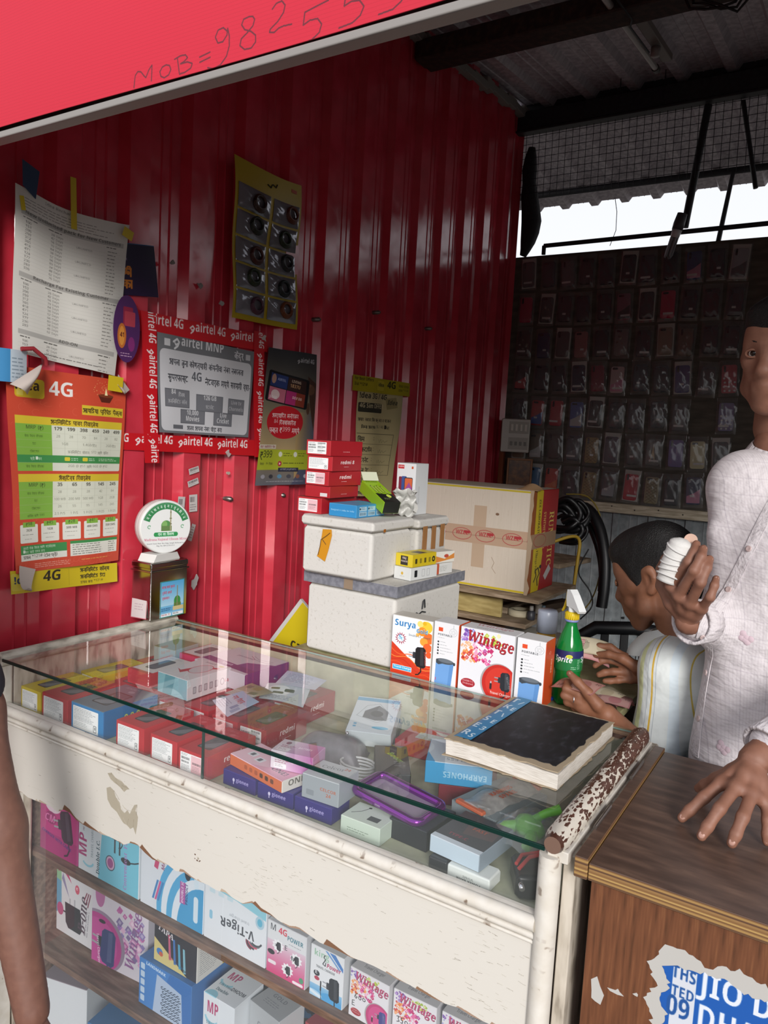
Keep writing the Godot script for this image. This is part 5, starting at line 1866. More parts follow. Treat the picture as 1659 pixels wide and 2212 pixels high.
	b.patch(8, 8, func(u: float, v: float) -> Vector3: return v3((u - 0.5) * 0.10, 0.040 * pow(sin(PI * u) * sin(PI * v), 0.5) + 0.004 + 0.003 * sin(u * 17.0 + v * 9.0), (v - 0.5) * 0.13), Vector3.UP)
	part("bag", b, lh)
# ------------------------------------------------------------------ things on the red wall
func hang(b: MB, tl: Vector2, tr: Vector2, br: Vector2, bl: Vector2, off: float, r: Rect2, wave := 0.003, ph := 0.0, nu := 10, nv := 12, sag := 0.0) -> void:
	b.patch(nu, nv, func(u: float, v: float) -> Vector3:
		var p := tl.lerp(tr, u).lerp(bl.lerp(br, u), v)
		return v3(WALL + off + wave * (sin(p.y * 26.0 + ph) + 0.5 * sin(p.x * 17.0 + p.y * 9.0 + ph * 2.0)), p.x - sag * sin(PI * u) * (1.0 - v), p.y), Vector3.RIGHT, r, 0.0003)
func poster(called: String, f: Face, q: Array, off: float, label: String, category := "poster", wave := 0.003, ph := 0.0, group := "", sag := 0.0) -> MeshInstance3D:
	var b := mb(f.mat)
	hang(b, q[0], q[1], q[2], q[3], off, f.r, wave, ph, 12, 12, sag)
	return one(called, b, label, category, Vector3.ZERO, 0.0, group)
func airtel_mark(c: Ink, x: float, y: float, s: float, ink) -> void:
	c.line([v2(x, y - 0.42 * s), v2(x + 0.3 * s, y - 0.62 * s), v2(x + 0.48 * s, y - 0.45 * s), v2(x + 0.36 * s, y - 0.2 * s), v2(x + 0.1 * s, y - 0.02 * s)], s * 0.13, ink)
	c.line([v2(x + 0.12 * s, y - 0.36 * s), v2(x + 0.2 * s, y - 0.24 * s), v2(x + 0.32 * s, y - 0.34 * s)], s * 0.1, ink)
func airtel_tape(n: int, start := 0.0) -> Face:
	var c := Ink.new(110 * n + 40, 34, col("c3141f"))
	for i in n + 1:
		var x := start + i * 110.0
		airtel_mark(c, x, 23, 22, "ece6e4")
		c.text("airtel", x + 13, 24, 23, "ece6e4", "sansbold", 0, 0.86)
		c.text("4G", x + 70, 24, 23, "ece6e4", "sansbold", 0, 0.86)
	return face(c)
func wall_things() -> void:
	tariff_sheet()
	idea_poster()
	airtel_frame()
	offer_poster()
	sim_sheet()
	ring_card()
	scraps()
	donation_box()
func tariff_sheet() -> void:
	var c := Ink.new(250, 400, col("cfcdc6"))
	c.text("Idea Recharge", 60, 16, 10, "6a6864")
	for k in 4:
		c.small(18, 22 + k * 7, 200, 1, 6, "8d8b86", rng)
	var y := 52.0
	for q in [["New Unlimited pack for New Customers", 13], ["Recharge For Existing Customer", 12], ["ADD-ON", 4]]:
		c.rect(12, y, 228, 12, "a9a7a2")
		c.text(q[0], 126, y + 10, 11, "5a5854", "sansbold", 0.5)
		y += 16
		c.small(16, y, 30, 1, 6, "55534f", rng)
		c.small(70, y, 40, 1, 6, "55534f", rng)
		c.small(196, y, 36, 1, 6, "55534f", rng)
		y += 9
		for j in q[1]:
			c.rect(12, y + 7.5, 228, 0.5, "bab8b2")
			c.text(str(100 + (j * 53) % 400), 20, y + 6, 8, "5a5854")
			c.text("%d Days" % (28 + (j * 14) % 60), 76, y + 6, 7.5, "6a6864")
			if j % 4 == 1:
				c.text("UNLIMITED", 130, y + 6, 6.5, "75736f")
			c.small(200, y + 2, 28, 1, 6, "7d7b76", rng)
			y += 9.2
		y += 4
	c.small(30, 386, 180, 1, 6, "6a6864", rng)
	poster("tariff_sheet", face(c), [v2(2.16, -1.172), v2(2.150, -1.536), v2(1.706, -1.492), v2(1.738, -1.166)], 0.012, "grey printed tariff list taped to the red wall above orange poster", "paper", 0.005, 1.0, "", 0.02)
	c = Ink.new(130, 170, col("221338"))
	c.blend(0, 0, 130, 170, "1c1230", "2a163e")
	c.text("xak", 8, 60, 14, "9a8aa8", "sansbold")
	c.dev("ळी", 18, 108, 24, "c97a2a", 1.8)
	c.dev("का", 18, 146, 24, "c97a2a", 1.8)
	c.rect(0, 0, 130, 3, "2f5a8a")
	poster("festival_poster", face(c), [v2(2.094, -1.500), v2(2.112, -1.628), v2(1.962, -1.652), v2(1.944, -1.500)], 0.004, "dark purple poster with orange lettering tucked behind the tariff list", "poster", 0.002)
	c = Ink.new(120, 200, col("3a1c48"))
	c.ell(60, 100, 56, 94, "4a2458")
	c.rrect(44, 40, 40, 50, 4, "8a2440")
	c.rrect(50, 52, 44, 40, 4, "a83a4a")
	c.ell(40, 120, 18, 34, "b5652c")
	c.ell(40, 120, 11, 26, "d08a3a")
	c.text("41", 32, 128, 18, "5a2418", "sansbold")
	c.ell(80, 140, 14, 20, "7a2a6a")
	c.small(36, 166, 50, 2, 7, "c0a0b8", rng)
	var f := face(c)
	var b := mb(f.mat)
	b.use(f.mat)
	var n := 28
	var ce := v3(WALL + 0.024, 1.846, -1.520)
	var rd := func(k: float) -> Vector3: return ce + v3(0, sin(k) * 0.098, -cos(k) * 0.048)
	for k in n:
		var a0 := TAU * k / n
		var a1 := TAU * (k + 1) / n
		var uv := func(a: float) -> Vector2: return f.r.position + f.r.size * v2(0.5 + 0.46 * cos(a), 0.5 - 0.46 * sin(a))
		b.flat(ce, rd.call(a0), rd.call(a1), Vector3.RIGHT, f.r.get_center(), uv.call(a0), uv.call(a1))
		b.quad(rd.call(a0), rd.call(a1), rd.call(a1) - v3(0.001, 0, 0), rd.call(a0) - v3(0.001, 0, 0), rd.call(a0) - ce, Rect2(f.r.get_center(), Vector2.ZERO))
	one("oval_sticker", b, "purple oval sticker with a lamp at the edge of the tariff list", "sticker")
	b = mb(mat("1f3556", 0.5))
	hang(b, v2(2.222, -1.186), v2(2.206, -1.236), v2(2.134, -1.226), v2(2.158, -1.188), 0.022, Rect2(0, 0, 1, 1), 0.002)
	one("blue_tag", b, "small dark blue tag at the top left corner of the tariff list", "tag")
	for q in [[2.185, -1.338, 0.135, 0.018, 2.0, "narrow upright piece of yellow tape at top of the tariff list"], [2.150, -1.520, 0.028, 0.036, -18.0, "yellow tape on the top right corner of the tariff list"], [1.712, -1.486, 0.044, 0.052, -4.0, "square of yellow tape at the tariff list's bottom right corner"], [2.145, -1.190, 0.035, 0.012, 10.0, "scrap of yellow tape under the dark blue tag"]]:
		b = mb(mat("c8b021", 0.4))
		b.box(Transform3D(Basis(Vector3.RIGHT, deg_to_rad(q[4])), v3(WALL + 0.021, q[0] - 0.03, q[1])), v3(0.0006, q[2], q[3]))
		one("yellow_tape", b, q[5], "tape", Vector3.ZERO, 0, "pieces of yellow tape on the wall")
	var po := thing("hanging_pouch", "small blue and white pouch with a red cord above the orange poster", "pouch", v3(WALL + 0.02, 1.70, -1.160))
	c = Ink.new(100, 80, col("b9c6d0"))
	c.rect(0, 0, 50, 80, "3f86b8")
	c.at(20, 74, -82)
	c.text("IDNA", 0, 0, 24, "e4ecf2", "sansbold")
	c.home()
	c.small(54, 20, 40, 6, 9, "8494a0", rng)
	f = face(c)
	b = mb(f.mat)
	b.patch(6, 6, func(u: float, v: float) -> Vector3: return v3(0.012 * sin(PI * u), 0.042 - v * 0.084, 0.06 - u * 0.105), Vector3.RIGHT, f.r, 0.002)
	part("packet", b, po)
	b = mb(mat("8a1f28", 0.6))
	b.tube([v3(0.014, 0.045, -0.02), v3(0.02, 0.05, -0.05), v3(0.02, 0.028, -0.085), v3(0.016, 0.012, -0.092)], 0.006, 7)
	part("cord", b, po, "red cord")
func idea_poster() -> void:
	var W := 400.0
	var H := 640.0
	var c := Ink.new(W, H, col("c84a33"))
	for k in 60:
		var x := rng.randf() * W
		var y := rng.randf() * H
		c.arc(x, y, rng.randf_range(6, 18), rng.randf_range(6, 14), rng.randf_range(0, 180), rng.randf_range(200, 360), 1.0, "d4614a", 10)
	c.rrect(24, 36, 96, 62, 10, "d2b42c")
	c.rect(30, 42, 20, 50, "d9c85a")
	c.text("!dea", 24, 84, 44, "3a2a24", "sansbold", 0, 0.9)
	c.text("4G", 134, 98, 66, "e8e4e0", "sansbold", 0, 0.95)
	for k in 60:
		var a := rng.randf() * TAU
		var d := rng.randf_range(6, 46)
		c.ell(320 + cos(a) * d, 40 + sin(a) * d * 0.8, 1.3, 1.3, "e0b070", 6)
	c.poly([v2(294, 64), v2(352, 64), v2(338, 88), v2(306, 88)], "5a2418")
	c.ell(323, 64, 29, 6, "7a3a22")
	c.poly([v2(318, 62), v2(323, 34), v2(330, 62)], "f2e6b0")
	c.rect(238, 104, 152, 34, "d3bb35")
	c.dev("आयडिया प्रिपेड पॅक्स", 314, 130, 14, "33251c", 1.2, 0.5)
	var table := func(y: float, title: String, cols: Array, rows: Array, h: float) -> void:
		c.rrect(22, y, 366, h, 5, "d3d6c6")
		c.rect(22, y, 366, 26, "d3bb35")
		c.dev(title, 216, y + 21, 12.5, "33251c", 1.1, 0.5)
		c.rect(22, y + 26, 118, h - 26, "7fae45")
		c.text("MRP (₹)", 84, y + 46, 17, "3a4a26", "sansbold", 0.5)
		var step := 248.0 / cols.size()
		for i in cols.size():
			c.text(cols[i], 140 + step * (i + 0.5), y + 46, 16, "4a4a40", "sansbold", 0.5)
			if i:
				c.rect(140 + step * i, y + 30, 0.8, h - 60, "b5b8a8")
		for j in rows.size():
			var yy := y + 52 + j * 25.0
			c.rect(22, yy, 366, 0.8, "b0b4a0")
			if rows[j] is String:
				c.rect(22, yy, 366, 25, "3f8a4c")
				c.dev(rows[j], 84, yy + 17, 8, "d8e4d0", 1.0, 0.5)
				for z in 2:
					c.rrect(180 + z * 60, yy + 5, 18, 13, 3, "d3c23a")
					c.small(202 + z * 60, yy + 8, 26, 2, 6, "cfe0c8", rng)
				c.small(300, yy + 8, 76, 2, 6, "cfe0c8", rng)
			else:
				c.dev(["सेवा वैधता (दिवस)", "डेटा", "टॉकटाइम", "कॉलिंग आणि SMS"][j % 4], 80, yy + 17, 7, "4a6a2a", 0.9, 0.5)
				for i in rows[j].size():
					c.text(rows[j][i], 140 + 248.0 / rows[j].size() * (i + 0.5), yy + 17, 12, "85877a", "sans", 0.5)
	table.call(156.0, "अनलिमिटेड पावर रिचार्जेस", ["179", "199", "398", "459", "249", "499"], [["28", "28", "70", "84", "28", "82"], ["1GB", "1.4GB/दिन", "2GB/दिन"], ["अनलिमिटेड लोकल, STD आणि रोमिंग"], "फ्री ऑफर", ["2GB @ ₹51 आणि 6GB @ ₹92"]], 180.0)
	table.call(346.0, "ॲक्टिव्ह रिचार्जेस", ["35", "65", "95", "145", "245"], [["28", "28", "28", "42", "84"], ["100 MB", "200 MB", "500 MB", "1GB", "2GB"], ["26", "55", "95", "145", "245"], ["2.5 P/S", "1 P/S", "1 P/2S", "1 P/2S", "1 P/2S"]], 150.0)
	for i in 5:
		var x := 22.0 + i * 76
		c.rrect(x, 514, 64, 62, 4, "dcdcd2")
		c.rect(x + 10, 506, 44, 17, "7fae45")
		c.text(["₹98", "₹45", "₹28", "₹41", "₹32"][i], x + 32, 520, 15, "3a4a26", "sansbold", 0.5)
		c.text(["2GB", "1GB", "500 MB", "400 SMS", "350 SMS"][i], x + 32, 540, 11, "6a6a60", "sansbold", 0.5)
		c.small(x + 8, 547, 46, 1, 6, "9a9a90", rng)
		c.small(x + 16, 562, 32, 1, 5, "9a9a90", rng)
	c.rect(22, 584, 166, 30, "3f8a4c")
	c.dev("तुमची सेवा वैधता आणि सर्वोत्तम", 30, 598, 7.5, "d0dccb", 1.0)
	c.dev("ऑफर साठी डायल करा", 30, 611, 7.5, "d0dccb", 1.0)
	c.rect(22, 614, 166, 22, "dcdcd2")
	c.dev("डायल *121# (टोल-फ्री)", 30, 630, 10, "4a4a44", 1.1)
	c.rect(200, 582, 188, 54, "dcdcd2")
	c.rect(200, 582, 188, 10, "3f8a4c")
	c.small(208, 596, 120, 5, 8, "75756c", rng)
	c.small(350, 596, 32, 5, 8, "75756c", rng)
	var big := Ink.new(W, H + 34, col("c84a33"))
	big.img.blit_rect(c.img, Rect2i(0, 0, int(W * 2), int(H * 2)), Vector2i.ZERO)
	for k in 24:
		big.arc(rng.randf() * W, H + rng.randf() * 34, 10, 8, 0, 260, 1.0, "d4614a", 8)
	big.small(70, H + 8, 130, 3, 6, "e0a898", rng)
	big.small(240, H + 10, 130, 1, 8, "d8a050", rng)
	var f := face(big)
	var o := thing("tariff_poster", "orange recharge tariff poster with yellow and green tables on the red wall", "poster")
	var b := mb(f.mat)
	hang(b, v2(1.704, -1.150), v2(1.694, -1.538), v2(1.150, -1.520), v2(1.150, -1.185), 0.008, f.r, 0.004, 0.6, 14, 16)
	part("print", b, o)
	var back := mat("b3a79f", 0.6)
	var curl := func(o0: Vector3, along: Vector3, out: Vector3, w: float, l: float) -> void:
		var k := mb(back)
		k.patch(8, 6, func(u: float, v: float) -> Vector3:
			var a := u * 2.6
			return o0 + along * (v - 0.5) * w * (1.0 - 0.75 * u) + out * (sin(a) * l * 0.55 + u * l * 0.5) + v3(0.004 + (1.0 - cos(a)) * l * 0.22, 0, 0), Vector3.RIGHT, Rect2(0, 0, 1, 1), 0.0005)
		part("curled_corner", k, o, "grey paper back of a curled corner")
	var fl := mb(back)
	fl.patch(8, 6, func(u: float, v: float) -> Vector3:
		var a := v3(WALL + 0.018, 1.716, -1.252)
		var e := v3(WALL + 0.050, 1.652, -1.140).lerp(v3(WALL + 0.050, 1.628, -1.188), v)
		return a.lerp(e, u) + v3(0.030 * sin(PI * u * 0.8) * sin(PI * v), 0, 0), Vector3.RIGHT, Rect2(0, 0, 1, 1), 0.0005)
	part("curled_corner", fl, o, "large curled corner showing the grey paper back")
	curl.call(v3(WALL + 0.012, 1.690, -1.520), v3(0, 0.7, 0.7), v3(0, -0.8, 0.5), 0.06, 0.035)
	curl.call(v3(WALL + 0.012, 1.165, -1.215), v3(0, -0.3, -0.95), v3(0, -0.95, 0.2), 0.05, 0.07)
	c = Ink.new(300, 62, col("d0b91e"))
	c.text("!dea", 8, 44, 26, "3a2a24", "sansbold", 0, 0.8)
	c.rrect(2, 8, 46, 46, 6, "d8c64a")
	c.text("!d", 8, 42, 26, "2f3f6a", "sansbold")
	c.text("4G", 82, 46, 40, "2c2620", "sansbold", 0, 1.0, 0.1)
	c.rect(156, 6, 1.4, 50, "b39c14")
	c.dev("अनलिमिटेड कॉल्स", 188, 20, 10, "2c2620", 1.2)
	c.dev("अनलिमिटेड डेटा", 188, 40, 10, "2c2620", 1.2)
	c.dev("डायल करा *121#", 188, 55, 7, "4a4220", 1.0)
	poster("poster_strip", face(c), [v2(1.158, -1.172), v2(1.142, -1.518), v2(1.084, -1.520), v2(1.094, -1.176)], 0.003, "yellow 4G strip under the orange tariff poster", "poster", 0.002, 2.0)
func airtel_frame() -> void:
	var g := "red airtel tape strips"
	var ft := airtel_tape(3, -72.0)
	poster("brand_tape", ft, [v2(1.912, -1.535), v2(1.916, -2.172), v2(1.858, -2.172), v2(1.850, -1.535)], 0.003, "red airtel 4G tape above the grey notice", "tape", 0.002, 0.0, g)
	poster("brand_tape", airtel_tape(3, -82.0), [v2(1.540, -1.535), v2(1.532, -2.125), v2(1.474, -2.125), v2(1.488, -1.535)], 0.003, "red airtel 4G tape below the grey notice", "tape", 0.002, 0.5, g)
	var fl := airtel_tape(3, -20.0)
	var b := mb(fl.mat)
	var up := func(z0: float, z1: float, y0: float, y1: float, ff: Face, ph: float, label: String) -> void:
		var k := mb(ff.mat)
		k.patch(24, 6, func(u: float, v: float) -> Vector3: return v3(WALL + 0.0055 + 0.002 * sin(u * 7.0 + ph), lerpf(y0, y1, u), lerpf(z1, z0, v) - 0.028 * u), Vector3.RIGHT, ff.r, 0.0003)
		one("brand_tape", k, label, "tape", Vector3.ZERO, 0, g)
	up.call(-1.585, -1.643, 1.912, 1.448, fl, 0.0, "upright red airtel 4G tape left of the grey notice")
	up.call(-2.090, -2.146, 1.925, 1.470, airtel_tape(3, -46.0), 1.0, "upright red airtel 4G tape right of the grey notice")
	var c := Ink.new(440, 310, col("6d6f73"))
	c.rrect(10, 46, 420, 256, 18, "c4c5c9")
	c.rect(28, 14, 24, 22, "c9cacd")
	airtel_mark(c, 66, 42, 52, "d4d5d8")
	c.text("airtel MNP", 100, 38, 42, "d4d5d8", "sansbold", 0, 0.86)
	c.dev("केंद्र", 342, 38, 21, "d4d5d8", 1.2)
	c.rect(400, 16, 22, 20, "b9babd")
	c.dev("आपला जुना कोणत्याही कंपनीचा नंबर नबदलता", 220, 92, 17, "33353b", 1.1, 0.5, 0.92)
	c.dev("सुपरफास्ट", 42, 142, 18, "33353b", 1.1)
	c.text("4G", 148, 144, 40, "5a5d63", "sansbold", 0, 0.9)
	c.dev("नेटवर्क मध्ये सहभागी व्हा.", 206, 142, 18, "33353b", 1.1, 0.0, 0.95)
	for q in [[28, 168, 110, 58, "84 ", "दिवस", "अनलिमिटेड कॉल"], [168, 176, 122, 56, "126 GB", "", "इंटरनेट"], [318, 178, 88, 54, "", "", ""], [96, 230, 112, 46, "10,000", "", "Movies"], [248, 230, 96, 46, "Live", "", "Cricket"]]:
		c.rect(q[0], q[1], q[2], q[3], "63656b")
		c.rect(q[0] + 3, q[1] + 3, q[2] - 6, q[3] - 6, "707278")
		if q[4]:
			c.text(q[4], q[0] + q[2] * (0.5 if q[5] == "" else 0.36), q[1] + 22, 21, "c9cacd", "sansbold", 0.5, 0.85)
		if q[5]:
			c.dev(q[5], q[0] + 60, q[1] + 23, 11, "c9cacd", 1.0)
		if q[6].begins_with("M") or q[6].begins_with("C"):
			c.text(q[6], q[0] + q[2] / 2.0, q[1] + 42, 22, "c9cacd", "sansbold", 0.5, 0.85)
		elif q[6]:
			c.dev(q[6], q[0] + q[2] / 2.0, q[1] + 46, 11, "b9babd", 1.0, 0.5)
	c.text("Live tv", 362, 202, 18, "a5a6aa", "sansbold", 0.5)
	c.text("Channels", 362, 224, 18, "a5a6aa", "sansbold", 0.5)
	c.rect(62, 282, 46, 13, "63656b")
	c.dev("आजच आपला नंबर पोर्ट करा", 128, 297, 12.5, "33353b", 1.1, 0.0, 0.95)
	poster("porting_notice", face(c), [v2(1.856, -1.645), v2(1.850, -2.094), v2(1.541, -2.082), v2(1.546, -1.662)], 0.009, "grey and white number porting notice framed by red tape", "notice", 0.003, 1.4)
func offer_poster() -> void:
	var c := Ink.new(220, 400, col("8d8474"))
	c.blend(0, 0, 220, 150, "3a3b40", "77705f")
	c.blend(0, 150, 220, 160, "77705f", "b39a6e")
	c.blend(0, 310, 220, 90, "8f7c58", "62646e")
	c.blend(140, 180, 80, 200, "a98f62", "55586a", true, 30)
	c.poly([v2(130, 400), v2(220, 250), v2(220, 400)], "4d5064")
	c.poly([v2(178, 70), v2(220, 90), v2(220, 240), v2(206, 200), v2(190, 150)], "4a3228")
	c.ell(192, 110, 22, 16, "6a4a38")
	c.ell(176, 98, 20, 7, "7a5a46")
	c.ell(184, 168, 9, 18, "5a3e30")
	c.at(16, 62, 7)
	c.rrect(0, 0, 172, 90, 8, "15161a")
	c.rect(12, 6, 70, 38, "2a3a70")
	c.ell(26, 22, 10, 14, "b08a78")
	c.text("AIRTEL", 42, 26, 10, "a9b4d0", "sansbold")
	c.rect(84, 6, 74, 38, "3a2420")
	c.text("LIVING", 96, 22, 11, "d8c8b0", "sansbold")
	c.text("1837U", 92, 38, 14, "c9a070", "sansbold")
	c.rect(12, 46, 68, 40, "c06a80")
	c.ell(40, 66, 18, 14, "e0c8c8")
	c.text("JUDGE", 16, 82, 11, "f0e8e8", "sansbold")
	c.rect(82, 46, 38, 40, "b03070")
	c.rect(120, 46, 38, 40, "8a3a2a")
	c.text("DEV DD", 106, 70, 11, "f0e0d8", "sansbold")
	c.home()
	airtel_mark(c, 128, 36, 18, "d0d2d6")
	c.text("airtel 4G", 140, 36, 19, "d0d2d6", "sansbold", 0, 0.86)
	c.ell(92, 212, 72, 48, "bb1d28", 36)
	c.ell(92, 220, 66, 42, "bb1d28", 36)
	c.dev("अमर्यादित मनोरंजन", 92, 200, 11, "eadcda", 1.2, 0.5)
	c.dev("84 दिवसांकरिता", 92, 220, 11, "eadcda", 1.2, 0.5)
	c.dev("फक्त ₹399 मध्ये", 92, 244, 13, "eadcda", 1.3, 0.5)
	c.rect(0, 280, 68, 12, "cfc8b8")
	c.dev("बेस्ट अनलिमिटेड पॅक", 4, 290, 6, "8a4a4a", 1.0)
	c.rrect(-8, 294, 210, 60, 6, "a6b02e")
	c.text("₹399", 6, 324, 28, "2a2c20", "sansbold", 0, 0.85)
	c.dev("वैधता - 84 दिवस", 10, 340, 6, "4a5020", 1.0)
	for q in [[88, 308], [142, 308]]:
		c.ell(q[0], q[1], 7, 8, "d8dac8")
		c.small(q[0] + 11, q[1] - 4, 34, 2, 7, "5a6020", rng)
	c.ell(88, 336, 7, 8, "b03040")
	c.poly([v2(86, 332), v2(92, 336), v2(86, 340)], "f0e0e0")
	c.small(100, 333, 90, 1, 8, "5a6020", rng)
	c.rect(84, 348, 72, 12, "2e3040")
	c.text("airtel payments", 120, 357, 8, "d0d2d8", "sans", 0.5)
	for i in 6:
		c.ell(26 + i * 32, 374, 8, 6, ["9a98a0", "3a3a40", "5a8aa8", "4a4a52", "8a5a4a", "b0b0b8"][i])
	c.small(40, 388, 140, 1, 5, "b0b0b4", rng)
	poster("offer_poster", face(c), [v2(1.876, -2.170), v2(1.884, -2.470), v2(1.362, -2.472), v2(1.364, -2.122)], 0.009, "grey and gold 399 offer poster showing a phone in a hand", "poster", 0.004, 0.3)
func sim_sheet() -> void:
	var c := Ink.new(220, 400, col("c4b586"))
	c.text("!dea 3G / 4G", 8, 32, 28, "2b2820", "sansbold", 0, 0.86)
	c.rrect(6, 42, 118, 36, 5, "3a382c")
	c.text("4G Sim OFFER", 12, 67, 24, "cfc39a", "sansbold", 0, 0.76)
	c.poly([v2(140, 20), v2(186, 12), v2(196, 52), v2(150, 62)], "a09264")
	c.text("Idea", 148, 48, 24, "3a382c", "sansbold", 0, 0.85, 0.2)
	c.dev("आधार नंबरवर सिम चालू करा व पटकन", 8, 112, 11, "2b2820", 1.0, 0.0, 0.8)
	c.dev("मिळवा आकर्षक 3G / 4G ऑफर", 22, 140, 11, "2b2820", 1.0, 0.0, 0.8)
	c.rect(4, 158, 186, 1.6, "2b2820")
	for k in 4:
		c.rect(4, 158 + (k + 1) * 40, 186, 1.4, "2b2820")
		c.dev(["सिम      :", "टॉकटाईम :", "इंटरनेट  :", "कॉल रेट  :"][k], 8, 188 + k * 40, 15, "2b2820", 1.2)
		c.line([v2(118, 180 + k * 40), v2(122, 192 + k * 40), v2(130, 178 + k * 40), v2(136, 192 + k * 40), v2(144, 182 + k * 40), v2(152, 190 + k * 40), v2(166, 182 + k * 40)], 1.3, "75704f")
	c.rect(190, 158, 1.6, 160, "2b2820")
	c.line([v2(20, 336), v2(28, 346), v2(40, 330)], 1.6, "4a4634")
	c.text("4 G", 22, 356, 30, "5a563f", "sans")
	c.line([v2(90, 338), v2(100, 350), v2(108, 336), v2(118, 350), v2(130, 338), v2(146, 348)], 1.4, "75704f")
	c.dev("फक्त", 20, 392, 11, "2b2820", 1.2)
	c.text("Idea", 62, 392, 20, "2b2820", "sansbold", 0, 0.9)
	c.dev("नेटवर्कवर", 110, 392, 11, "2b2820", 1.2)
	poster("sim_offer_sheet", face(c), [v2(1.765, -2.775), v2(1.772, -3.150), v2(1.290, -3.085), v2(1.300, -2.785)], 0.008, "tan SIM offer sheet with ruled rows behind the red phone boxes", "poster", 0.006, 0.9)
	c = Ink.new(300, 52, col("b5a51c"))
	c.text("For Best Offers", 10, 18, 14, "4a4410", "sansbold", 0, 0.85)
	c.text("Dial *121#", 10, 36, 14, "4a4410", "sansbold", 0, 0.85)
	c.rrect(118, 8, 40, 34, 6, "c9b830")
	c.text("idea", 122, 32, 17, "2a2a1c", "sansbold")
	c.text("4G", 176, 38, 34, "24220f", "sansbold")
	c.dev("वेगवान नेटवर्क", 232, 22, 8, "4a4410", 1.0)
	c.dev("डायल *121#", 232, 38, 8, "4a4410", 1.0)
	poster("poster_strip", face(c), [v2(1.830, -2.712), v2(1.834, -3.206), v2(1.770, -3.204), v2(1.762, -2.712)], 0.018, "yellow 4G strip across the top of the tan SIM offer sheet", "poster", 0.004, 1.0)
func ring_card() -> void:
	var o := thing("ring_card", "yellow card with ten plastic pockets of coiled rings on red wall", "card")
	var yel := mat("b59c10", 0.45)
	var b := mb(yel)
	var tl := v2(2.492, -1.958)
	var tr := v2(2.500, -2.330)
	var br := v2(1.962, -2.330)
	var bl := v2(1.950, -1.960)
	var pos := func(u: float, v: float) -> Vector3:
		var p := tl.lerp(tr, u).lerp(bl.lerp(br, u), v)
		return v3(WALL + 0.010 + 0.010 * sin(u * 4.0 + v * 2.0) + 0.006 * sin(v * 9.0), p.x - 0.014 * sin(PI * u) * (1.0 - v), p.y)
	b.patch(14, 20, pos, Vector3.RIGHT, Rect2(0, 0, 1, 1), 0.0006)
	part("backing", b, o, "yellow card")
	var film := mat("8c8c94", 0.14, 0.35)
	var hues := ["3a241c", "5a2a18", "262a22", "24301f", "4a2320", "2a2c30", "253020", "20282a", "4a2a3a", "6a3a20"]
	var k := 0
	for row in 5:
		for cl in 2:
			var u0 := 0.035 + cl * 0.49
			var u1 := u0 + 0.44
			var v0 := 0.155 + row * 0.165
			var v1 := v0 + 0.150
			b = mb(film)
			var ph := k * 1.7
			b.patch(9, 9, func(u: float, v: float) -> Vector3:
				var p: Vector3 = pos.call(lerpf(u0, u1, u), lerpf(v0, v1, v))
				var e := pow(sin(PI * u) * sin(PI * v), 0.35)
				return p + v3(0.002 + 0.010 * e + 0.0022 * sin(u * 23.0 + ph) * sin(v * 19.0 + ph * 2.0) * e, 0, 0), Vector3.RIGHT)
			var pk := part("pocket", b, o, "crinkled clear pocket")
			var ce: Vector3 = pos.call(lerpf(u0, u1, 0.55 + 0.08 * sin(ph)), lerpf(v0, v1, 0.52 + 0.08 * cos(ph)))
			b = mb(mat(hues[k], 0.3))
			for t in 3:
				var ring := []
				for i in 19:
					var a := TAU * i / 18
					ring.append(ce + v3(0.016 + t * 0.0035, (0.026 - t * 0.002) * sin(a) + 0.002 * t, (0.030 - t * 0.002) * cos(a) + 0.002 * t))
				b.tube(ring, 0.0055, 6, false)
			part("ring", b, pk, "coiled dark ring")
			k += 1
	b = mb(mat("2a2410", 0.6))
	for q in [[0.42, 0.085], [0.50, 0.07]]:
		b.tube([pos.call(q[0], q[1]) + v3(0.002, 0, 0), pos.call(q[0] + 0.05, q[1] + 0.012) + v3(0.002, 0, 0), pos.call(q[0] + 0.07, q[1] - 0.012) + v3(0.002, 0, 0)], 0.0022, 5)
	part("pen_mark", b, o)
	b = mb(mat("b0481c", 0.5))
	b.box(T(pos.call(0.86, 0.06) + v3(0.002, 0, 0)), v3(0.001, 0.012, 0.03))
	part("price_mark", b, o)
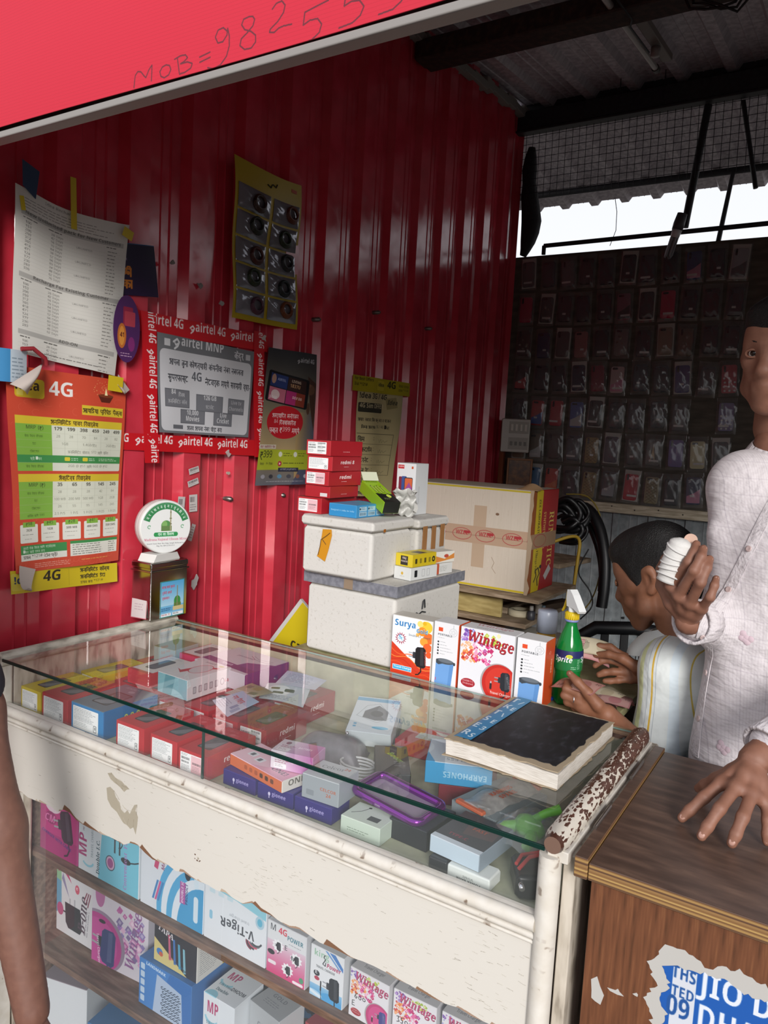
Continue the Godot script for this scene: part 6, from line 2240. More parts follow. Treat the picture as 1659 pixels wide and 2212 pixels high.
func scraps() -> void:
	var wall: Node3D = get_node("wall_left")
	var k := 0
	for q in [[1.423, -1.824, 0.020, 0.045, 14, "uppermost tilted barcode sticker on the red wall"], [1.382, -1.822, 0.020, 0.048, 16, "second tilted barcode sticker on the red wall"], [1.305, -1.771, 0.062, 0.030, -4, "upright barcode sticker left of its neighbour on the red wall"], [1.312, -1.825, 0.058, 0.036, 2, "squarish code sticker right of the upright one"], [1.226, -1.774, 0.066, 0.018, -3, "narrow upright sticker below the barcode pair"], [1.212, -1.822, 0.058, 0.018, -18, "slanting worn sticker below the barcode pair"]]:
		var c := Ink.new(90, 60, col("c9c4c2"))
		if k < 2:
			c.bars(8, 8, 74, 22, "5a5456", rng)
			c.small(8, 36, 70, 2, 9, "7a7476", rng)
		elif k < 4:
			c.small(8, 34, 74, 3, 8, "7a7476", rng)
			c.bars(10, 8, 50, 18, "5a5456", rng)
		elif k == 4:
			c.text("vivo", 8, 26, 22, "6a6466", "sansbold")
			c.bars(8, 36, 74, 14, "6a6466", rng)
		else:
			c.small(8, 10, 74, 5, 9, "9a7a70", rng)
		var f := face(c)
		var b := mb(f.mat)
		var x := WALL + 0.003
		b.box(Transform3D(Basis(Vector3.RIGHT, deg_to_rad(q[4])), v3(x, q[0], q[1])), v3(0.0006, q[2], q[3]), 0.0, [f.r, f.r, f.r, f.r, f.r, f.r])
		one("barcode_sticker", b, q[5], "sticker", Vector3.ZERO, 0, "stickers on the red wall")
		k += 1
	k = 0
	for q in [[1.481, -1.981, 0.020, "torn white paper scrap just below the red tape"], [1.412, -1.984, 0.018, "small crumpled paper scrap below the first torn scrap"], [1.036, -1.844, 0.026, "torn white paper scrap low on the red wall"], [2.079, -1.704, 0.020, "grey paper scrap beside the dark purple poster"], [2.032, -1.825, 0.022, "silvery paper scrap above the red tape frame"], [1.993, -1.925, 0.022, "white paper scrap left of the yellow ring card"], [1.905, -2.145, 0.024, "pale paper scrap at the top right of the red tape"]]:
		var p := PackedVector2Array()
		for i in 9:
			p.append(Vector2.from_angle(TAU * i / 9) * q[2] * rng.randf_range(0.25, 0.95) * v2(0.8, 1.3 if k == 2 else 0.8))
		var b := mb(mat(["b5a8a4", "b8a79a", "b9b2b0", "7d7876", "85817f", "aaa6a4", "c4bcb8"][k], 0.8))
		b.prism(Transform3D(Basis(Vector3.FORWARD, Vector3.UP, Vector3.RIGHT), v3(WALL + 0.008, q[0], q[1])), p, 0.004)
		one("paper_scrap", b, q[3], "paper scrap", Vector3.ZERO, 0, "torn paper scraps on the red wall")
		k += 1
	for q in [[1.321, -2.301], [1.318, -2.007], [2.125, -2.915], [2.025, -2.476], [1.318, -2.62], [2.125, -3.40]]:
		var b := mb(mat("77706c", 0.35, 0.7))
		b.lathe(Transform3D(Basis(Vector3.FORWARD, PI / 2), v3(WALL, q[0], q[1])), [v2(0.009, -0.03), v2(0.009, 0.002), v2(0.006, 0.003), v2(0.006, 0.008), v2(0, 0.008)], 6)
		var s := part("screw", b, wall)
		s.transform = wall.transform.affine_inverse()
func donation_box() -> void:
	var o := thing("donation_box", "steel donation box with a round white sign on top beside the counter glass", "donation box", v3(-1.842, 0.965, -1.640))
	var steel := StandardMaterial3D.new()
	steel.albedo_color = col("b9b4ae")
	steel.metallic = 1.0
	steel.roughness = 0.16
	var b := mb(steel)
	b.box(T(v3(0, 0.085, 0)), v3(0.088, 0.17, 0.150), 0.004)
	part("body", b, o, "polished steel body")
	b = mb(steel)
	b.box(T(v3(0, 0.172, 0)), v3(0.094, 0.022, 0.156), 0.006)
	part("lid", b, o)
	b = mb(steel)
	b.tube([v3(-0.045, 0.155, 0.0765), v3(0.045, 0.155, 0.0765), v3(0.0455, 0.155, 0.076), v3(0.0455, 0.155, -0.076)], 0.003, 6)
	part("bead", b, o)
	var white := mat("d9d9d6", 0.3)
	b = mb(white)
	var pr := PackedVector2Array([v2(-0.062, 0), v2(0.062, 0), v2(0.048, 0.022), v2(-0.048, 0.022)])
	b.prism(Transform3D(Basis(Vector3.UP, PI / 2 + 0.15), v3(0.030, 0.183, 0.0)), pr, 0.062)
	part("plinth", b, o, "white plastic plinth")
	var c := Ink.new(260, 260, col("d6d8d6"))
	c.ell(130, 130, 128, 128, "dcdedc", 48)
	c.arc(130, 130, 108, 108, 198, 342, 34, "2f7d4a", 40)
	c.ell(20 + 110, 130, 0.5, 0.5, "dcdedc")
	var msg := ["म", "द", "र", "सा", "न", "ज", "मु", "ल", "उ", "लू", "म", "मि", "र", "ज"]
	for i in msg.size():
		var a := deg_to_rad(206 + i * 9.8)
		c.at(130 + cos(a) * 100, 130 + sin(a) * 100, 206 + i * 9.8 + 90)
		c.dev(msg[i], 0, 0, 12, "dfe8e0", 1.2, 0.5)
	c.home()
	c.ell(130, 122, 26, 26, "4f8a4a")
	c.ell(122, 116, 14, 18, "7aa860")
	c.rect(104, 124, 56, 26, "5f7f48")
	c.rect(150, 56, 7, 92, "9a9878")
	c.poly([v2(149, 58), v2(153, 34), v2(158, 58)], "7f7d5c")
	c.rect(147, 84, 13, 4, "6a6848")
	c.rect(147, 112, 13, 4, "6a6848")
	for s in [42, 218]:
		c.arc(s, 128, 8, 8, 60, 330, 3, "3f8f5a", 12)
		c.ell(s + 3, 126, 2, 2, "3f8f5a", 6)
	c.rrect(66, 156, 128, 22, 10, "2f8f50")
	c.dev("दान का विवरण", 130, 173, 12, "e4efe6", 1.2, 0.5)
	c.text("Madrasa Najmul Uloom Miraj", 130, 202, 16, "c06a80", "serifbold", 0.5, 0.95)
	c.text("Husaini Road, Near Bus Stop, Sangli, Maharashtra", 130, 218, 9, "55585a", "sans", 0.5)
	c.text("Reg. No. MH/2210/2012", 130, 230, 9, "55585a", "sans", 0.5)
	var f := face(c)
	var sg := Node3D.new()
	sg.name = "round_sign"
	o.add_child(sg)
	sg.transform = Transform3D(Basis.from_euler(v3(0, deg_to_rad(72), 0)), v3(0.006, 0.288, -0.002))
	b = mb(white)
	var t90 := Transform3D(Basis(Vector3.RIGHT, PI / 2), Vector3.ZERO)
	b.lathe(t90, [v2(0, -0.026), v2(0.078, -0.026), v2(0.084, -0.020), v2(0.084, -0.002), v2(0.0835, 0.0), v2(0.084, 0.002), v2(0.084, 0.018), v2(0.081, 0.022), v2(0.0795, 0.022)], 48)
	part("drum", b, sg, "white round plastic drum")
	b = mb(f.mat)
	for k in 48:
		var a0 := TAU * k / 48
		var a1 := TAU * (k + 1) / 48
		var p0 := v2(cos(a0), sin(a0))
		var p1 := v2(cos(a1), sin(a1))
		b.flat(v3(0, 0, 0.0221), v3(p0.x, p0.y, 0) * 0.080 + v3(0, 0, 0.0221), v3(p1.x, p1.y, 0) * 0.080 + v3(0, 0, 0.0221), Vector3.BACK, f.r.get_center(), f.r.get_center() + p0 * v2(0.5, -0.5) * f.r.size, f.r.get_center() + p1 * v2(0.5, -0.5) * f.r.size)
	part("sign_face", b, sg, "green and white printed sign with a domed mosque")
	c = Ink.new(190, 220, col("6fb2d8"))
	c.blend(0, 0, 190, 150, "4f9fd0", "a8cfe4")
	c.ell(134, 128, 26, 30, "3f8a44")
	c.rect(108, 140, 56, 24, "5f7a40")
	c.rect(130, 36, 7, 120, "8a8468")
	c.rect(100, 160, 90, 24, "c9b98a")
	c.rect(0, 160, 100, 26, "5fa0cc")
	c.dev("मदरसा अहले सुन्नत", 12, 44, 13, "c0405a", 1.2, 0, 0.8)
	c.dev("हुसैनी जमाते", 16, 78, 13, "c0405a", 1.2)
	c.dev("मुसलमान", 16, 110, 13, "c0405a", 1.2)
	c.small(10, 164, 80, 2, 10, "2a4a6a", rng)
	c.rect(0, 188, 190, 32, "7fb8dc")
	c.rect(8, 196, 78, 18, "e2e8ec")
	c.rect(98, 196, 84, 18, "e2e8ec")
	c.text("Pati No.  21", 12, 210, 12, "a04050", "sansbold")
	c.text("Rec.No.", 104, 210, 12, "5a5a60", "sansbold")
	for q in [[0, 0, 190, 5], [0, 215, 190, 5], [0, 0, 5, 220], [185, 0, 5, 220]]:
		c.rect(q[0], q[1], q[2], q[3], "2a7a6a")
	f = face(c)
	b = mb(f.mat)
	b.box(T(v3(0.0447, 0.062, -0.012)), v3(0.0008, 0.116, 0.098), 0.0, [f.r, f.r, f.r, f.r, f.r, f.r])
	part("sticker", b, o, "blue sticker with a green dome and minaret")
	c = Ink.new(140, 110, col("cfc9c8"))
	c.line([v2(2, 2), v2(138, 2), v2(138, 108), v2(2, 108)], 5, "b85a68", true)
	c.small(30, 30, 80, 3, 14, "b5a5ac", rng)
	f = face(c)
	b = mb(f.mat)
	b.box(T(v3(-0.004, 0.036, 0.0775), 0, -6, 3), v3(0.070, 0.062, 0.0008), 0.0, [f.r, f.r, f.r, f.r, f.r, f.r])
	part("card", b, o, "white card with a red border")
# ------------------------------------------------------------------ styrofoam boxes, goods on the counter, desk and back shelf
func styro_mat(key: String, c0: String, c1: String) -> StandardMaterial3D:
	var m := noisy(key, 0.8, noise_tex(512, 0.05, [[0.12, c0], [0.30, c1], [0.9, c1]], 97), Vector3.ONE * 2.4, noise_tex(512, 0.08, [[0.0, "000000"], [1.0, "ffffff"]], 101, FastNoiseLite.TYPE_CELLULAR), 0.035)
	return m
func foam_box(called: String, at: Vector3, size: Vector3, lid: float, yaw: float, m: Material, lm: Material, label: String, lip := 0.006) -> Node3D:
	var o := thing(called, label, "foam box", at, yaw)
	var b := mb(m)
	b.box(T(v3(0, (size.y - lid) / 2, 0)), v3(size.x - 0.010, size.y - lid, size.z - 0.010), 0.012)
	part("body", b, o)
	b = mb(lm)
	b.box(T(v3(0, size.y - lid / 2, 0)), v3(size.x + lip - 0.006, lid, size.z + lip - 0.006), 0.009)
	part("lid", b, o)
	return o
func back_things() -> void:
	var foam := styro_mat("foam", "bcb8b0", "cdcac4")
	var foam2 := styro_mat("foam grey", "aaa69e", "c0bdb7")
	var tape := noisy("grey tape", 0.4, noise_tex(256, 0.03, [[0.2, "6f7078"], [0.6, "7f8088"], [0.9, "8c8c93"]], 103), Vector3.ONE * 6)
	var desk_top := noisy("laminate", 0.45, noise_tex(512, 0.02, [[0.15, "8c8860"], [0.5, "a09c74"], [0.85, "aaa680"]], 107), Vector3.ONE * 1.5)
	var dk := thing("shop_desk", "worn yellow-green laminate desk behind the glass counter", "desk", v3(0, 0, 0))
	var b := mb(desk_top)
	b.box(T(v3(-0.895, 0.931, -2.02)), v3(0.93, 0.022, 0.60), 0.003)
	part("desk_top", b, dk)
	for x in [-1.33, -0.46]:
		b = mb(mat("6a5440", 0.8))
		b.box(T(v3(x, 0.51, -2.02)), v3(0.022, 0.82, 0.56))
		part("side", b, dk)
	b = mb(mat("6a5440", 0.8))
	b.box(T(v3(-0.895, 0.55, -2.30)), v3(0.86, 0.70, 0.016))
	part("rear_board", b, dk)
	var y := 0.9425
	var o := foam_box("foam_box", v3(-1.166, y, -1.910), v3(0.318, 0.232, 0.385), 0.034, -1.5, foam, foam2, "large white foam box with grey tape round its lid on the desk")
	b = mb(tape)
	b.box(T(v3(0, 0.2165, 0.1935)), v3(0.320, 0.030, 0.0015))
	b.box(T(v3(0.1603, 0.2165, 0)), v3(0.0015, 0.030, 0.386))
	b.box(T(v3(-0.1603, 0.2165, 0)), v3(0.0015, 0.030, 0.386))
	part("lid_tape", b, o, "grey tape round the lid")
	b = mb(mat("8d7a66", 0.5))
	b.box(T(v3(0.0, 0.2165, 0.1948)), v3(0.030, 0.031, 0.001))
	part("tape_patch", b, o, "brown tape patch")
	b = mb(mat("2a2c30", 0.6))
	b.tube([v3(0.1605, 0.150, 0.055), v3(0.1605, 0.172, 0.052), v3(0.1605, 0.176, 0.045), v3(0.1605, 0.152, 0.040)], 0.002, 5)
	b.tube([v3(0.1605, 0.140, 0.100), v3(0.1605, 0.144, 0.085), v3(0.1605, 0.138, 0.072), v3(0.1605, 0.143, 0.055), v3(0.1605, 0.138, 0.035)], 0.0018, 5)
	part("pen_scrawl", b, o)
	var y2 := y + 0.233
	o = foam_box("foam_box", v3(-1.205, y2, -1.800), v3(0.250, 0.166, 0.225), 0.030, 0.0, foam, foam, "smaller white foam box with an orange tape on its front")
	b = mb(mat("c98a1e", 0.4))
	b.prism(T(v3(0, 0, 0.1102)), PackedVector2Array([v2(-0.044, 0.130), v2(-0.014, 0.132), v2(-0.012, 0.115), v2(-0.022, 0.072), v2(-0.032, 0.040), v2(-0.060, 0.052), v2(-0.050, 0.084)]), 0.0006)
	part("tape", b, o, "crumpled orange tape")
	b = mb(mat("6a4a20", 0.6))
	b.tube([v3(-0.018, 0.122, 0.1108), v3(-0.030, 0.112, 0.1112), v3(-0.048, 0.100, 0.1108), v3(-0.050, 0.082, 0.1108), v3(-0.056, 0.056, 0.1108)], 0.0012, 5)
	b.tube([v3(-0.044, 0.102, 0.1110), v3(-0.030, 0.088, 0.1110)], 0.001, 5)
	part("crease", b, o)
	b = mb(mat("9a5c1c", 0.5))
	b.box(T(v3(0.1232, 0.146, 0.052)), v3(0.0012, 0.022, 0.010))
	part("tape", b, o, "small brown tape")
	o = foam_box("foam_box", v3(-1.155, y2, -2.020), v3(0.165, 0.160, 0.195), 0.030, 0.0, foam2, foam2, "foam box with three brown tapes behind the smaller foam box")
	for q in [[0.055, 0.080, 0.085], [0.00, 0.065, 0.10], [-0.055, 0.085, 0.075]]:
		b = mb(mat("96693e", 0.5))
		b.box(T(v3(0.0802, q[1] + 0.02, q[0])), v3(0.0012, q[2], 0.026))
		part("tape", b, o, "brown tape")
	var y3 := y2 + 0.1665
	var yy := y3
	var spec := [[0.088, 0.046, 0.165, -1.322, 1, 0.0], [0.086, 0.034, 0.150, -1.303, 3, 2.0], [0.086, 0.042, 0.155, -1.300, 1, -2.0], [0.086, 0.042, 0.158, -1.298, 0, 3.0], [0.086, 0.044, 0.160, -1.300, 2, 0.0]]
	var names5 := ["lowest", "second", "middle", "fourth", "topmost"]
	for i in 5:
		var s: Array = spec[i]
		var fr
		if s[4] == 3:
			var c := Ink.new(150, 70, col("a81e28"))
			c.rect(92, 42, 44, 22, "d2cccc")
			fr = face(c)
		else:
			fr = pr_end_label("b3222c", s[4])
		carton("phone_box", v3(s[0], s[1], s[2]), {"front": fr, "right": pr_side("a81e28", ["", "", "redmi", "redmi 8", ""][i]), "top": pr_phone_top("8a2a2c", "5a3a30")}, "b3222c", "red phone box, %s of the stack on the foam box" % names5[i], "box", v3(s[3], yy, -1.800), s[5], "red phone boxes stacked on the foam box")
		yy += s[1] + 0.0004
	var c := Ink.new(170, 66, col("2f86bd"))
	c.text("Designed in India, for India", 85, 40, 12, "bcd6e6", "sans", 0.5)
	var c2 := Ink.new(250, 66, col("3f8fc2"))
	for i in 3:
		c2.rect(24 + i * 76, 8, 64, 24, "a9c8da")
		c2.rect(24 + i * 76, 36, 64, 24, "a9c8da")
		c2.small(34 + i * 76, 12, 46, 2, 8, "3a5a70", rng)
		c2.bars(28 + i * 76, 40, 56, 16, "4a6a80", rng)
		c2.ell(30 + i * 76, 20, 5, 6, "2a3a48")
	var c3 := Ink.new(170, 250, col("4f9ac4"))
	c3.small(30, 40, 100, 3, 16, "7fb8d8", rng)
	carton("phone_box", v3(0.094, 0.036, 0.146), {"front": face(c), "right": face(c2), "top": face(c3)}, "3588be", "light blue phone box lying in front of the red stack", "box", v3(-1.208, y3, -1.795), 0, "phone boxes on the foam boxes")
	c = Ink.new(90, 220, col("8fb81e"))
	c.rect(0, 140, 90, 80, "1c1e1a")
	c.poly([v2(0, 130), v2(90, 150), v2(90, 140), v2(0, 140)], "1c1e1a")
	for i in 4:
		c.rrect(14 + i * 17, 50 + (i % 2) * 8, 8, 78, 4, "22261a")
		c.rrect(17 + i * 17, 54 + (i % 2) * 8, 4, 70, 2, "cfe070")
	c.text("TYLONE", 45, 26, 18, "4a6410", "sansbold", 0.5)
	c.ell(60, 160, 12, 16, "c9e05a")
	c.small(20, 180, 40, 2, 9, "8a9a6a", rng)
	var lm := thing("earphone_box", "lime green and black open earphone box leaning on blue box", "box", v3(-1.180, y3 + 0.0375, -1.862), 0, "phone boxes on the foam boxes")
	lm.transform = Transform3D(Basis(Vector3.UP, deg_to_rad(62)) * Basis(Vector3.RIGHT, deg_to_rad(20)), lm.position)
	var fc := face(c)
	b = carton_mesh(v3(0.055, 0.036, 0.150), {"top": fc, "right": "86b01c", "left": "86b01c", "front": "1c1e1a"}, "86b01c")
	part("carton", b, lm)
	b = mb(mat("c4c8b0", 0.5))
	b.box(T(v3(0, 0.047, -0.080), 0, 35), v3(0.052, 0.001, 0.030))
	part("flap", b, lm, "open pale flap")
	c = Ink.new(90, 190, col("d6d8da"))
	c.rect(4, 6, 30, 14, "b3262c")
	c.text("redmi", 7, 17, 9, "f0dcdc", "sansbold")
	c.rect(70, 10, 9, 9, "c0562c")
	c.rrect(10, 50, 24, 84, 4, "7a2a3a")
	c.rrect(24, 48, 24, 90, 4, "3a4f8a")
	c.rrect(38, 52, 40, 96, 5, "20242c")
	c.rrect(40, 55, 36, 88, 4, "c9603a")
	c.poly([v2(40, 100), v2(60, 70), v2(76, 90), v2(76, 143), v2(40, 143)], "9a4a8a")
	c.poly([v2(40, 130), v2(76, 110), v2(76, 143), v2(40, 143)], "3f6ab0")
	c.text("Redmi 9 Prime", 45, 168, 9, "9a9ca0", "sans", 0.5)
	c2 = Ink.new(60, 190, col("d0d2d3"))
	c2.at(24, 150, -90)
	c2.text("Redmi 9 Prime", 0, 0, 10, "a4a6a8")
	c2.home()
	carton("phone_box", v3(0.066, 0.158, 0.085), {"front": face(c), "right": face(c2)}, "d0d2d3", "white phone box standing upright on the third foam box", "box", v3(-1.175, y2 + 0.1605, -2.045), 2, "phone boxes on the foam boxes")
	b = mb(mat("b4b3ae", 0.35))
	b.patch(10, 10, func(u: float, v: float) -> Vector3: return v3((u - 0.5) * 0.062, 0.004 + 0.078 * (1.0 - v) + 0.004 * sin(u * 13.0), 0.010 * sin(u * 7.0 + v * 9.0) + 0.008 * sin(v * 15.0)), Vector3.BACK, Rect2(0, 0, 1, 1), 0.012)
	one("crumpled_pack", b, "crumpled white printed pack between the lime box and white phone box", "pack", v3(-1.128, y3 - 0.004, -1.925), 8)
	c = Ink.new(100, 62, col("d0b826"))
	c.rect(30, 8, 44, 48, "2a2420")
	c.text("R&J", 52, 28, 15, "d8c8c0", "sansbold", 0.5)
	c.text("POWER", 52, 44, 13, "d8c8c0", "sansbold", 0.5, 0.9)
	c2 = Ink.new(190, 62, col("c9b122"))
	for i in 4:
		c2.rrect(20 + i * 36, 20, 16, 26, 3, ["3a3418", "8a7a20", "5a5018", "8a7a20"][i])
	c2.ell(168, 32, 13, 15, "2a2620")
	c2.ell(168, 32, 6, 7, "a89a30")
	c3 = Ink.new(100, 190, col("d6c22e"))
	c3.rect(30, 60, 60, 60, "4a4230")
	carton("earphone_box", v3(0.060, 0.036, 0.115), {"front": face(c), "right": face(c2), "top": face(c3)}, "cfb826", "yellow earphone box lying on a white box on the taped lid", "box", v3(-1.048, y2 + 0.0365, -1.872), -7, "small boxes on the taped foam lid")
	c = Ink.new(100, 62, col("cfd1cf"))
	c.ell(50, 30, 7, 8, "c9a23a")
	c.text("iphone", 50, 50, 9, "9a9a92", "sans", 0.5)
	c2 = Ink.new(190, 62, col("d3d5d3"))
	c2.rrect(26, 12, 20, 36, 4, "1f2124")
	for i in 2:
		c2.line([v2(80 + i * 36, 12), v2(98 + i * 36, 12), v2(98 + i * 36, 48), v2(80 + i * 36, 48)], 1.6, "9a9c9e", true)
	carton("phone_box", v3(0.060, 0.036, 0.125), {"front": face(c), "right": face(c2)}, "d0d2d0", "white box with phone outlines under the yellow earphone box", "box", v3(-1.046, y2, -1.870), -8, "small boxes on the taped foam lid")
	c2 = Ink.new(120, 60, col("cfcfcb"))
	c2.small(14, 14, 80, 4, 9, "a5a5a0", rng)
	c2.rect(0, 0, 26, 60, "b5563a")
	carton("earphone_box", v3(0.050, 0.032, 0.080), {"right": face(c2), "front": "b03040"}, "c9c9c4", "white and red box behind the yellow earphone box", "box", v3(-1.040, y2, -1.990), -12, "small boxes on the taped foam lid")
	c2 = Ink.new(120, 60, col("d3d0c6"))
	c2.poly([v2(0, 20), v2(60, 40), v2(120, 10), v2(120, 40), v2(0, 60)], "c9803a")
	c2.ell(70, 24, 14, 10, "b04a3a")
	carton("earphone_box", v3(0.050, 0.034, 0.085), {"right": face(c2)}, "d0cdc4", "white and orange box on the white and red box", "box", v3(-1.042, y2 + 0.0325, -1.998), -16, "small boxes on the taped foam lid")
	var yb := 0.9475
	var zb := -1.694
	carton("charger_box", v3(0.122, 0.158, 0.052), {"front": pr_surya()}, "c9c4ba", "Surya Gold charger box with orange waves beside the foam box", "box", v3(-0.948, yb, zb - 0.026), 0, "upright boxes on the back edge of the glass")
	carton("speaker_box", v3(0.072, 0.162, 0.062), {"front": pr_portable(), "right": pr_red_side()}, "d8d8d8", "white portable speaker box left of the Wintage charger box", "box", v3(-0.848, yb, zb - 0.031), 0, "upright boxes on the back edge of the glass")
	carton("charger_box", v3(0.146, 0.162, 0.058), {"front": pr_wintage(), "top": pr_wintage_top()}, "d2d2d4", "large white Wintage charger box with a red circle", "box", v3(-0.735, yb, zb - 0.029), 0, "upright boxes on the back edge of the glass")
	carton("speaker_box", v3(0.074, 0.162, 0.062), {"front": pr_portable(), "right": pr_red_side()}, "d8d8d8", "white portable speaker box with an orange side next to the green bottle", "box", v3(-0.620, yb, zb - 0.031), 0, "upright boxes on the back edge of the glass")
	c = Ink.new(170, 600, col("cdb71e"))
	c.rect(0, 0, 14, 600, "c9c6c4")
	c.at(112, 150, -20)
	c.text("calls", -40, 0, 44, "3a3420", "sansbold")
	c.text("free", 0, 44, 44, "3a3420", "sansbold")
	c.home()
	var f := face(c)
	var lean := one("sign_board", carton_mesh(v3(0.170, 0.60, 0.012), {"front": f}, "c9c6c4", 0.001), "yellow sign board with a pale edge leaning behind the large foam box", "sign")
	lean.transform = Transform3D(Basis(v3(0.795, -0.606, 0), v3(0.606, 0.795, 0), Vector3.BACK), v3(-1.518, 1.027, -1.95) - v3(0.606, 0.795, 0) * 0.60 + v3(0.795, -0.606, 0) * 0.088)
	ledger()
	spray_bottle()
	back_shelf()
	table_right()
func ledger() -> void:
	var o := thing("ledger", "thick black account book with torn edges and blue taped spine", "book", v3(-0.516, 0.9535, -1.456), -2)
	var pages_m := noisy("page block", 0.85, noise_tex(256, 0.05, [[0.2, "b5aca0"], [0.5, "cfc8be"], [0.9, "d9d3ca"]], 109), v3(2, 60, 2))
	var b := mb(pages_m)
	b.patch(16, 16, func(u: float, v: float) -> Vector3: return v3((u - 0.5) * 0.232, 0.031 + 0.004 * sin(u * 5.0) * (v - 0.4), (v - 0.5) * 0.318), Vector3.UP, Rect2(0, 0, 1, 1), 0.029)
	part("page_block", b, o, "swollen pale pages")
	var rag := func(w: float, d: float, sd: int) -> PackedVector2Array:
		var r := RandomNumberGenerator.new()
		r.seed = sd
		var p := PackedVector2Array()
		var n := 22
		for k in 4:
			for i in n:
				var t := float(i) / n
				var j := r.randf_range(-0.0045, 0.002)
				match k:
					0: p.append(v2(-w / 2 + w * t, -d / 2 - j))
					1: p.append(v2(w / 2 + j, -d / 2 + d * t))
					2: p.append(v2(w / 2 - w * t, d / 2 + j * 0.5))
					3: p.append(v2(-w / 2, d / 2 - d * t))
		return p
	var kraft := mat("a4937a", 0.85)
	b = mb(kraft)
	var flatT := Transform3D(Basis(Vector3.RIGHT, v3(0, 0, -1), Vector3.UP), v3(0, 0.0345, 0))
	b.prism(flatT, rag.call(0.236, 0.322, 4), 0.002)
	part("cover_board", b, o, "frayed board of the cover")
	var black := noisy("ledger black", 0.55, noise_tex(512, 0.012, [[0.2, "17171b"], [0.6, "1e1e23"], [0.85, "33333a"]], 113), v3(6, 6, 3))
	b = mb(black)
	b.prism(Transform3D(flatT.basis, v3(0.010, 0.0358, -0.006)), rag.call(0.196, 0.292, 9), 0.0012)
	part("cover", b, o, "black cover")
	b = mb(kraft)
	b.prism(Transform3D(flatT.basis, v3(0, 0.0014, 0)), rag.call(0.240, 0.326, 14), 0.0014)
	part("cover_board", b, o, "frayed lower board")
	var c := Ink.new(70, 300, col("2a7fae"))
	for i in 6:
		c.at(14, 36 + i * 48, 0)
		c.text(["T", "K", "T", "S", "E", "R"][i], 4, 14, 36, "cfdfe8", "sansbold", 0, 1.1)
		c.text(["/", "E", "\\", "E", "3", "S"][i], 34, 20, 30, "cfdfe8", "sansbold")
	c.home()
	var f := face(c)
	b = mb(f.mat)
	b.patch(6, 20, func(u: float, v: float) -> Vector3:
		var x := -0.119 + u * 0.048
		return v3(x, 0.0372 - (0.0 if u > 0.2 else (0.2 - u) * 0.10), (v - 0.5) * 0.30 - 0.01), Vector3.UP, f.r, 0.0005)
	part("spine_tape", b, o, "blue tape with white lettering")
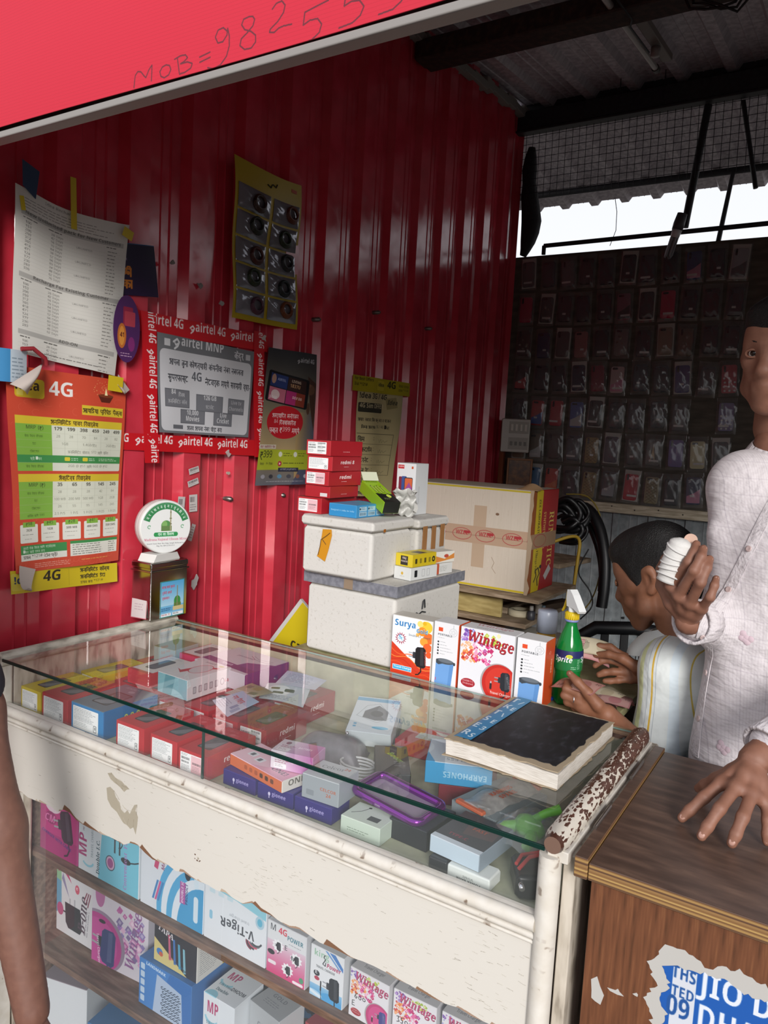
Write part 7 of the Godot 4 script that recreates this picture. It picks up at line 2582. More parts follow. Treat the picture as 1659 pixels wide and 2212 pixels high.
func spray_bottle() -> void:
	var o := thing("spray_bottle", "green soft drink bottle with a white and yellow spray head on desk", "bottle", v3(-0.560, 0.9425, -1.795), -40)
	o.scale = v3(1.0, 0.93, 1.0)
	var green := StandardMaterial3D.new()
	green.albedo_color = Color(0.02, 0.42, 0.12, 0.35)
	green.transparency = BaseMaterial3D.TRANSPARENCY_ALPHA
	green.roughness = 0.06
	var gl := StandardMaterial3D.new()
	gl.albedo_color = col("0d7a34")
	gl.roughness = 0.12
	gl.backlight_enabled = true
	gl.backlight = col("2aa84a")
	var b := mb(gl)
	var prof := [v2(0.0, 0.004), v2(0.020, 0.0), v2(0.031, 0.006), v2(0.0335, 0.018), v2(0.0325, 0.032), v2(0.0335, 0.046), v2(0.0315, 0.060), v2(0.0300, 0.078), v2(0.0320, 0.092), v2(0.0335, 0.100), v2(0.0335, 0.140), v2(0.0325, 0.150), v2(0.0290, 0.166), v2(0.0225, 0.186), v2(0.0160, 0.203), v2(0.0135, 0.212), v2(0.0130, 0.222)]
	b.lathe(T(Vector3.ZERO), prof, 30)
	for k in 5:
		var a := TAU * k / 5
		b.lathe(Transform3D(Basis.from_scale(v3(1, 1, 1)), v3(cos(a) * 0.022, 0, sin(a) * 0.022)), [v2(0, 0.0), v2(0.008, 0.001), v2(0.0115, 0.008), v2(0.010, 0.022), v2(0, 0.026)], 12)
	part("bottle_body", b, o, "green plastic bottle")
	var c := Ink.new(420, 96, col("166f38"))
	c.rect(0, 0, 420, 34, "1d2458")
	for i in 3:
		var x := 70.0 + i * 140
		c.poly([v2(x - 50, 34), v2(x, 24), v2(x + 60, 34), v2(x, 46)], "1d2458")
		c.ell(x + 34, 26, 16, 9, "d8c832")
		c.ell(x + 36, 26, 11, 6, "a9c23a")
		c.text("Sprite", x - 44, 62, 34, "eef2ee", "sansbold", 0, 0.92, 0.2)
		c.line([v2(x - 46, 34), v2(x - 30, 26), v2(x - 22, 34)], 2, "d8e0e8")
		c.small(x + 44, 74, 30, 2, 8, "a8cdb0", rng)
	c.small(6, 40, 18, 6, 8, "a8cdb0", rng)
	var f := face(c)
	b = mb(f.mat)
	b.lathe(T(Vector3.ZERO), [v2(0.0339, 0.094), v2(0.0343, 0.100), v2(0.0343, 0.140), v2(0.0336, 0.148)], 40, f.r)
	part("label", b, o, "blue and green printed label")
	b = mb(mat("7d87b8", 0.4))
	b.lathe(T(Vector3.ZERO), [v2(0.0, 0.220), v2(0.0165, 0.220), v2(0.0165, 0.226), v2(0, 0.226)], 20)
	part("neck_ring", b, o)
	b = mb(mat("d0b41e", 0.4))
	var pr2 := []
	b.lathe(T(Vector3.ZERO), [v2(0, 0.226), v2(0.0165, 0.226), v2(0.0165, 0.244), v2(0.013, 0.246), v2(0, 0.246)], 20)
	for k in 20:
		var a := TAU * k / 20
		b.box(Transform3D(Basis(Vector3.UP, -a), v3(cos(a) * 0.0168, 0.235, sin(a) * 0.0168)), v3(0.0012, 0.016, 0.0026))
	part("screw_cap", b, o, "yellow ribbed cap")
	var white := mat("dcdedd", 0.35)
	b = mb(white)
	b.lathe(T(Vector3.ZERO), [v2(0.010, 0.246), v2(0.010, 0.262), v2(0, 0.262)], 14)
	b.prism(T(v3(0, 0, 0.010)), PackedVector2Array([v2(-0.012, 0.258), v2(0.016, 0.258), v2(0.040, 0.250), v2(0.044, 0.256), v2(0.030, 0.272), v2(0.012, 0.292), v2(-0.002, 0.304), v2(-0.014, 0.302), v2(-0.016, 0.280)]), 0.020)
	part("spray_head", b, o, "white spray head")
	b = mb(mat("cfae1a", 0.4))
	b.tube([v3(-0.014, 0.296, 0), v3(-0.024, 0.290, 0), v3(-0.026, 0.272, 0), v3(-0.034, 0.252, 0), v3(-0.044, 0.238, 0)], [0.005, 0.005, 0.0045, 0.004, 0.003], 8)
	part("trigger", b, o, "yellow trigger")
	o = thing("sanitizer_bottle", "frosted capped bottle with amber liquid behind the green bottle", "bottle", v3(-0.672, 0.9425, -1.94))
	b = mb(mat("8a6a2a", 0.2))
	b.lathe(T(Vector3.ZERO), [v2(0, 0), v2(0.026, 0), v2(0.027, 0.004), v2(0.027, 0.120), v2(0.022, 0.130), v2(0, 0.130)], 20)
	part("bottle_body", b, o, "amber liquid")
	b = mb(mat("9aa0ae", 0.3))
	b.lathe(T(Vector3.ZERO), [v2(0, 0.130), v2(0.0275, 0.130), v2(0.0265, 0.186), v2(0.024, 0.190), v2(0, 0.190)], 20)
	part("cap", b, o, "frosted cap")
func back_shelf() -> void:
	var wood := noisy("raw ply", 0.75, noise_tex(512, 0.012, [[0.2, "7d6b55"], [0.55, "94816a"], [0.9, "a89680"]], 127), v3(1.5, 8, 1.5))
	var o := thing("work_shelf", "rough plywood work shelf with tools under the large carton", "shelf", v3(0, 0, 0))
	var b := mb(wood)
	b.box(T(v3(-1.40, 1.013, -2.76)), v3(0.96, 0.014, 0.42), 0.002)
	part("board", b, o)
	b = mb(wood)
	b.box(T(v3(-1.42, 0.912, -2.80)), v3(0.90, 0.018, 0.46), 0.002)
	part("board", b, o)
	b = mb(wood)
	b.box(T(v3(-1.40, 0.50, -2.84)), v3(0.90, 0.018, 0.40), 0.002)
	part("board", b, o)
	for x in [-1.84, -1.30]:
		b = mb(wood)
		b.box(T(v3(x, 0.50, -2.90)), v3(0.02, 0.80, 0.24))
		part("upright", b, o)
	b = mb(wood)
	b.box(T(v3(-1.33, 0.963, -2.90)), v3(0.5, 0.084, 0.014))
	part("upright", b, o)
	b = mb(noisy("drawer front", 0.6, noise_tex(256, 0.02, [[0.2, "9c8a55"], [0.8, "b5a36c"]], 131), v3(2, 8, 2)))
	b.box(T(v3(-1.255, 0.9635, -2.605)), v3(0.35, 0.082, 0.014), 0.002)
	part("drawer_front", b, o, "yellowish drawer front")
	var yt := 0.9215
	b = mb(mat("c2b79c", 0.6))
	b.lathe(T(Vector3.ZERO), [v2(0.026, 0), v2(0.044, 0), v2(0.045, 0.002), v2(0.045, 0.024), v2(0.026, 0.024), v2(0.026, 0.0)], 24)
	one("tape_roll", b, "roll of masking tape lying on the work shelf", "tape roll", v3(-1.045, yt, -2.70))
	var k := 0
	for q in [[-0.985, -2.66, "3a3a40", "c9c6c0", 0.030, "short dark bottle with a white cap beside the tape roll"], [-1.00, -2.78, "b5aca0", "a03a36", 0.034, "pale glue bottle with a red cap on the work shelf"], [-0.960, -2.72, "8a98a0", "5a6a74", 0.026, "small grey blue bottle on the work shelf"]]:
		var t := thing("glue_bottle", q[5], "bottle", v3(q[0], yt, q[1]), 0, "little bottles on the work shelf")
		b = mb(mat(q[2], 0.4))
		b.lathe(T(Vector3.ZERO), [v2(0, 0), v2(0.014, 0), v2(0.015, 0.003), v2(0.015, q[4]), v2(0.006, q[4] + 0.006), v2(0, q[4] + 0.006)], 14)
		part("bottle_body", b, t)
		b = mb(mat(q[3], 0.4))
		b.lathe(T(Vector3.ZERO), [v2(0, q[4] + 0.005), v2(0.008, q[4] + 0.005), v2(0.007, q[4] + 0.022), v2(0, q[4] + 0.022)], 12)
		part("cap", b, t)
		k += 1
	b = mb(mat("4a3a2c", 0.7))
	b.box(T(v3(0, 0.012, 0)), v3(0.05, 0.024, 0.26), 0.002)
	one("wood_block", b, "brown wooden batten lying at the right end of work shelf", "wood", v3(-0.985 - 0.02, yt, -2.90), -16)
	b = mb(wood)
	b.box(T(v3(0, 0.012, 0)), v3(0.035, 0.024, 0.20), 0.002)
	one("wood_block", b, "pale wooden batten beside the brown one on work shelf", "wood", v3(-1.095, yt, -2.78), -6)
	carton("parcel", v3(0.20, 0.14, 0.16), {}, "5f4332", "brown cardboard parcel behind the foam box, below the drawer", "box", v3(-1.16, 0.755, -2.63), 3, "parcels under the work shelf")
	b = mb(wood)
	b.box(T(v3(-1.18, 0.745, -2.66)), v3(0.74, 0.018, 0.36))
	part("board", b, o)
	var c := Ink.new(260, 120, col("b9b4a8"))
	c.text("GLASS PROTECT", 20, 40, 22, "4a4842", "sansbold")
	c.text("HANDLE WITH CARE", 20, 70, 22, "4a4842", "sansbold")
	carton("parcel", v3(0.18, 0.13, 0.12), {"front": face(c)}, "b4afa3", "pale parcel lettered handle with care below the work shelf", "box", v3(-0.945, 0.755, -2.64), -6, "parcels under the work shelf")
	c = Ink.new(520, 380, col("cdc3b4"))
	var x := 0.0
	while x < 520:
		c.rect(x, 0, 0.8, 380, "c1b6a6")
		x += rng.randf_range(3, 5)
	for i in 160:
		var p := v2(rng.randf() * 520, rng.randf() * 380)
		c.line([p, p + v2(rng.randf_range(-1, 1), rng.randf_range(4, 26))], 0.9, ["d8cfc2", "bbae9c", "c4b9a8"][rng.randi() % 3])
	c.rect(0, 0, 520, 7, "b8a52a")
	c.rect(0, 372, 520, 8, "c2ac2c")
	c.rect(0, 150, 520, 66, "b59a82")
	c.line([v2(0, 184), v2(520, 186)], 1.2, "7d6350")
	for i in 5:
		var e := v2(150 + i * 100 + (i % 2) * 6, 184)
		c.arc(e.x, e.y, 38, 22, 0, 360, 2, "a8383c", 24)
		c.text("WZEE", e.x, e.y + 8, 22, "a8383c", "sansbold", 0.5, 0.9)
		for k2 in 3:
			c.ell(e.x + 14 + k2 * 7, e.y - 8, 5, 6, "a8383c")
	c.rect(300, 70, 50, 80, "b8a28a")
	c.rect(300, 216, 50, 90, "b8a28a")
	c.ell(392, 96, 7, 5, "7a5f4a")
	c.line([v2(380, 260), v2(392, 280), v2(384, 300), v2(400, 320)], 1.4, "8a745e")
	var side := Ink.new(170, 380, col("c0a81c"))
	side.poly([v2(64, 0), v2(170, 0), v2(170, 380), v2(70, 380), v2(84, 240), v2(60, 120)], "9c1f22")
	side.rect(0, 0, 22, 380, "8a4a1c")
	side.at(104, 80, 90)
	side.text("RUMATIC", 0, 0, 44, "d0b858", "serifbold", 0, 1.0)
	side.text("SYNTHETIC GEL", 0, 34, 22, "d0a858", "sansbold", 0, 0.9)
	side.home()
	side.at(36, 30, 90)
	side.text("ZEE LABORATORIES LTD.", 0, 0, 17, "4a3a10", "serifbold")
	side.text("Mega Pack", 210, 0, 15, "4a3a10", "sans")
	side.home()
	side.rect(0, 160, 170, 56, "9a7a5c")
	side.arc(60, 188, 40, 24, 0, 360, 2, "9a2a2c", 18)
	side.line([v2(38, 342), v2(52, 320), v2(44, 300), v2(62, 292), v2(72, 316), v2(58, 334), v2(64, 360)], 5, "2a1a10")
	side.ell(76, 290, 7, 7, "2a1a10")
	side.poly([v2(100, 330), v2(134, 290), v2(150, 312), v2(116, 350)], "b9b4b0")
	var cart := thing("cardboard_carton", "large off-white carton with yellow edges and printed brown tape", "carton", v3(-1.262, 1.0205, -2.745))
	var m := carton_mesh(v3(0.545, 0.385, 0.275), {"front": face(c), "right": face(side), "top": "b8ad9c"}, "b9ae9e", 0.004)
	part("body", m, cart)
	m = mb(mat("a08c74", 0.85))
	var pf := PackedVector2Array()
	for i in 15:
		pf.append(v2(0.0 + rng.randf_range(-0.005, 0.006), i * 0.0275))
	pf.append(v2(-0.014, 0.385))
	pf.append(v2(-0.014, 0.0))
	m.prism(T(v3(0.2755, 0.0, 0.1385)), pf, 0.002)
	part("torn_edge", m, cart, "frayed brown corner")
	m = mb(mat("9a7a58", 0.8))
	m.patch(8, 4, func(u: float, v: float) -> Vector3: return v3(0.20 + u * 0.085, 0.386 + 0.022 * sin(u * 3.0) * v, 0.13 - v * 0.05), Vector3.UP, Rect2(0, 0, 1, 1), 0.002)
	part("torn_flap", m, cart, "torn brown flap")
	var cb := thing("cable_bundle", "tangled black and yellow cables hanging right of the large carton", "cables", v3(0, 0, 0))
	var black := mat("121214", 0.4)
	b = mb(black)
	b.tube(curve([v3(-1.08, 1.30, -3.24), v3(-1.0, 1.31, -3.27), v3(-0.93, 1.24, -3.25), v3(-0.885, 1.12, -3.22), v3(-0.87, 1.0, -3.20), v3(-0.872, 0.90, -3.19)]), 0.024, 10)
	part("thick_cable", b, cb, "thick black cable")
	b = mb(black)
	b.tube(curve([v3(-1.08, 1.22, -3.26), v3(-1.0, 1.24, -3.29), v3(-0.94, 1.17, -3.27), v3(-0.90, 1.06, -3.25), v3(-0.89, 0.96, -3.23)]), 0.016, 10)
	part("thick_cable", b, cb, "thick black cable")
	for i in 9:
		b = mb(black)
		var o0 := v3(-1.12 + rng.randf() * 0.08, 1.24 + rng.randf() * 0.10, -3.2 + rng.randf() * 0.06)
		var s := rng.randf_range(0.5, 1.0)
		b.tube(curve([o0, o0 + v3(0.07, 0.03, 0.02) * s, o0 + v3(0.12, -0.03, 0.0) * s, o0 + v3(0.09, -0.09, 0.03) * s, o0 + v3(0.0, -0.10, 0.0) * s]), rng.randf_range(0.007, 0.016), 7)
		part("cable", b, cb)
	b = mb(mat("b0902a", 0.5))
	b.tube(curve([v3(-1.06, 1.17, -3.05), v3(-0.99, 1.20, -3.08), v3(-0.955, 1.185, -3.08), v3(-0.948, 1.10, -3.05), v3(-0.94, 0.98, -3.0)]), 0.007, 8)
	part("cable", b, cb, "thick yellow cable")
	b = mb(mat("8f7a2a", 0.5))
	b.tube(curve([v3(-1.1, 1.36, -3.3), v3(-1.0, 1.355, -3.3), v3(-0.93, 1.26, -3.28), v3(-0.91, 1.05, -3.26), v3(-0.93, 0.92, -3.24), v3(-0.98, 0.84, -3.22)]), 0.003, 6)
	part("cable", b, cb, "thin yellow cable")
	b = mb(black)
	b.tube(curve([v3(-0.95, 1.14, -3.2), v3(-0.98, 1.04, -3.18), v3(-0.93, 0.96, -3.2), v3(-0.91, 0.90, -3.18), v3(-0.95, 0.84, -3.16)]), 0.003, 6)
	part("cable", b, cb)
	b = mb(wood)
	b.box(T(v3(-1.19, 1.075, -3.20), -8), v3(0.40, 0.02, 0.30), 0.002)
	var sh := one("cable_ledge", b, "narrow wooden ledge under the tangled black cables", "shelf")
	var sw := thing("switch_board", "white electric switch board with two rows of switches on the back wall", "switch board", v3(-1.775, 1.62, -4.30), 22)
	b = mb(mat("b9b5ab", 0.4))
	b.box(T(Vector3.ZERO), v3(0.17, 0.20, 0.06), 0.006)
	part("case", b, sw)
	for r in 2:
		b = mb(mat("a39f95", 0.5))
		b.box(T(v3(0.018, 0.048 - r * 0.095, 0.0305)), v3(0.115, 0.070, 0.002), 0.001)
		part("plate", b, sw)
		for i in 4:
			b = mb(mat("d0ccc0" if r == 0 else "6a665e", 0.4))
			b.box(T(v3(-0.022 + i * 0.027, 0.048 - r * 0.095, 0.0335), 0, -8 if r == 0 else 0), v3(0.014, 0.040 if r == 0 else 0.022, 0.006), 0.001)
			part("switch" if r == 0 else "socket", b, sw)
	var fr := thing("picture_frame", "amber framed picture on the back wall beside the red wall", "picture", v3(-1.745, 1.385, -4.33), 18)
	b = mb(noisy("amber picture", 0.3, noise_tex(256, 0.02, [[0.2, "4a2a10"], [0.6, "6a3f18"], [0.9, "7f5222"]], 137), Vector3.ONE * 4))
	b.box(T(Vector3.ZERO), v3(0.13, 0.18, 0.008))
	part("picture", b, fr)
	for q in [[0, 0.094, 0.15, 0.012], [0, -0.094, 0.15, 0.012], [-0.070, 0, 0.012, 0.20], [0.070, 0, 0.012, 0.20]]:
		b = mb(mat("8a5520", 0.4))
		b.box(T(v3(q[0], q[1], 0.004)), v3(q[2], q[3], 0.014), 0.002)
		part("frame_bar", b, fr)
	b = mb(mat("7a3a1c", 0.6))
	b.box(T(v3(-1.865, 1.25, -4.33)), v3(0.03, 0.9, 0.03), 0.003)
	one("wooden_post", b, "thin orange brown wooden post in the back corner of red wall", "post")
	var ch := thing("plastic_chair", "black plastic chair back beyond the desk behind the green bottle", "chair", v3(-0.58, 0.10, -2.66), 20)
	var bp := mat("17181b", 0.45)
	b = mb(bp)
	b.tube([v3(-0.20, 0.42, -0.16), v3(-0.215, 0.62, -0.18), v3(-0.20, 0.76, -0.20), v3(-0.14, 0.80, -0.21), v3(0, 0.812, -0.21), v3(0.14, 0.80, -0.21), v3(0.20, 0.76, -0.20), v3(0.215, 0.62, -0.18), v3(0.20, 0.42, -0.16)], 0.026, 10)
	part("back_frame", b, ch)
	for i in 4:
		b = mb(bp)
		b.box(T(v3(-0.105 + i * 0.07, 0.61, -0.19), 0, -6), v3(0.030, 0.36, 0.010), 0.003)
		part("slat", b, ch)
	b = mb(bp)
	b.box(T(v3(0, 0.42, 0.0)), v3(0.44, 0.03, 0.42), 0.012)
	part("seat", b, ch)
	for sx in [-1, 1]:
		for sz in [-1, 1]:
			b = mb(bp)
			b.tube([v3(sx * 0.19, 0.41, sz * 0.18), v3(sx * 0.22, 0.0, sz * 0.21)], [0.022, 0.018], 8)
			part("leg", b, ch)
func table_right() -> void:
	var grain := noisy("brown ply top", 0.38, noise_tex(512, 0.01, [[0.15, "4a382f"], [0.45, "564238"], [0.7, "604a3e"], [0.9, "6e5648"]], 139), v3(1.6, 1.6, 7))
	var front := noisy("brown ply front", 0.5, noise_tex(512, 0.01, [[0.12, "553420"], [0.3, "643d27"], [0.7, "71462d"], [0.9, "7d5134"]], 149), v3(22, 1.4, 22))
	var c := Ink.new(64, 64, col("8a6a44"))
	for i in 9:
		c.rect(0, i * 7.2, 64, 3.2 + (i % 3), ["6a4a30", "a5834f", "5a4030", "937046", "7d5a38", "b08f58"][i % 6])
	var lay := face(c)
	var o := thing("plywood_counter", "dark brown plywood counter beside the glass counter with a torn blue poster", "counter", v3(0, 0, 0))
	var b := MB.new()
	b.use(grain)
	var full := [lay.r, lay.r, null, null, lay.r, lay.r]
	b.box(T(v3(0.066, 0.936, -1.358)), v3(0.706, 0.028, 0.520), 0.0015, full, [lay.mat, lay.mat, grain, grain, lay.mat, lay.mat])
	part("top_board", b, o, "dark brown plywood top")
	b = MB.new()
	b.use(grain)
	b.box(T(v3(-0.2985, 0.938, -1.362)), v3(0.021, 0.034, 0.528), 0.0015, full, [lay.mat, lay.mat, grain, grain, lay.mat, lay.mat])
	part("edge_batten", b, o, "hinged edge batten")
	for z in [-1.24, -1.47]:
		b = mb(mat("8d8680", 0.3, 0.9))
		b.tube([v3(-0.3075, 0.9575, z + 0.045), v3(-0.3075, 0.9575, z - 0.045)], 0.0035, 8)
		part("hinge", b, o, "steel hinge pin")
	b = mb(front)
	b.box(T(v3(0.065, 0.395, -1.122)), v3(0.70, 1.052, 0.016), 0.001)
	part("front_board", b, o, "brown plywood front")
	b = mb(front)
	b.box(T(v3(-0.278, 0.395, -1.37)), v3(0.016, 1.052, 0.47), 0.001)
	part("side_board", b, o)
	b = mb(front)
	b.box(T(v3(0.405, 0.395, -1.37)), v3(0.016, 1.052, 0.47), 0.001)
	part("side_board", b, o)
	c = Ink.new(330, 260, col("1f56a4"))
	c.rect(0, 112, 330, 26, "5ab4dc")
	c.rect(18, 12, 32, 92, "c9ccd4")
	c.text("THS", 16, 36, 26, "24508f", "sansbold", 0, 0.72)
	c.text("TED", 18, 62, 22, "24508f", "sansbold", 0, 0.78)
	c.text("09", 12, 98, 42, "24508f", "sansbold", 0, 0.72)
	c.text("JIO DHAN", 54, 50, 48, "d6dae2", "sansbold", 0, 0.80)
	c.text("DHANA DHAN", 53, 100, 48, "d6dae2", "sansbold", 0, 0.80)
	c.text("S EVERY DAY", 16, 133, 22, "d2e4ee", "sansbold")
	c.small(20, 150, 280, 6, 14, "9fc0e0", rng)
	var f := face(c)
	var white := mat("b4b1ac", 0.8)
	var rag := RandomNumberGenerator.new()
	rag.seed = 33
	var outline := func(grow: float) -> PackedVector2Array:
		var p := PackedVector2Array()
		var w := 0.330
		var e := 0.020 if grow < 0.0 else 0.0
		var h := 0.260
		for i in 60:
			p.append(v2(-grow * (0.5 + 0.4 * sin(i * 0.5) + 0.55 * pow(rag.randf(), 2.0)), -h + (h - e) * i / 59.0))
		for i in 60:
			p.append(v2(e + (w - e) * (i + 0.5) / 60.0, grow * (0.5 + 0.4 * sin(i * 0.37 + 1.0) + 0.55 * pow(rag.randf(), 2.0))))
		p.append(v2(w, 0))
		p.append(v2(w, -h))
		return p
	b = mb(white)
	b.prism(T(v3(-0.175, 0.845, -1.1138), 0, 0, 0), outline.call(0.016), 0.0006)
	part("torn_paper", b, o, "white torn paper edge")
	b = mb(f.mat)
	var p2: PackedVector2Array = outline.call(-0.012)
	var ix := Geometry2D.triangulate_polygon(p2)
	for i in range(0, ix.size(), 3):
		var q := [p2[ix[i]], p2[ix[i + 1]], p2[ix[i + 2]]]
		var uv := func(v: Vector2) -> Vector2: return f.r.position + f.r.size * v2(v.x / 0.330, -v.y / 0.260)
		b.flat(v3(q[0].x - 0.175, q[0].y + 0.845, -1.1134), v3(q[1].x - 0.175, q[1].y + 0.845, -1.1134), v3(q[2].x - 0.175, q[2].y + 0.845, -1.1134), Vector3.BACK, uv.call(q[0]), uv.call(q[1]), uv.call(q[2]))
	part("poster", b, o, "torn blue poster with white lettering")
	for q in [[-0.264, 0.742, 0.012, 0.024], [-0.232, 0.757, 0.016, 0.005], [-0.205, 0.764, 0.006, 0.005]]:
		var p := PackedVector2Array()
		for i in 8:
			p.append(Vector2.from_angle(TAU * i / 8) * v2(q[2], q[3]) * rag.randf_range(0.25, 1.1))
		b = mb(white)
		b.prism(T(v3(q[0], q[1], -1.1136)), p, 0.0004)
		part("paper_shred", b, o)
# ------------------------------------------------------------------ phone cases in pouches on the back board
func phone_cases() -> void:
	var ord := ["first", "second", "third", "fourth", "fifth", "sixth", "seventh", "eighth", "ninth", "tenth", "eleventh"]
	var rows := ["top", "second", "third", "fourth", "fifth", "sixth", "bottom"]
	var plan := [
		["grey:4a4648", "dark grey:2a2a30", "grey:5a5658", "dark brown:2c2422", "black:1a1a20", "black:15161c", "dark grey:302d34", "black:191a20", "blue and pink:2a3a66", "black:14161c", "white patterned:8a8a8e"],
		["crimson:a0183a", "black patterned:3a3634", "dark brown:2e2224", "black:191b24", "black:14161a", "pink and black:7a4a58", "dark grey:2a2a2e", "crimson:a5183e", "black:14161e", "dark maroon:2e161c", "dark grey:27252a"],
		["brown patterned:3a2622", "navy blue:1a2146", "grey brown:4a4040", "rose pink:8f5f5c", "black:16181e", "grey floral:67605e", "black:14151a", "beige:7a6a58", "tan patterned:5a4a38", "black:12141c", "black:1a1a1e"],
		["black and red:2c1a1c", "black:17181c", "black:1a1a1c", "navy blue:1a1e34", "crimson:74182a", "white and pink:a58e8c", "dark teal:1f2e34", "black:14151a", "purple:3c2f66", "dark grey:2f2a2c", "red polka dot:9c2a34"],
		["black:17181c", "red and blue:9a2a2a", "red:9c1f2a", "blue and white:4a5a90", "dark brown:2a2220", "black:141416", "black:1c1820", "black:101418", "dark maroon:2a1a1e", "", "purple polka dot:5a4a78"],
		["tan:6a5236", "brown and white:6a5a4a", "brown:44362e", "black and grey:3a3c42", "gold lattice:8a7444", "purple grey:443a48", "dark brown:2a2422", "tower picture:54504c", "violet:5a4684", "cream:b0a880", "black:1c1a1c"],
		["amber:6f4a1e", "sky blue:3f6a94", "red and orange:b03a2a", "black:16171a", "gold lattice:84703e", "black and silver:3c3e40", "red:a51f2c", "beige lattice:857a58", "black:14161a", "navy and pink:2a3250", "dark grey:202024"],
	]
	var film := glass("pouch film", "d0d2d6", 0.10, 0.08)
	var shell_mesh := {}
	var backing := mat("b0aca4", 0.7)
	for r in 7:
		for k in 11:
			var spec: String = plan[r][k]
			if spec == "":
				continue
			var word := spec.split(":")[0]
			var hex := spec.split(":")[1]
			var x := -1.800 + k * 0.1165 + rng.randf_range(-0.008, 0.008)
			var y := 2.585 - r * 0.2035 + rng.randf_range(-0.008, 0.008)
			var tilt := rng.randf_range(-3.5, 3.5)
			var cas := thing("phone_case", "%s phone case, %s from the red wall in the %s row of cases" % [word, ord[k], rows[r]], "phone case", v3(x, y, -4.412), 0, "phone cases on the back board")
			cas.rotation_degrees.z = tilt
			if (r * 7 + k * 3) % 5 == 0:
				var bb := mb(backing)
				bb.box(T(v3(0, 0.004, 0.001)), v3(0.088, 0.176, 0.001))
				part("card", bb, cas, "pale backing card")
			var b := MB.new()
			var m := mat(hex, 0.35)
			b.use(m)
			var sw := 0.074
			var sh := 0.148
			var outline := rounded(sw, sh, 0.012, 4)
			b.prism(T(v3(0, -0.004, 0.012)), outline, 0.009)
			var shell := part("shell", b, cas)
			b = mb(mat("0c0d10", 0.2))
			if k % 2 == 0:
				b.prism(T(v3(-0.022, 0.050, 0.0126)), rounded(0.012, 0.034, 0.005, 3), 0.001)
			else:
				b.prism(T(v3(-0.014, 0.058, 0.0126)), rounded(0.030, 0.012, 0.005, 3), 0.001)
			part("camera_window", b, shell)
			pattern(word, shell, hex)
			if (r + k) % 3 != 1:
				b = mb(mat("b9b7b4", 0.6))
				var lw := 0.020 if (k + r) % 2 else 0.052
				b.box(T(v3(rng.randf_range(-0.012, 0.012), -0.052 + 0.02 * ((r + k) % 2), 0.0130)), v3(lw, 0.011, 0.0006))
				part("code_label", b, cas, "white code label")
			b = mb(film)
			var ph := rng.randf() * 20.0
			b.patch(7, 9, func(u: float, v: float) -> Vector3:
				var e := minf(1.0, 6.0 * minf(minf(u, 1.0 - u), minf(v, 1.0 - v)))
				return v3((u - 0.5) * 0.102, 0.096 - v * 0.192, 0.004 + 0.012 * e + 0.0022 * sin(u * 15.0 + ph) * sin(v * 13.0 + ph * 1.7)), Vector3.BACK)
			part("pouch", b, cas, "clear crinkled pouch")
func pattern(word: String, shell: Node3D, hex: String) -> void:
	var z := 0.0124
	if word.ends_with("polka dot"):
		for i in 11:
			var b := mb(mat("b8b4b4", 0.5))
			var p := PackedVector2Array()
			for k in 10:
				p.append(Vector2.from_angle(TAU * k / 10) * 0.0055)
			b.prism(T(v3(-0.024 + (i % 3) * 0.024 + (0.0 if (i / 3) % 2 else 0.004), -0.066 + (i / 3) * 0.022, z)), p, 0.0006)
			part("dot", b, shell, "white dot")
	elif word.ends_with("lattice"):
		for i in 7:
			for s in [-1, 1]:
				var b := mb(mat("5a4a26", 0.4))
				b.box(T(v3(0, -0.062 + i * 0.018, z), 0, 0, s * 38), v3(0.078, 0.0022, 0.001))
				part("lattice_bar", b, shell)
	elif word.contains(" and ") or word == "white patterned" or word == "blue and pink":
		var second := {"red": "a02a30", "pink": "b0708a", "blue": "2a4a90", "white": "a8a6a4", "grey": "5a5c60", "black": "18181c", "orange": "c0602a", "silver": "8a8c90"}
		var w := word.split(" ")[-1]
		var b := mb(mat(second.get(w, "4a4a4e"), 0.4))
		b.prism(T(v3(0, -0.004, z)), PackedVector2Array([v2(-0.034, -0.066), v2(0.034, -0.066), v2(0.034, 0.010), v2(0.0, -0.014), v2(-0.034, -0.030)]), 0.0006)
		part("panel", b, shell)
	elif word.ends_with("patterned") or word.ends_with("floral"):
		for i in 8:
			var b := mb(mat(["6a5a4c", "8a8078", "4a3a34"][i % 3], 0.5))
			var p := PackedVector2Array()
			for k in 7:
				p.append(Vector2.from_angle(TAU * k / 7) * rng.randf_range(0.004, 0.009))
			b.prism(T(v3(rng.randf_range(-0.024, 0.024), rng.randf_range(-0.060, 0.035), z)), p, 0.0006)
			part("motif", b, shell)
	elif word == "tower picture":
		var b := mb(mat("a89878", 0.5))
		b.prism(T(v3(0, 0, z)), PackedVector2Array([v2(-0.016, -0.06), v2(-0.010, -0.06), v2(-0.005, -0.03), v2(0.005, -0.03), v2(0.010, -0.06), v2(0.016, -0.06), v2(0.006, -0.01), v2(0.0, 0.045), v2(-0.006, -0.01)]), 0.0006)
		part("picture", b, shell)
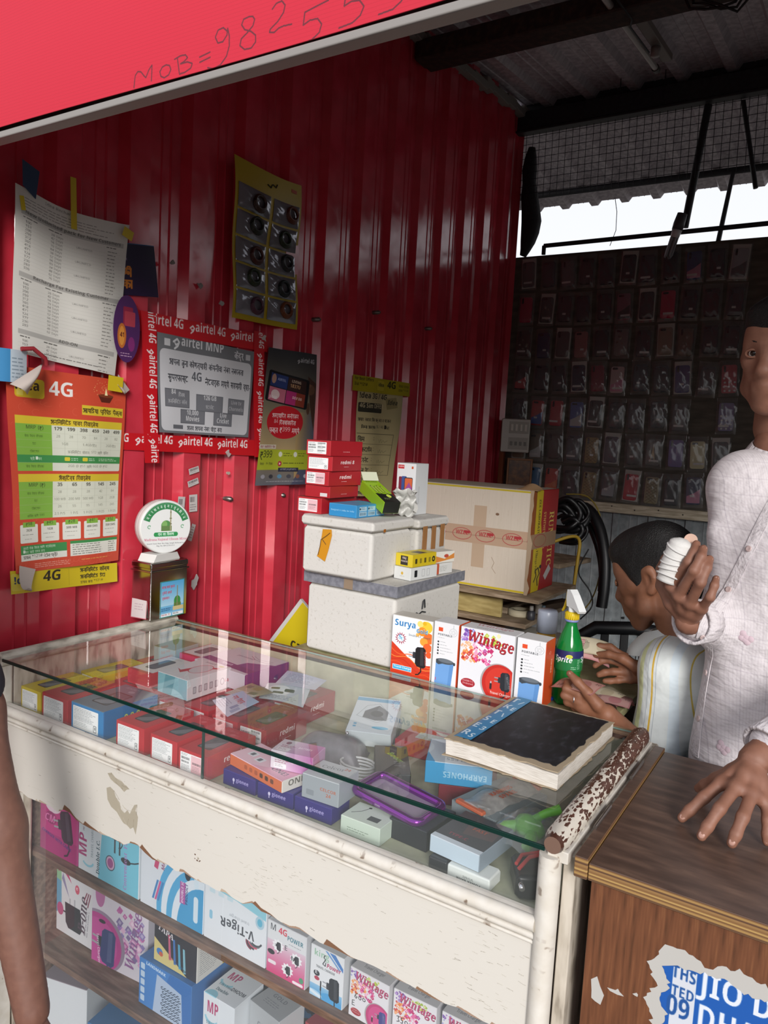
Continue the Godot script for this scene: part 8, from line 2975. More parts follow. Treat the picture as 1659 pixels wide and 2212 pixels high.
# ------------------------------------------------------------------ people: tapered bones joined smoothly, meshed as surface nets
class Flesh:
	var bones := []
	var kk: float
	var h: float
	func _init(cell: float, blend: float) -> void:
		h = cell
		kk = blend
	func bone(a: Vector3, b: Vector3, ra: float, rb: float, axis := Vector3.ZERO, squeeze := 1.0, weight := 1.0) -> Flesh:
		bones.append([a, b, ra, rb, axis, squeeze, weight])
		return self
	func chain(p: Array, r: Array) -> Flesh:
		for i in p.size() - 1:
			bone(p[i], p[i + 1], r[i], r[i + 1])
		return self
	func dist(q: Array, p: Vector3) -> float:
		var a: Vector3 = q[0]
		var pa := p - a
		var ab: Vector3 = q[1] - a
		if q[5] != 1.0:
			var n: Vector3 = q[4]
			var mid: Vector3 = (a + q[1]) * 0.5
			pa += n * (n.dot(p - mid) * (q[5] - 1.0))
		var l := ab.length_squared()
		var t := clampf(pa.dot(ab) / l, 0.0, 1.0) if l > 1e-12 else 0.0
		return (pa - ab * t).length() - lerpf(q[2], q[3], t)
	func field(p: Vector3) -> float:
		var s := 0.0
		for q in bones:
			s += q[6] * exp(-dist(q, p) / kk)
		return -kk * log(maxf(s, 1e-30))
	func touch(o: Vector3, d: Vector3, most := 1.0) -> Vector3:
		var t := 0.0
		for i in 60:
			var f := field(o + d * t)
			if f < 0.0005:
				break
			t += maxf(f * 0.7, 0.0005)
			if t > most:
				break
		return o + d * t
	func normal(p: Vector3) -> Vector3:
		var e := 0.002
		return Vector3(field(p + Vector3(e, 0, 0)) - field(p - Vector3(e, 0, 0)), field(p + Vector3(0, e, 0)) - field(p - Vector3(0, e, 0)), field(p + Vector3(0, 0, e)) - field(p - Vector3(0, 0, e))).normalized()
	func net(b: MB, uvscale := 1.0, uvx := Vector3.RIGHT, uvy := Vector3.UP) -> void:
		var lo := Vector3.INF
		var hi := -Vector3.INF
		for q in bones:
			if q[6] > 0.0:
				var m := maxf(q[2], q[3]) + 3.0 * h
				lo = lo.min(q[0] - Vector3.ONE * m).min(q[1] - Vector3.ONE * m)
				hi = hi.max(q[0] + Vector3.ONE * m).max(q[1] + Vector3.ONE * m)
		var nx := int((hi.x - lo.x) / h) + 2
		var ny := int((hi.y - lo.y) / h) + 2
		var nz := int((hi.z - lo.z) / h) + 2
		var sx := ny * nz
		var acc := PackedFloat32Array()
		acc.resize(nx * sx)
		for q in bones:
			var m := maxf(q[2], q[3]) + 4.0 * kk
			var i0: Vector3 = ((q[0].min(q[1]) - Vector3.ONE * m) - lo) / h
			var i1: Vector3 = ((q[0].max(q[1]) + Vector3.ONE * m) - lo) / h
			var a: Vector3 = q[0]
			var ab: Vector3 = q[1] - a
			var l := maxf(ab.length_squared(), 1e-12)
			var ra: float = q[2]
			var rd: float = q[3] - ra
			var n: Vector3 = q[4]
			var sq: float = q[5] - 1.0
			var mid: Vector3 = (a + q[1]) * 0.5
			var wgt: float = q[6]
			var y0 := maxi(0, int(i0.y))
			var y1 := mini(ny - 1, int(i1.y) + 1)
			var z0 := maxi(0, int(i0.z))
			var z1 := mini(nz - 1, int(i1.z) + 1)
			for i in range(maxi(0, int(i0.x)), mini(nx - 1, int(i1.x) + 1) + 1):
				for j in range(y0, y1 + 1):
					var p := lo + Vector3(i, j, z0) * h
					var at := i * sx + j * nz + z0
					for k in range(z0, z1 + 1):
						var pa := p - a
						if sq != 0.0:
							pa += n * (n.dot(p - mid) * sq)
						var t := clampf(pa.dot(ab) / l, 0.0, 1.0)
						var d := (pa - ab * t).length() - ra - rd * t
						if d < 4.0 * kk:
							acc[at] += wgt * exp(-maxf(d, -12.0 * kk) / kk)
						p.z += h
						at += 1
		var vert := {}
		var pos := PackedVector3Array()
		var quads := PackedInt32Array()
		var step := [sx, nz, 1]
		for i in range(1, nx - 1):
			for j in range(1, ny - 1):
				var at := i * sx + j * nz
				for k in range(1, nz - 1):
					var c := at + k
					var s0 := acc[c] > 1.0
					for ax in 3:
						if (acc[c + step[ax]] > 1.0) != s0:
							var u: int = step[(ax + 1) % 3]
							var v: int = step[(ax + 2) % 3]
							var four := [c, c - u, c - u - v, c - v]
							var ids := PackedInt32Array()
							for cell in four:
								if not vert.has(cell):
									vert[cell] = pos.size()
									var ci: int = cell / sx
									var cj: int = (cell % sx) / nz
									var ck: int = cell % nz
									var sum := Vector3.ZERO
									var cnt := 0
									for e in 12:
										var d := e / 4
										var o1 := e & 1
										var o2 := (e >> 1) & 1
										var base := [0, 0, 0]
										base[(d + 1) % 3] = o1
										base[(d + 2) % 3] = o2
										var p0: int = cell + base[0] * sx + base[1] * nz + base[2]
										var f0 := acc[p0]
										var f1 := acc[p0 + step[d]]
										if (f0 > 1.0) != (f1 > 1.0):
											var g0 := log(maxf(f0, 1e-9))
											var g1 := log(maxf(f1, 1e-9))
											var off := Vector3(base[0], base[1], base[2])
											off[d] += clampf(g0 / (g0 - g1), 0.0, 1.0)
											sum += off
											cnt += 1
									pos.append(lo + (Vector3(ci, cj, ck) + sum / maxf(cnt, 1)) * h)
								ids.append(vert[cell])
							if s0:
								quads.append_array(ids)
							else:
								quads.append_array(PackedInt32Array([ids[0], ids[3], ids[2], ids[1]]))
		var nrm := PackedVector3Array()
		nrm.resize(pos.size())
		for q in range(0, quads.size(), 4):
			var n := (pos[quads[q + 2]] - pos[quads[q]]).cross(pos[quads[q + 3]] - pos[quads[q + 1]])
			for k in 4:
				nrm[quads[q + k]] += n
		for i in nrm.size():
			nrm[i] = nrm[i].normalized()
		for q in range(0, quads.size(), 4):
			var P := [pos[quads[q]], pos[quads[q + 1]], pos[quads[q + 2]], pos[quads[q + 3]]]
			var N := [nrm[quads[q]], nrm[quads[q + 1]], nrm[quads[q + 2]], nrm[quads[q + 3]]]
			var U := []
			for w in 4:
				U.append(Vector2(P[w].dot(uvx), -P[w].dot(uvy)) * uvscale)
			b.tri(P[0], P[1], P[2], N[0], N[1], N[2], U[0], U[1], U[2])
			b.tri(P[0], P[2], P[3], N[0], N[2], N[3], U[0], U[2], U[3])
func skin_mat(key: String, c0: String, c1: String) -> StandardMaterial3D:
	var m := noisy(key, 0.58, noise_tex(256, 0.02, [[0.2, c0], [0.8, c1]], 151), Vector3.ONE * 7)
	return m
func head_bones(f: Flesh, t: Transform3D) -> void:
	var P := func(x: float, y: float, z: float) -> Vector3: return t * Vector3(x, y, z)
	var sx := t.basis.x
	f.bone(P.call(0, 0.034, -0.028), P.call(0, 0.034, -0.020), 0.088, 0.088, sx, 1.16)
	f.bone(P.call(0, 0.030, 0.018), P.call(0, 0.024, 0.024), 0.074, 0.072, sx, 1.04)
	f.bone(P.call(-0.024, 0.052, 0.050), P.call(0.024, 0.052, 0.050), 0.036, 0.036)
	f.bone(P.call(0, -0.005, 0.044), P.call(0, -0.070, 0.050), 0.049, 0.034)
	f.bone(P.call(0, -0.074, 0.064), P.call(0, -0.104, 0.062), 0.020, 0.019)
	for s in [-1.0, 1.0]:
		f.bone(P.call(s * 0.058, -0.020, 0.006), P.call(s * 0.052, -0.066, 0.016), 0.020, 0.020)
		f.bone(P.call(s * 0.052, -0.066, 0.016), P.call(s * 0.016, -0.102, 0.056), 0.020, 0.017)
		f.bone(P.call(s * 0.042, -0.012, 0.056), P.call(s * 0.052, -0.006, 0.036), 0.021, 0.021)
		f.bone(P.call(s * 0.030, -0.045, 0.060), P.call(s * 0.040, -0.060, 0.040), 0.018, 0.018)
		f.bone(P.call(s * 0.012, 0.024, 0.076), P.call(s * 0.042, 0.026, 0.062), 0.012, 0.012)
		f.bone(P.call(s * 0.010, -0.036, 0.090), P.call(s * 0.006, -0.034, 0.094), 0.0085, 0.0085)
		f.bone(P.call(s * 0.032, 0.004, 0.091), P.call(s * 0.032, 0.004, 0.100), 0.0125, 0.0125, Vector3.ZERO, 1.0, -1.0)
		f.bone(P.call(s * 0.076, 0.024, -0.016), P.call(s * 0.080, 0.026, -0.026), 0.007, 0.006)
		f.bone(P.call(s * 0.080, 0.026, -0.026), P.call(s * 0.081, 0.006, -0.032), 0.006, 0.006)
		f.bone(P.call(s * 0.081, 0.006, -0.032), P.call(s * 0.076, -0.026, -0.018), 0.006, 0.008)
		f.bone(P.call(s * 0.072, 0.014, -0.016), P.call(s * 0.072, -0.012, -0.018), 0.010, 0.010)
		f.bone(P.call(s * 0.087, 0.008, -0.019), P.call(s * 0.087, -0.006, -0.018), 0.0075, 0.006, Vector3.ZERO, 1.0, -0.9)
	f.bone(P.call(0, 0.016, 0.080), P.call(0, -0.030, 0.100), 0.0075, 0.011)
	f.bone(P.call(-0.019, -0.064, 0.078), P.call(0.0, -0.062, 0.086), 0.0055, 0.0068)
	f.bone(P.call(0.019, -0.064, 0.078), P.call(0.0, -0.062, 0.086), 0.0055, 0.0068)
	f.bone(P.call(-0.014, -0.075, 0.078), P.call(0.014, -0.075, 0.078), 0.0075, 0.0075)
	f.bone(P.call(0, -0.050, -0.030), P.call(0, -0.150, -0.045), 0.054, 0.060)
func hair_bones(f: Flesh, t: Transform3D) -> void:
	var P := func(x: float, y: float, z: float) -> Vector3: return t * Vector3(x, y, z)
	var sx := t.basis.x
	f.bone(P.call(0, 0.050, -0.030), P.call(0, 0.050, -0.022), 0.090, 0.090, sx, 1.10)
	f.bone(P.call(0, 0.066, 0.022), P.call(0, 0.064, 0.010), 0.070, 0.074, sx, 0.98)
	f.bone(P.call(-0.034, 0.084, 0.062), P.call(0.034, 0.084, 0.062), 0.024, 0.024)
	f.bone(P.call(0, 0.0, -0.080), P.call(0, -0.058, -0.074), 0.042, 0.032, sx, 0.60)
	for s in [-1.0, 1.0]:
		f.bone(P.call(s * 0.060, 0.046, 0.026), P.call(s * 0.062, 0.020, 0.020), 0.018, 0.014)
		f.bone(P.call(s * 0.067, 0.020, 0.014), P.call(s * 0.069, -0.010, 0.014), 0.010, 0.006)
		f.bone(P.call(s * 0.060, 0.02, -0.060), P.call(s * 0.054, -0.020, -0.062), 0.022, 0.018)
func finger(f: Flesh, p: Array, r := 0.0090) -> void:
	for i in p.size() - 1:
		f.bone(p[i], p[i + 1], r * (1.08 - 0.07 * i), r * (1.01 - 0.09 * i))
func hand_bones(f: Flesh, wrist: Vector3, arm: Vector3, chains: Array, thumb: Array, r := 0.0090) -> void:
	for i in chains.size():
		var k := r * (0.86 if i == 3 else 1.0)
		finger(f, chains[i], k)
		var root: Vector3 = wrist.lerp(chains[i][0], 0.12)
		f.bone(root, chains[i][0], 0.0155, 0.0110)
	for i in 3:
		f.bone(chains[i][0], chains[i + 1][0], 0.0105, 0.0100)
		f.bone(chains[i][0].lerp(wrist, 0.45), chains[i + 1][0].lerp(wrist, 0.45), 0.0130, 0.0125)
	f.bone(wrist.lerp(thumb[0], 0.2), thumb[0], 0.017, 0.0145)
	f.bone(thumb[0], thumb[1], 0.0150, 0.0115)
	f.bone(thumb[1], thumb[2], 0.0110, 0.0100)
	f.bone(thumb[2], thumb[3], 0.0100, 0.0080)
	f.bone(chains[0][0].lerp(wrist, 0.3), thumb[1], 0.011, 0.010)
	f.bone(wrist, arm, 0.024, 0.028)
func nail(parent: Node3D, tip: Vector3, dir: Vector3, out: Vector3, s := 1.0) -> void:
	var b := mb(mat("ad8577", 0.3))
	var z := (out - dir * out.dot(dir)).normalized()
	var x := dir.cross(z).normalized()
	b.lathe(Transform3D(Basis(x, z, dir), tip - dir * 0.003 + z * 0.0062 * s), [Vector2(0.0050 * s, -0.002), Vector2(0.0048 * s, 0.0006), Vector2(0.003 * s, 0.0014), Vector2(0, 0.0016)], 10, Rect2(0, 0, 1, 1), Vector2(1.0, 1.35))
	part("nail", b, parent)
var crease: NoiseTexture2D
func wrinkles() -> NoiseTexture2D:
	if crease == null:
		crease = noise_tex(256, 0.012, [[0.0, "000000"], [1.0, "ffffff"]], 171)
	return crease
func people() -> void:
	standing_man()
	seated_man()
	customer()
func standing_man() -> void:
	var skin := skin_mat("skin warm", "7c5443", "8a5f4c")
	var o := thing("person", "person in a white shirt leaning on the plywood counter and holding a thread roll", "person", Vector3.ZERO)
	var ht := Transform3D(Basis.from_euler(Vector3(deg_to_rad(3), deg_to_rad(-15), deg_to_rad(-2))), Vector3(-0.166, 1.788, -1.872))
	var f := Flesh.new(0.0042, 0.0065)
	head_bones(f, ht)
	var b := mb(skin)
	f.net(b)
	var g := Flesh.new(0.012, 0.012)
	var hip := Vector3(-0.112, 0.98, -1.83)
	var chest := Vector3(-0.085, 1.36, -1.86)
	var neck := Vector3(-0.160, 1.60, -1.910)
	var sR := Vector3(-0.212, 1.500, -1.875)
	var sL := Vector3(0.075, 1.470, -1.930)
	var elR := Vector3(-0.200, 1.215, -1.790)
	var wrR := Vector3(-0.270, 1.224, -1.645)
	var elL := Vector3(0.085, 1.200, -1.690)
	var wrL := Vector3(-0.104, 1.056, -1.405)
	g.bone(hip, chest, 0.120, 0.125)
	g.bone(neck, chest, 0.052, 0.10)
	g.bone(sR, sL, 0.055, 0.055)
	g.chain([sR, elR, wrR], [0.050, 0.042, 0.028])
	g.chain([sL, elL, wrL], [0.050, 0.042, 0.028])
	g.net(b)
	var lh := Flesh.new(0.0028, 0.0020)
	var li := [Vector3(-0.146, 1.020, -1.363), Vector3(-0.168, 0.997, -1.336), Vector3(-0.186, 0.974, -1.322), Vector3(-0.196, 0.9600, -1.316)]
	var lm := [Vector3(-0.122, 1.026, -1.344), Vector3(-0.138, 1.003, -1.296), Vector3(-0.151, 0.976, -1.278), Vector3(-0.158, 0.9600, -1.272)]
	var lr := [Vector3(-0.098, 1.020, -1.345), Vector3(-0.104, 0.998, -1.300), Vector3(-0.110, 0.974, -1.284), Vector3(-0.114, 0.9600, -1.279)]
	var lp := [Vector3(-0.077, 1.008, -1.356), Vector3(-0.071, 0.990, -1.332), Vector3(-0.069, 0.970, -1.324), Vector3(-0.068, 0.9590, -1.322)]
	var lt := [Vector3(-0.134, 1.026, -1.404), Vector3(-0.162, 0.998, -1.424), Vector3(-0.181, 0.976, -1.440), Vector3(-0.193, 0.9620, -1.450)]
	hand_bones(lh, wrL, wrL.lerp(elL, 0.25), [li, lm, lr, lp], lt, 0.0096)
	lh.net(b)
	var rh := Flesh.new(0.0028, 0.0020)
	var ri := [Vector3(-0.303, 1.298, -1.612), Vector3(-0.270, 1.356, -1.585), Vector3(-0.262, 1.377, -1.595), Vector3(-0.262, 1.391, -1.607)]
	var rm := [Vector3(-0.285, 1.283, -1.600), Vector3(-0.255, 1.344, -1.564), Vector3(-0.246, 1.371, -1.575), Vector3(-0.246, 1.385, -1.593)]
	var rr := [Vector3(-0.262, 1.272, -1.598), Vector3(-0.241, 1.322, -1.565), Vector3(-0.234, 1.351, -1.575), Vector3(-0.233, 1.366, -1.593)]
	var rp := [Vector3(-0.240, 1.264, -1.604), Vector3(-0.223, 1.294, -1.577), Vector3(-0.218, 1.317, -1.581), Vector3(-0.218, 1.329, -1.595)]
	var rt := [Vector3(-0.305, 1.258, -1.640), Vector3(-0.330, 1.290, -1.652), Vector3(-0.333, 1.326, -1.646), Vector3(-0.326, 1.352, -1.640)]
	hand_bones(rh, wrR, wrR.lerp(elR, 0.25), [ri, rm, rr, rp], rt, 0.0098)
	rh.net(b)
	var body := part("body", b, o, "brown skin of face, neck and hands")
	for q in [[li, 1.0], [lm, 1.05], [lr, 1.05], [lp, 0.85]]:
		var p: Array = q[0]
		nail(body, p[3], (p[3] - p[2]).normalized(), Vector3(0.0, 0.45, 0.9), q[1])
	for q in [[rm, 1.0], [rr, 1.0], [rp, 0.85]]:
		var p: Array = q[0]
		nail(body, p[3], (p[3] - p[2]).normalized(), Vector3(0.3, 0.0, 1.0), q[1])
	for s in [-1.0, 1.0]:
		b = mb(mat("cfc6bf", 0.25))
		b.lathe(Transform3D(ht.basis * Basis(Vector3.RIGHT, PI / 2), ht * Vector3(s * 0.032, 0.004, 0.0745)), [Vector2(0, -0.0115), Vector2(0.0081, -0.0081), Vector2(0.0115, 0), Vector2(0.0081, 0.0081), Vector2(0, 0.0115)], 16)
		var e := part("eye", b, o)
		b = mb(mat("1c120d", 0.1))
		b.lathe(Transform3D(ht.basis * Basis(Vector3.RIGHT, PI / 2), ht * Vector3(s * 0.031, 0.005, 0.0745)), [Vector2(0.0062, 0.0098), Vector2(0.0045, 0.0112), Vector2(0, 0.0122)], 14)
		part("iris", b, e)
		for lid in [[0.0105, 0.012, 0.0030], [-0.0060, 0.010, 0.0024]]:
			b = mb(skin)
			var arc := []
			for i in 9:
				var a := PI * i / 8
				var ex := -cos(a) * 0.0150
				var ey: float = (lid[0] - 0.002) * sin(a)
				arc.append(ht * Vector3(s * 0.032 + ex, 0.004 + ey, 0.0735 + sqrt(maxf(0.0, 0.000190 - ex * ex * 0.55 - ey * ey))))
			b.tube(arc, lid[2], 6)
			part("eyelid", b, e)
		b = mb(mat("120e0c", 0.8))
		var br := []
		for i in 9:
			var t := i / 8.0
			br.append(ht * Vector3(s * (0.010 + 0.046 * t), 0.0225 + 0.008 * sin(t * 2.6), 0.0925 - 0.029 * t * t))
		b.tube(br, [0.003, 0.0042, 0.0046, 0.0046, 0.0044, 0.004, 0.0035, 0.0028, 0.0015], 6)
		part("eyebrow", b, o)
	var hair := noisy("black hair", 0.55, noise_tex(256, 0.03, [[0.2, "0b0a0a"], [0.7, "151313"], [0.95, "242122"]], 157), Vector3(14, 40, 14), noise_tex(256, 0.06, [[0.0, "000000"], [1.0, "ffffff"]], 158), 0.3)
	f = Flesh.new(0.005, 0.007)
	hair_bones(f, ht)
	b = mb(hair)
	f.net(b)
	part("hair", b, o, "short black hair")
	b = mb(mat("1b1310", 0.8))
	var mo := []
	for i in 9:
		var t := i / 8.0 * 2.0 - 1.0
		mo.append(ht * Vector3(t * 0.026, -0.052 - 0.007 * t * t, 0.0905 - 0.012 * t * t))
	b.tube(mo, [0.0015, 0.0028, 0.0034, 0.0034, 0.003, 0.0034, 0.0034, 0.0028, 0.0015], 6)
	part("moustache", b, o)
	var c := Ink.new(256, 256, col("d0c9cb"), 1.0)
	for i in 32:
		c.rect(i * 8, 0, 2, 256, "c8c0c3")
	for i in 4:
		c.rect(0, i * 64 + 20, 256, 2, "bdb5ba")
		c.rect(i * 64 + 40, 0, 2, 256, "bdb5ba")
		c.rect(0, i * 64 + 28, 256, 1, "d9d3d4")
	var cloth := StandardMaterial3D.new()
	cloth.albedo_texture = ImageTexture.create_from_image(c.done())
	cloth.roughness = 0.85
	cloth.heightmap_enabled = true
	cloth.heightmap_texture = wrinkles()
	cloth.heightmap_scale = 0.5
	cloth.rim_enabled = true
	cloth.rim = 0.15
	var sh := Flesh.new(0.011, 0.016)
	sh.bone(hip - Vector3(0, 0.10, 0), chest, 0.150, 0.142)
	sh.bone(hip + Vector3(-0.045, -0.06, 0.055), chest + Vector3(-0.03, -0.02, 0.045), 0.100, 0.110)
	sh.bone(chest, Vector3(-0.150, 1.525, -1.90), 0.130, 0.060)
	sh.bone(sR, sL, 0.066, 0.066)
	sh.bone(sR, chest + Vector3(-0.04, -0.05, 0), 0.07, 0.10)
	sh.chain([sR, elR, elR.lerp(wrR, 0.80)], [0.068, 0.058, 0.042])
	sh.chain([sL, elL, elL.lerp(wrL, 0.86)], [0.068, 0.060, 0.042])
	for q in [[Vector3(-0.25, 1.40, -1.80), Vector3(-0.19, 1.25, -1.755)], [Vector3(-0.05, 1.30, -1.755), Vector3(-0.20, 1.16, -1.745)], [Vector3(-0.02, 1.12, -1.745), Vector3(-0.19, 1.05, -1.745)], [Vector3(-0.11, 1.46, -1.78), Vector3(-0.08, 1.30, -1.76)]]:
		sh.bone(q[0], q[1], 0.016, 0.010)
	b = mb(cloth)
	sh.net(b, 7.0, Vector3(0.8, 0, -0.6))
	var shirt := part("shirt", b, o, "white shirt with faint checks")
	var line := []
	for q in curve([Vector3(-0.150, 1.545, -1.6), Vector3(-0.172, 1.46, -1.6), Vector3(-0.192, 1.38, -1.6), Vector3(-0.222, 1.29, -1.6), Vector3(-0.244, 1.20, -1.6), Vector3(-0.254, 1.10, -1.6), Vector3(-0.256, 1.0, -1.6), Vector3(-0.254, 0.92, -1.6)], 4):
		line.append(sh.touch(q, Vector3(0.12, 0, -1).normalized()))
	b = mb(cloth)
	b.patch(4, line.size() - 1, func(u: float, v: float) -> Vector3:
		var i := mini(int(round(v * (line.size() - 1))), line.size() - 1)
		var n := sh.normal(line[i])
		var w := n.cross(line[mini(i + 1, line.size() - 1)] - line[maxi(i - 1, 0)]).normalized()
		return line[i] + w * (u - 0.5) * 0.026 + n * (0.0035 - 0.002 * absf(u - 0.5) * 2.0), Vector3(-0.3, 0, 1), Rect2(0.1, 0, 0.2, 5), 0.002)
	part("placket", b, shirt)
	for i in [8, 12, 16, 20, 24]:
		var n := sh.normal(line[i])
		b = mb(mat("bfa9a6", 0.3))
		b.lathe(Transform3D(Basis(n.cross(Vector3.UP).normalized(), n, n.cross(n.cross(Vector3.UP)).normalized()), line[i] + n * 0.003), [Vector2(0.0065, 0), Vector2(0.0065, 0.0025), Vector2(0.0045, 0.0022), Vector2(0, 0.0018)], 14)
		part("button", b, shirt)
	for q in [Vector3(-0.165, 1.20, -1.6), Vector3(-0.185, 0.965, -1.6), Vector3(-0.10, 1.02, -1.6)]:
		var p := sh.touch(q, Vector3(0, 0, -1))
		var n := sh.normal(p)
		b = mb(mat("c9b3bb", 0.85))
		for k in 6:
			var a := TAU * k / 6
			var x := n.cross(Vector3.UP).normalized()
			var y := x.cross(n).normalized()
			var cc := p + (x * cos(a) + y * sin(a)) * 0.010 * (0.7 + 0.5 * sin(k * 2.3)) + n * 0.0012
			b.lathe(Transform3D(Basis(x, n, x.cross(n)), cc), [Vector2(0.007, -0.001), Vector2(0.005, 0.0006), Vector2(0, 0.0008)], 8)
		part("embroidery", b, shirt, "pink embroidered flower")
	b = mb(cloth)
	b.patch(26, 6, func(u: float, v: float) -> Vector3:
		var a := deg_to_rad(lerpf(-158.0, 158.0, u))
		var r := lerpf(0.064, 0.094, sin(v * 1.5))
		var drop := 0.062 * v * (1.0 + 0.25 * pow(absf(u - 0.5) * 2.0, 3.0))
		return Vector3(-0.150, 1.600, -1.905) + Vector3(-sin(a + 0.25) * r, -drop + 0.020 * cos(a), -cos(a + 0.25) * r * 0.96), Vector3.UP, Rect2(0, 0, 3, 0.4), 0.003)
	part("collar", b, shirt)
	for q in [[elR.lerp(wrR, 0.80), (wrR - elR).normalized(), 0.044], [elL.lerp(wrL, 0.86), (wrL - elL).normalized(), 0.044]]:
		b = mb(cloth)
		var d: Vector3 = q[1]
		var x := d.cross(Vector3.UP).normalized()
		b.lathe(Transform3D(Basis(x, d, x.cross(d)), q[0]), [Vector2(q[2] - 0.004, -0.03), Vector2(q[2] + 0.003, -0.03), Vector2(q[2] + 0.004, 0.022), Vector2(q[2] - 0.002, 0.023), Vector2(q[2] - 0.003, 0.0)], 20, Rect2(0, 0, 3, 0.5))
		part("cuff", b, shirt)
	var tr := Flesh.new(0.016, 0.016)
	tr.bone(hip - Vector3(0.045, 0.10, 0), hip + Vector3(0.07, -0.10, 0), 0.10, 0.10)
	for s in [-1.0, 1.0]:
		tr.chain([hip + Vector3(0.01 + s * 0.075, -0.14, 0), Vector3(hip.x + s * 0.10, 0.56, hip.z + 0.01), Vector3(hip.x + s * 0.10, 0.17, hip.z - 0.02)], [0.092, 0.068, 0.055])
	b = mb(mat("2d2f38", 0.8))
	tr.net(b)
	part("trousers", b, o)
	for s in [-1.0, 1.0]:
		b = mb(mat("1d1714", 0.5))
		b.box(T(Vector3(hip.x + s * 0.10, 0.137, hip.z + 0.05)), Vector3(0.09, 0.07, 0.26), 0.03)
		part("shoe", b, o)
	var axis := (Vector3(-0.287, 1.396, -1.612) - Vector3(-0.308, 1.318, -1.612))
	var mid := Vector3(-0.300, 1.352, -1.610)
	axis = axis.normalized()
	var roll := thing("thread_roll", "white wound thread roll with a pink core held in raised hand", "thread roll", mid)
	var bx := axis.cross(Vector3.BACK).normalized()
	roll.basis = Basis(bx, axis, bx.cross(axis))
	b = mb(noisy("white thread", 0.8, noise_tex(256, 0.05, [[0.2, "c8c6c2"], [0.7, "d8d6d2"]], 163), Vector3(4, 60, 4)))
	var pf := [Vector2(0, -0.046)]
	for i in 21:
		var t := i / 20.0
		pf.append(Vector2((0.0205 + 0.0045 * sin(t * 2.6)) * (1.0 if t < 0.85 else sqrt(maxf(0.0, 1.0 - pow((t - 0.85) / 0.16, 2.0)))) + (0.0012 if i % 3 == 0 else 0.0), -0.046 + 0.094 * t))
	pf.append(Vector2(0, 0.0485))
	b.lathe(T(Vector3.ZERO), pf, 28)
	part("winding", b, roll, "white thread winding")
	for k in 5:
		b = mb(mat("d0cecb", 0.8))
		var ring := []
		for i in 25:
			var a := TAU * i / 24
			var yy := -0.034 + k * 0.015 + 0.005 * sin(a + k)
			ring.append(Vector3(cos(a) * 0.0252, yy, sin(a) * 0.0252))
		b.tube(ring, 0.0022, 5, false)
		part("thread_ridge", b, roll)
	b = mb(mat("c2a08e", 0.6))
	b.prism(Transform3D(Basis(Vector3.UP, 0.3), Vector3(0.012, 0.040, -0.010)), rounded(0.026, 0.044, 0.012, 5), 0.002)
	part("core_tab", b, roll, "pinkish card core")
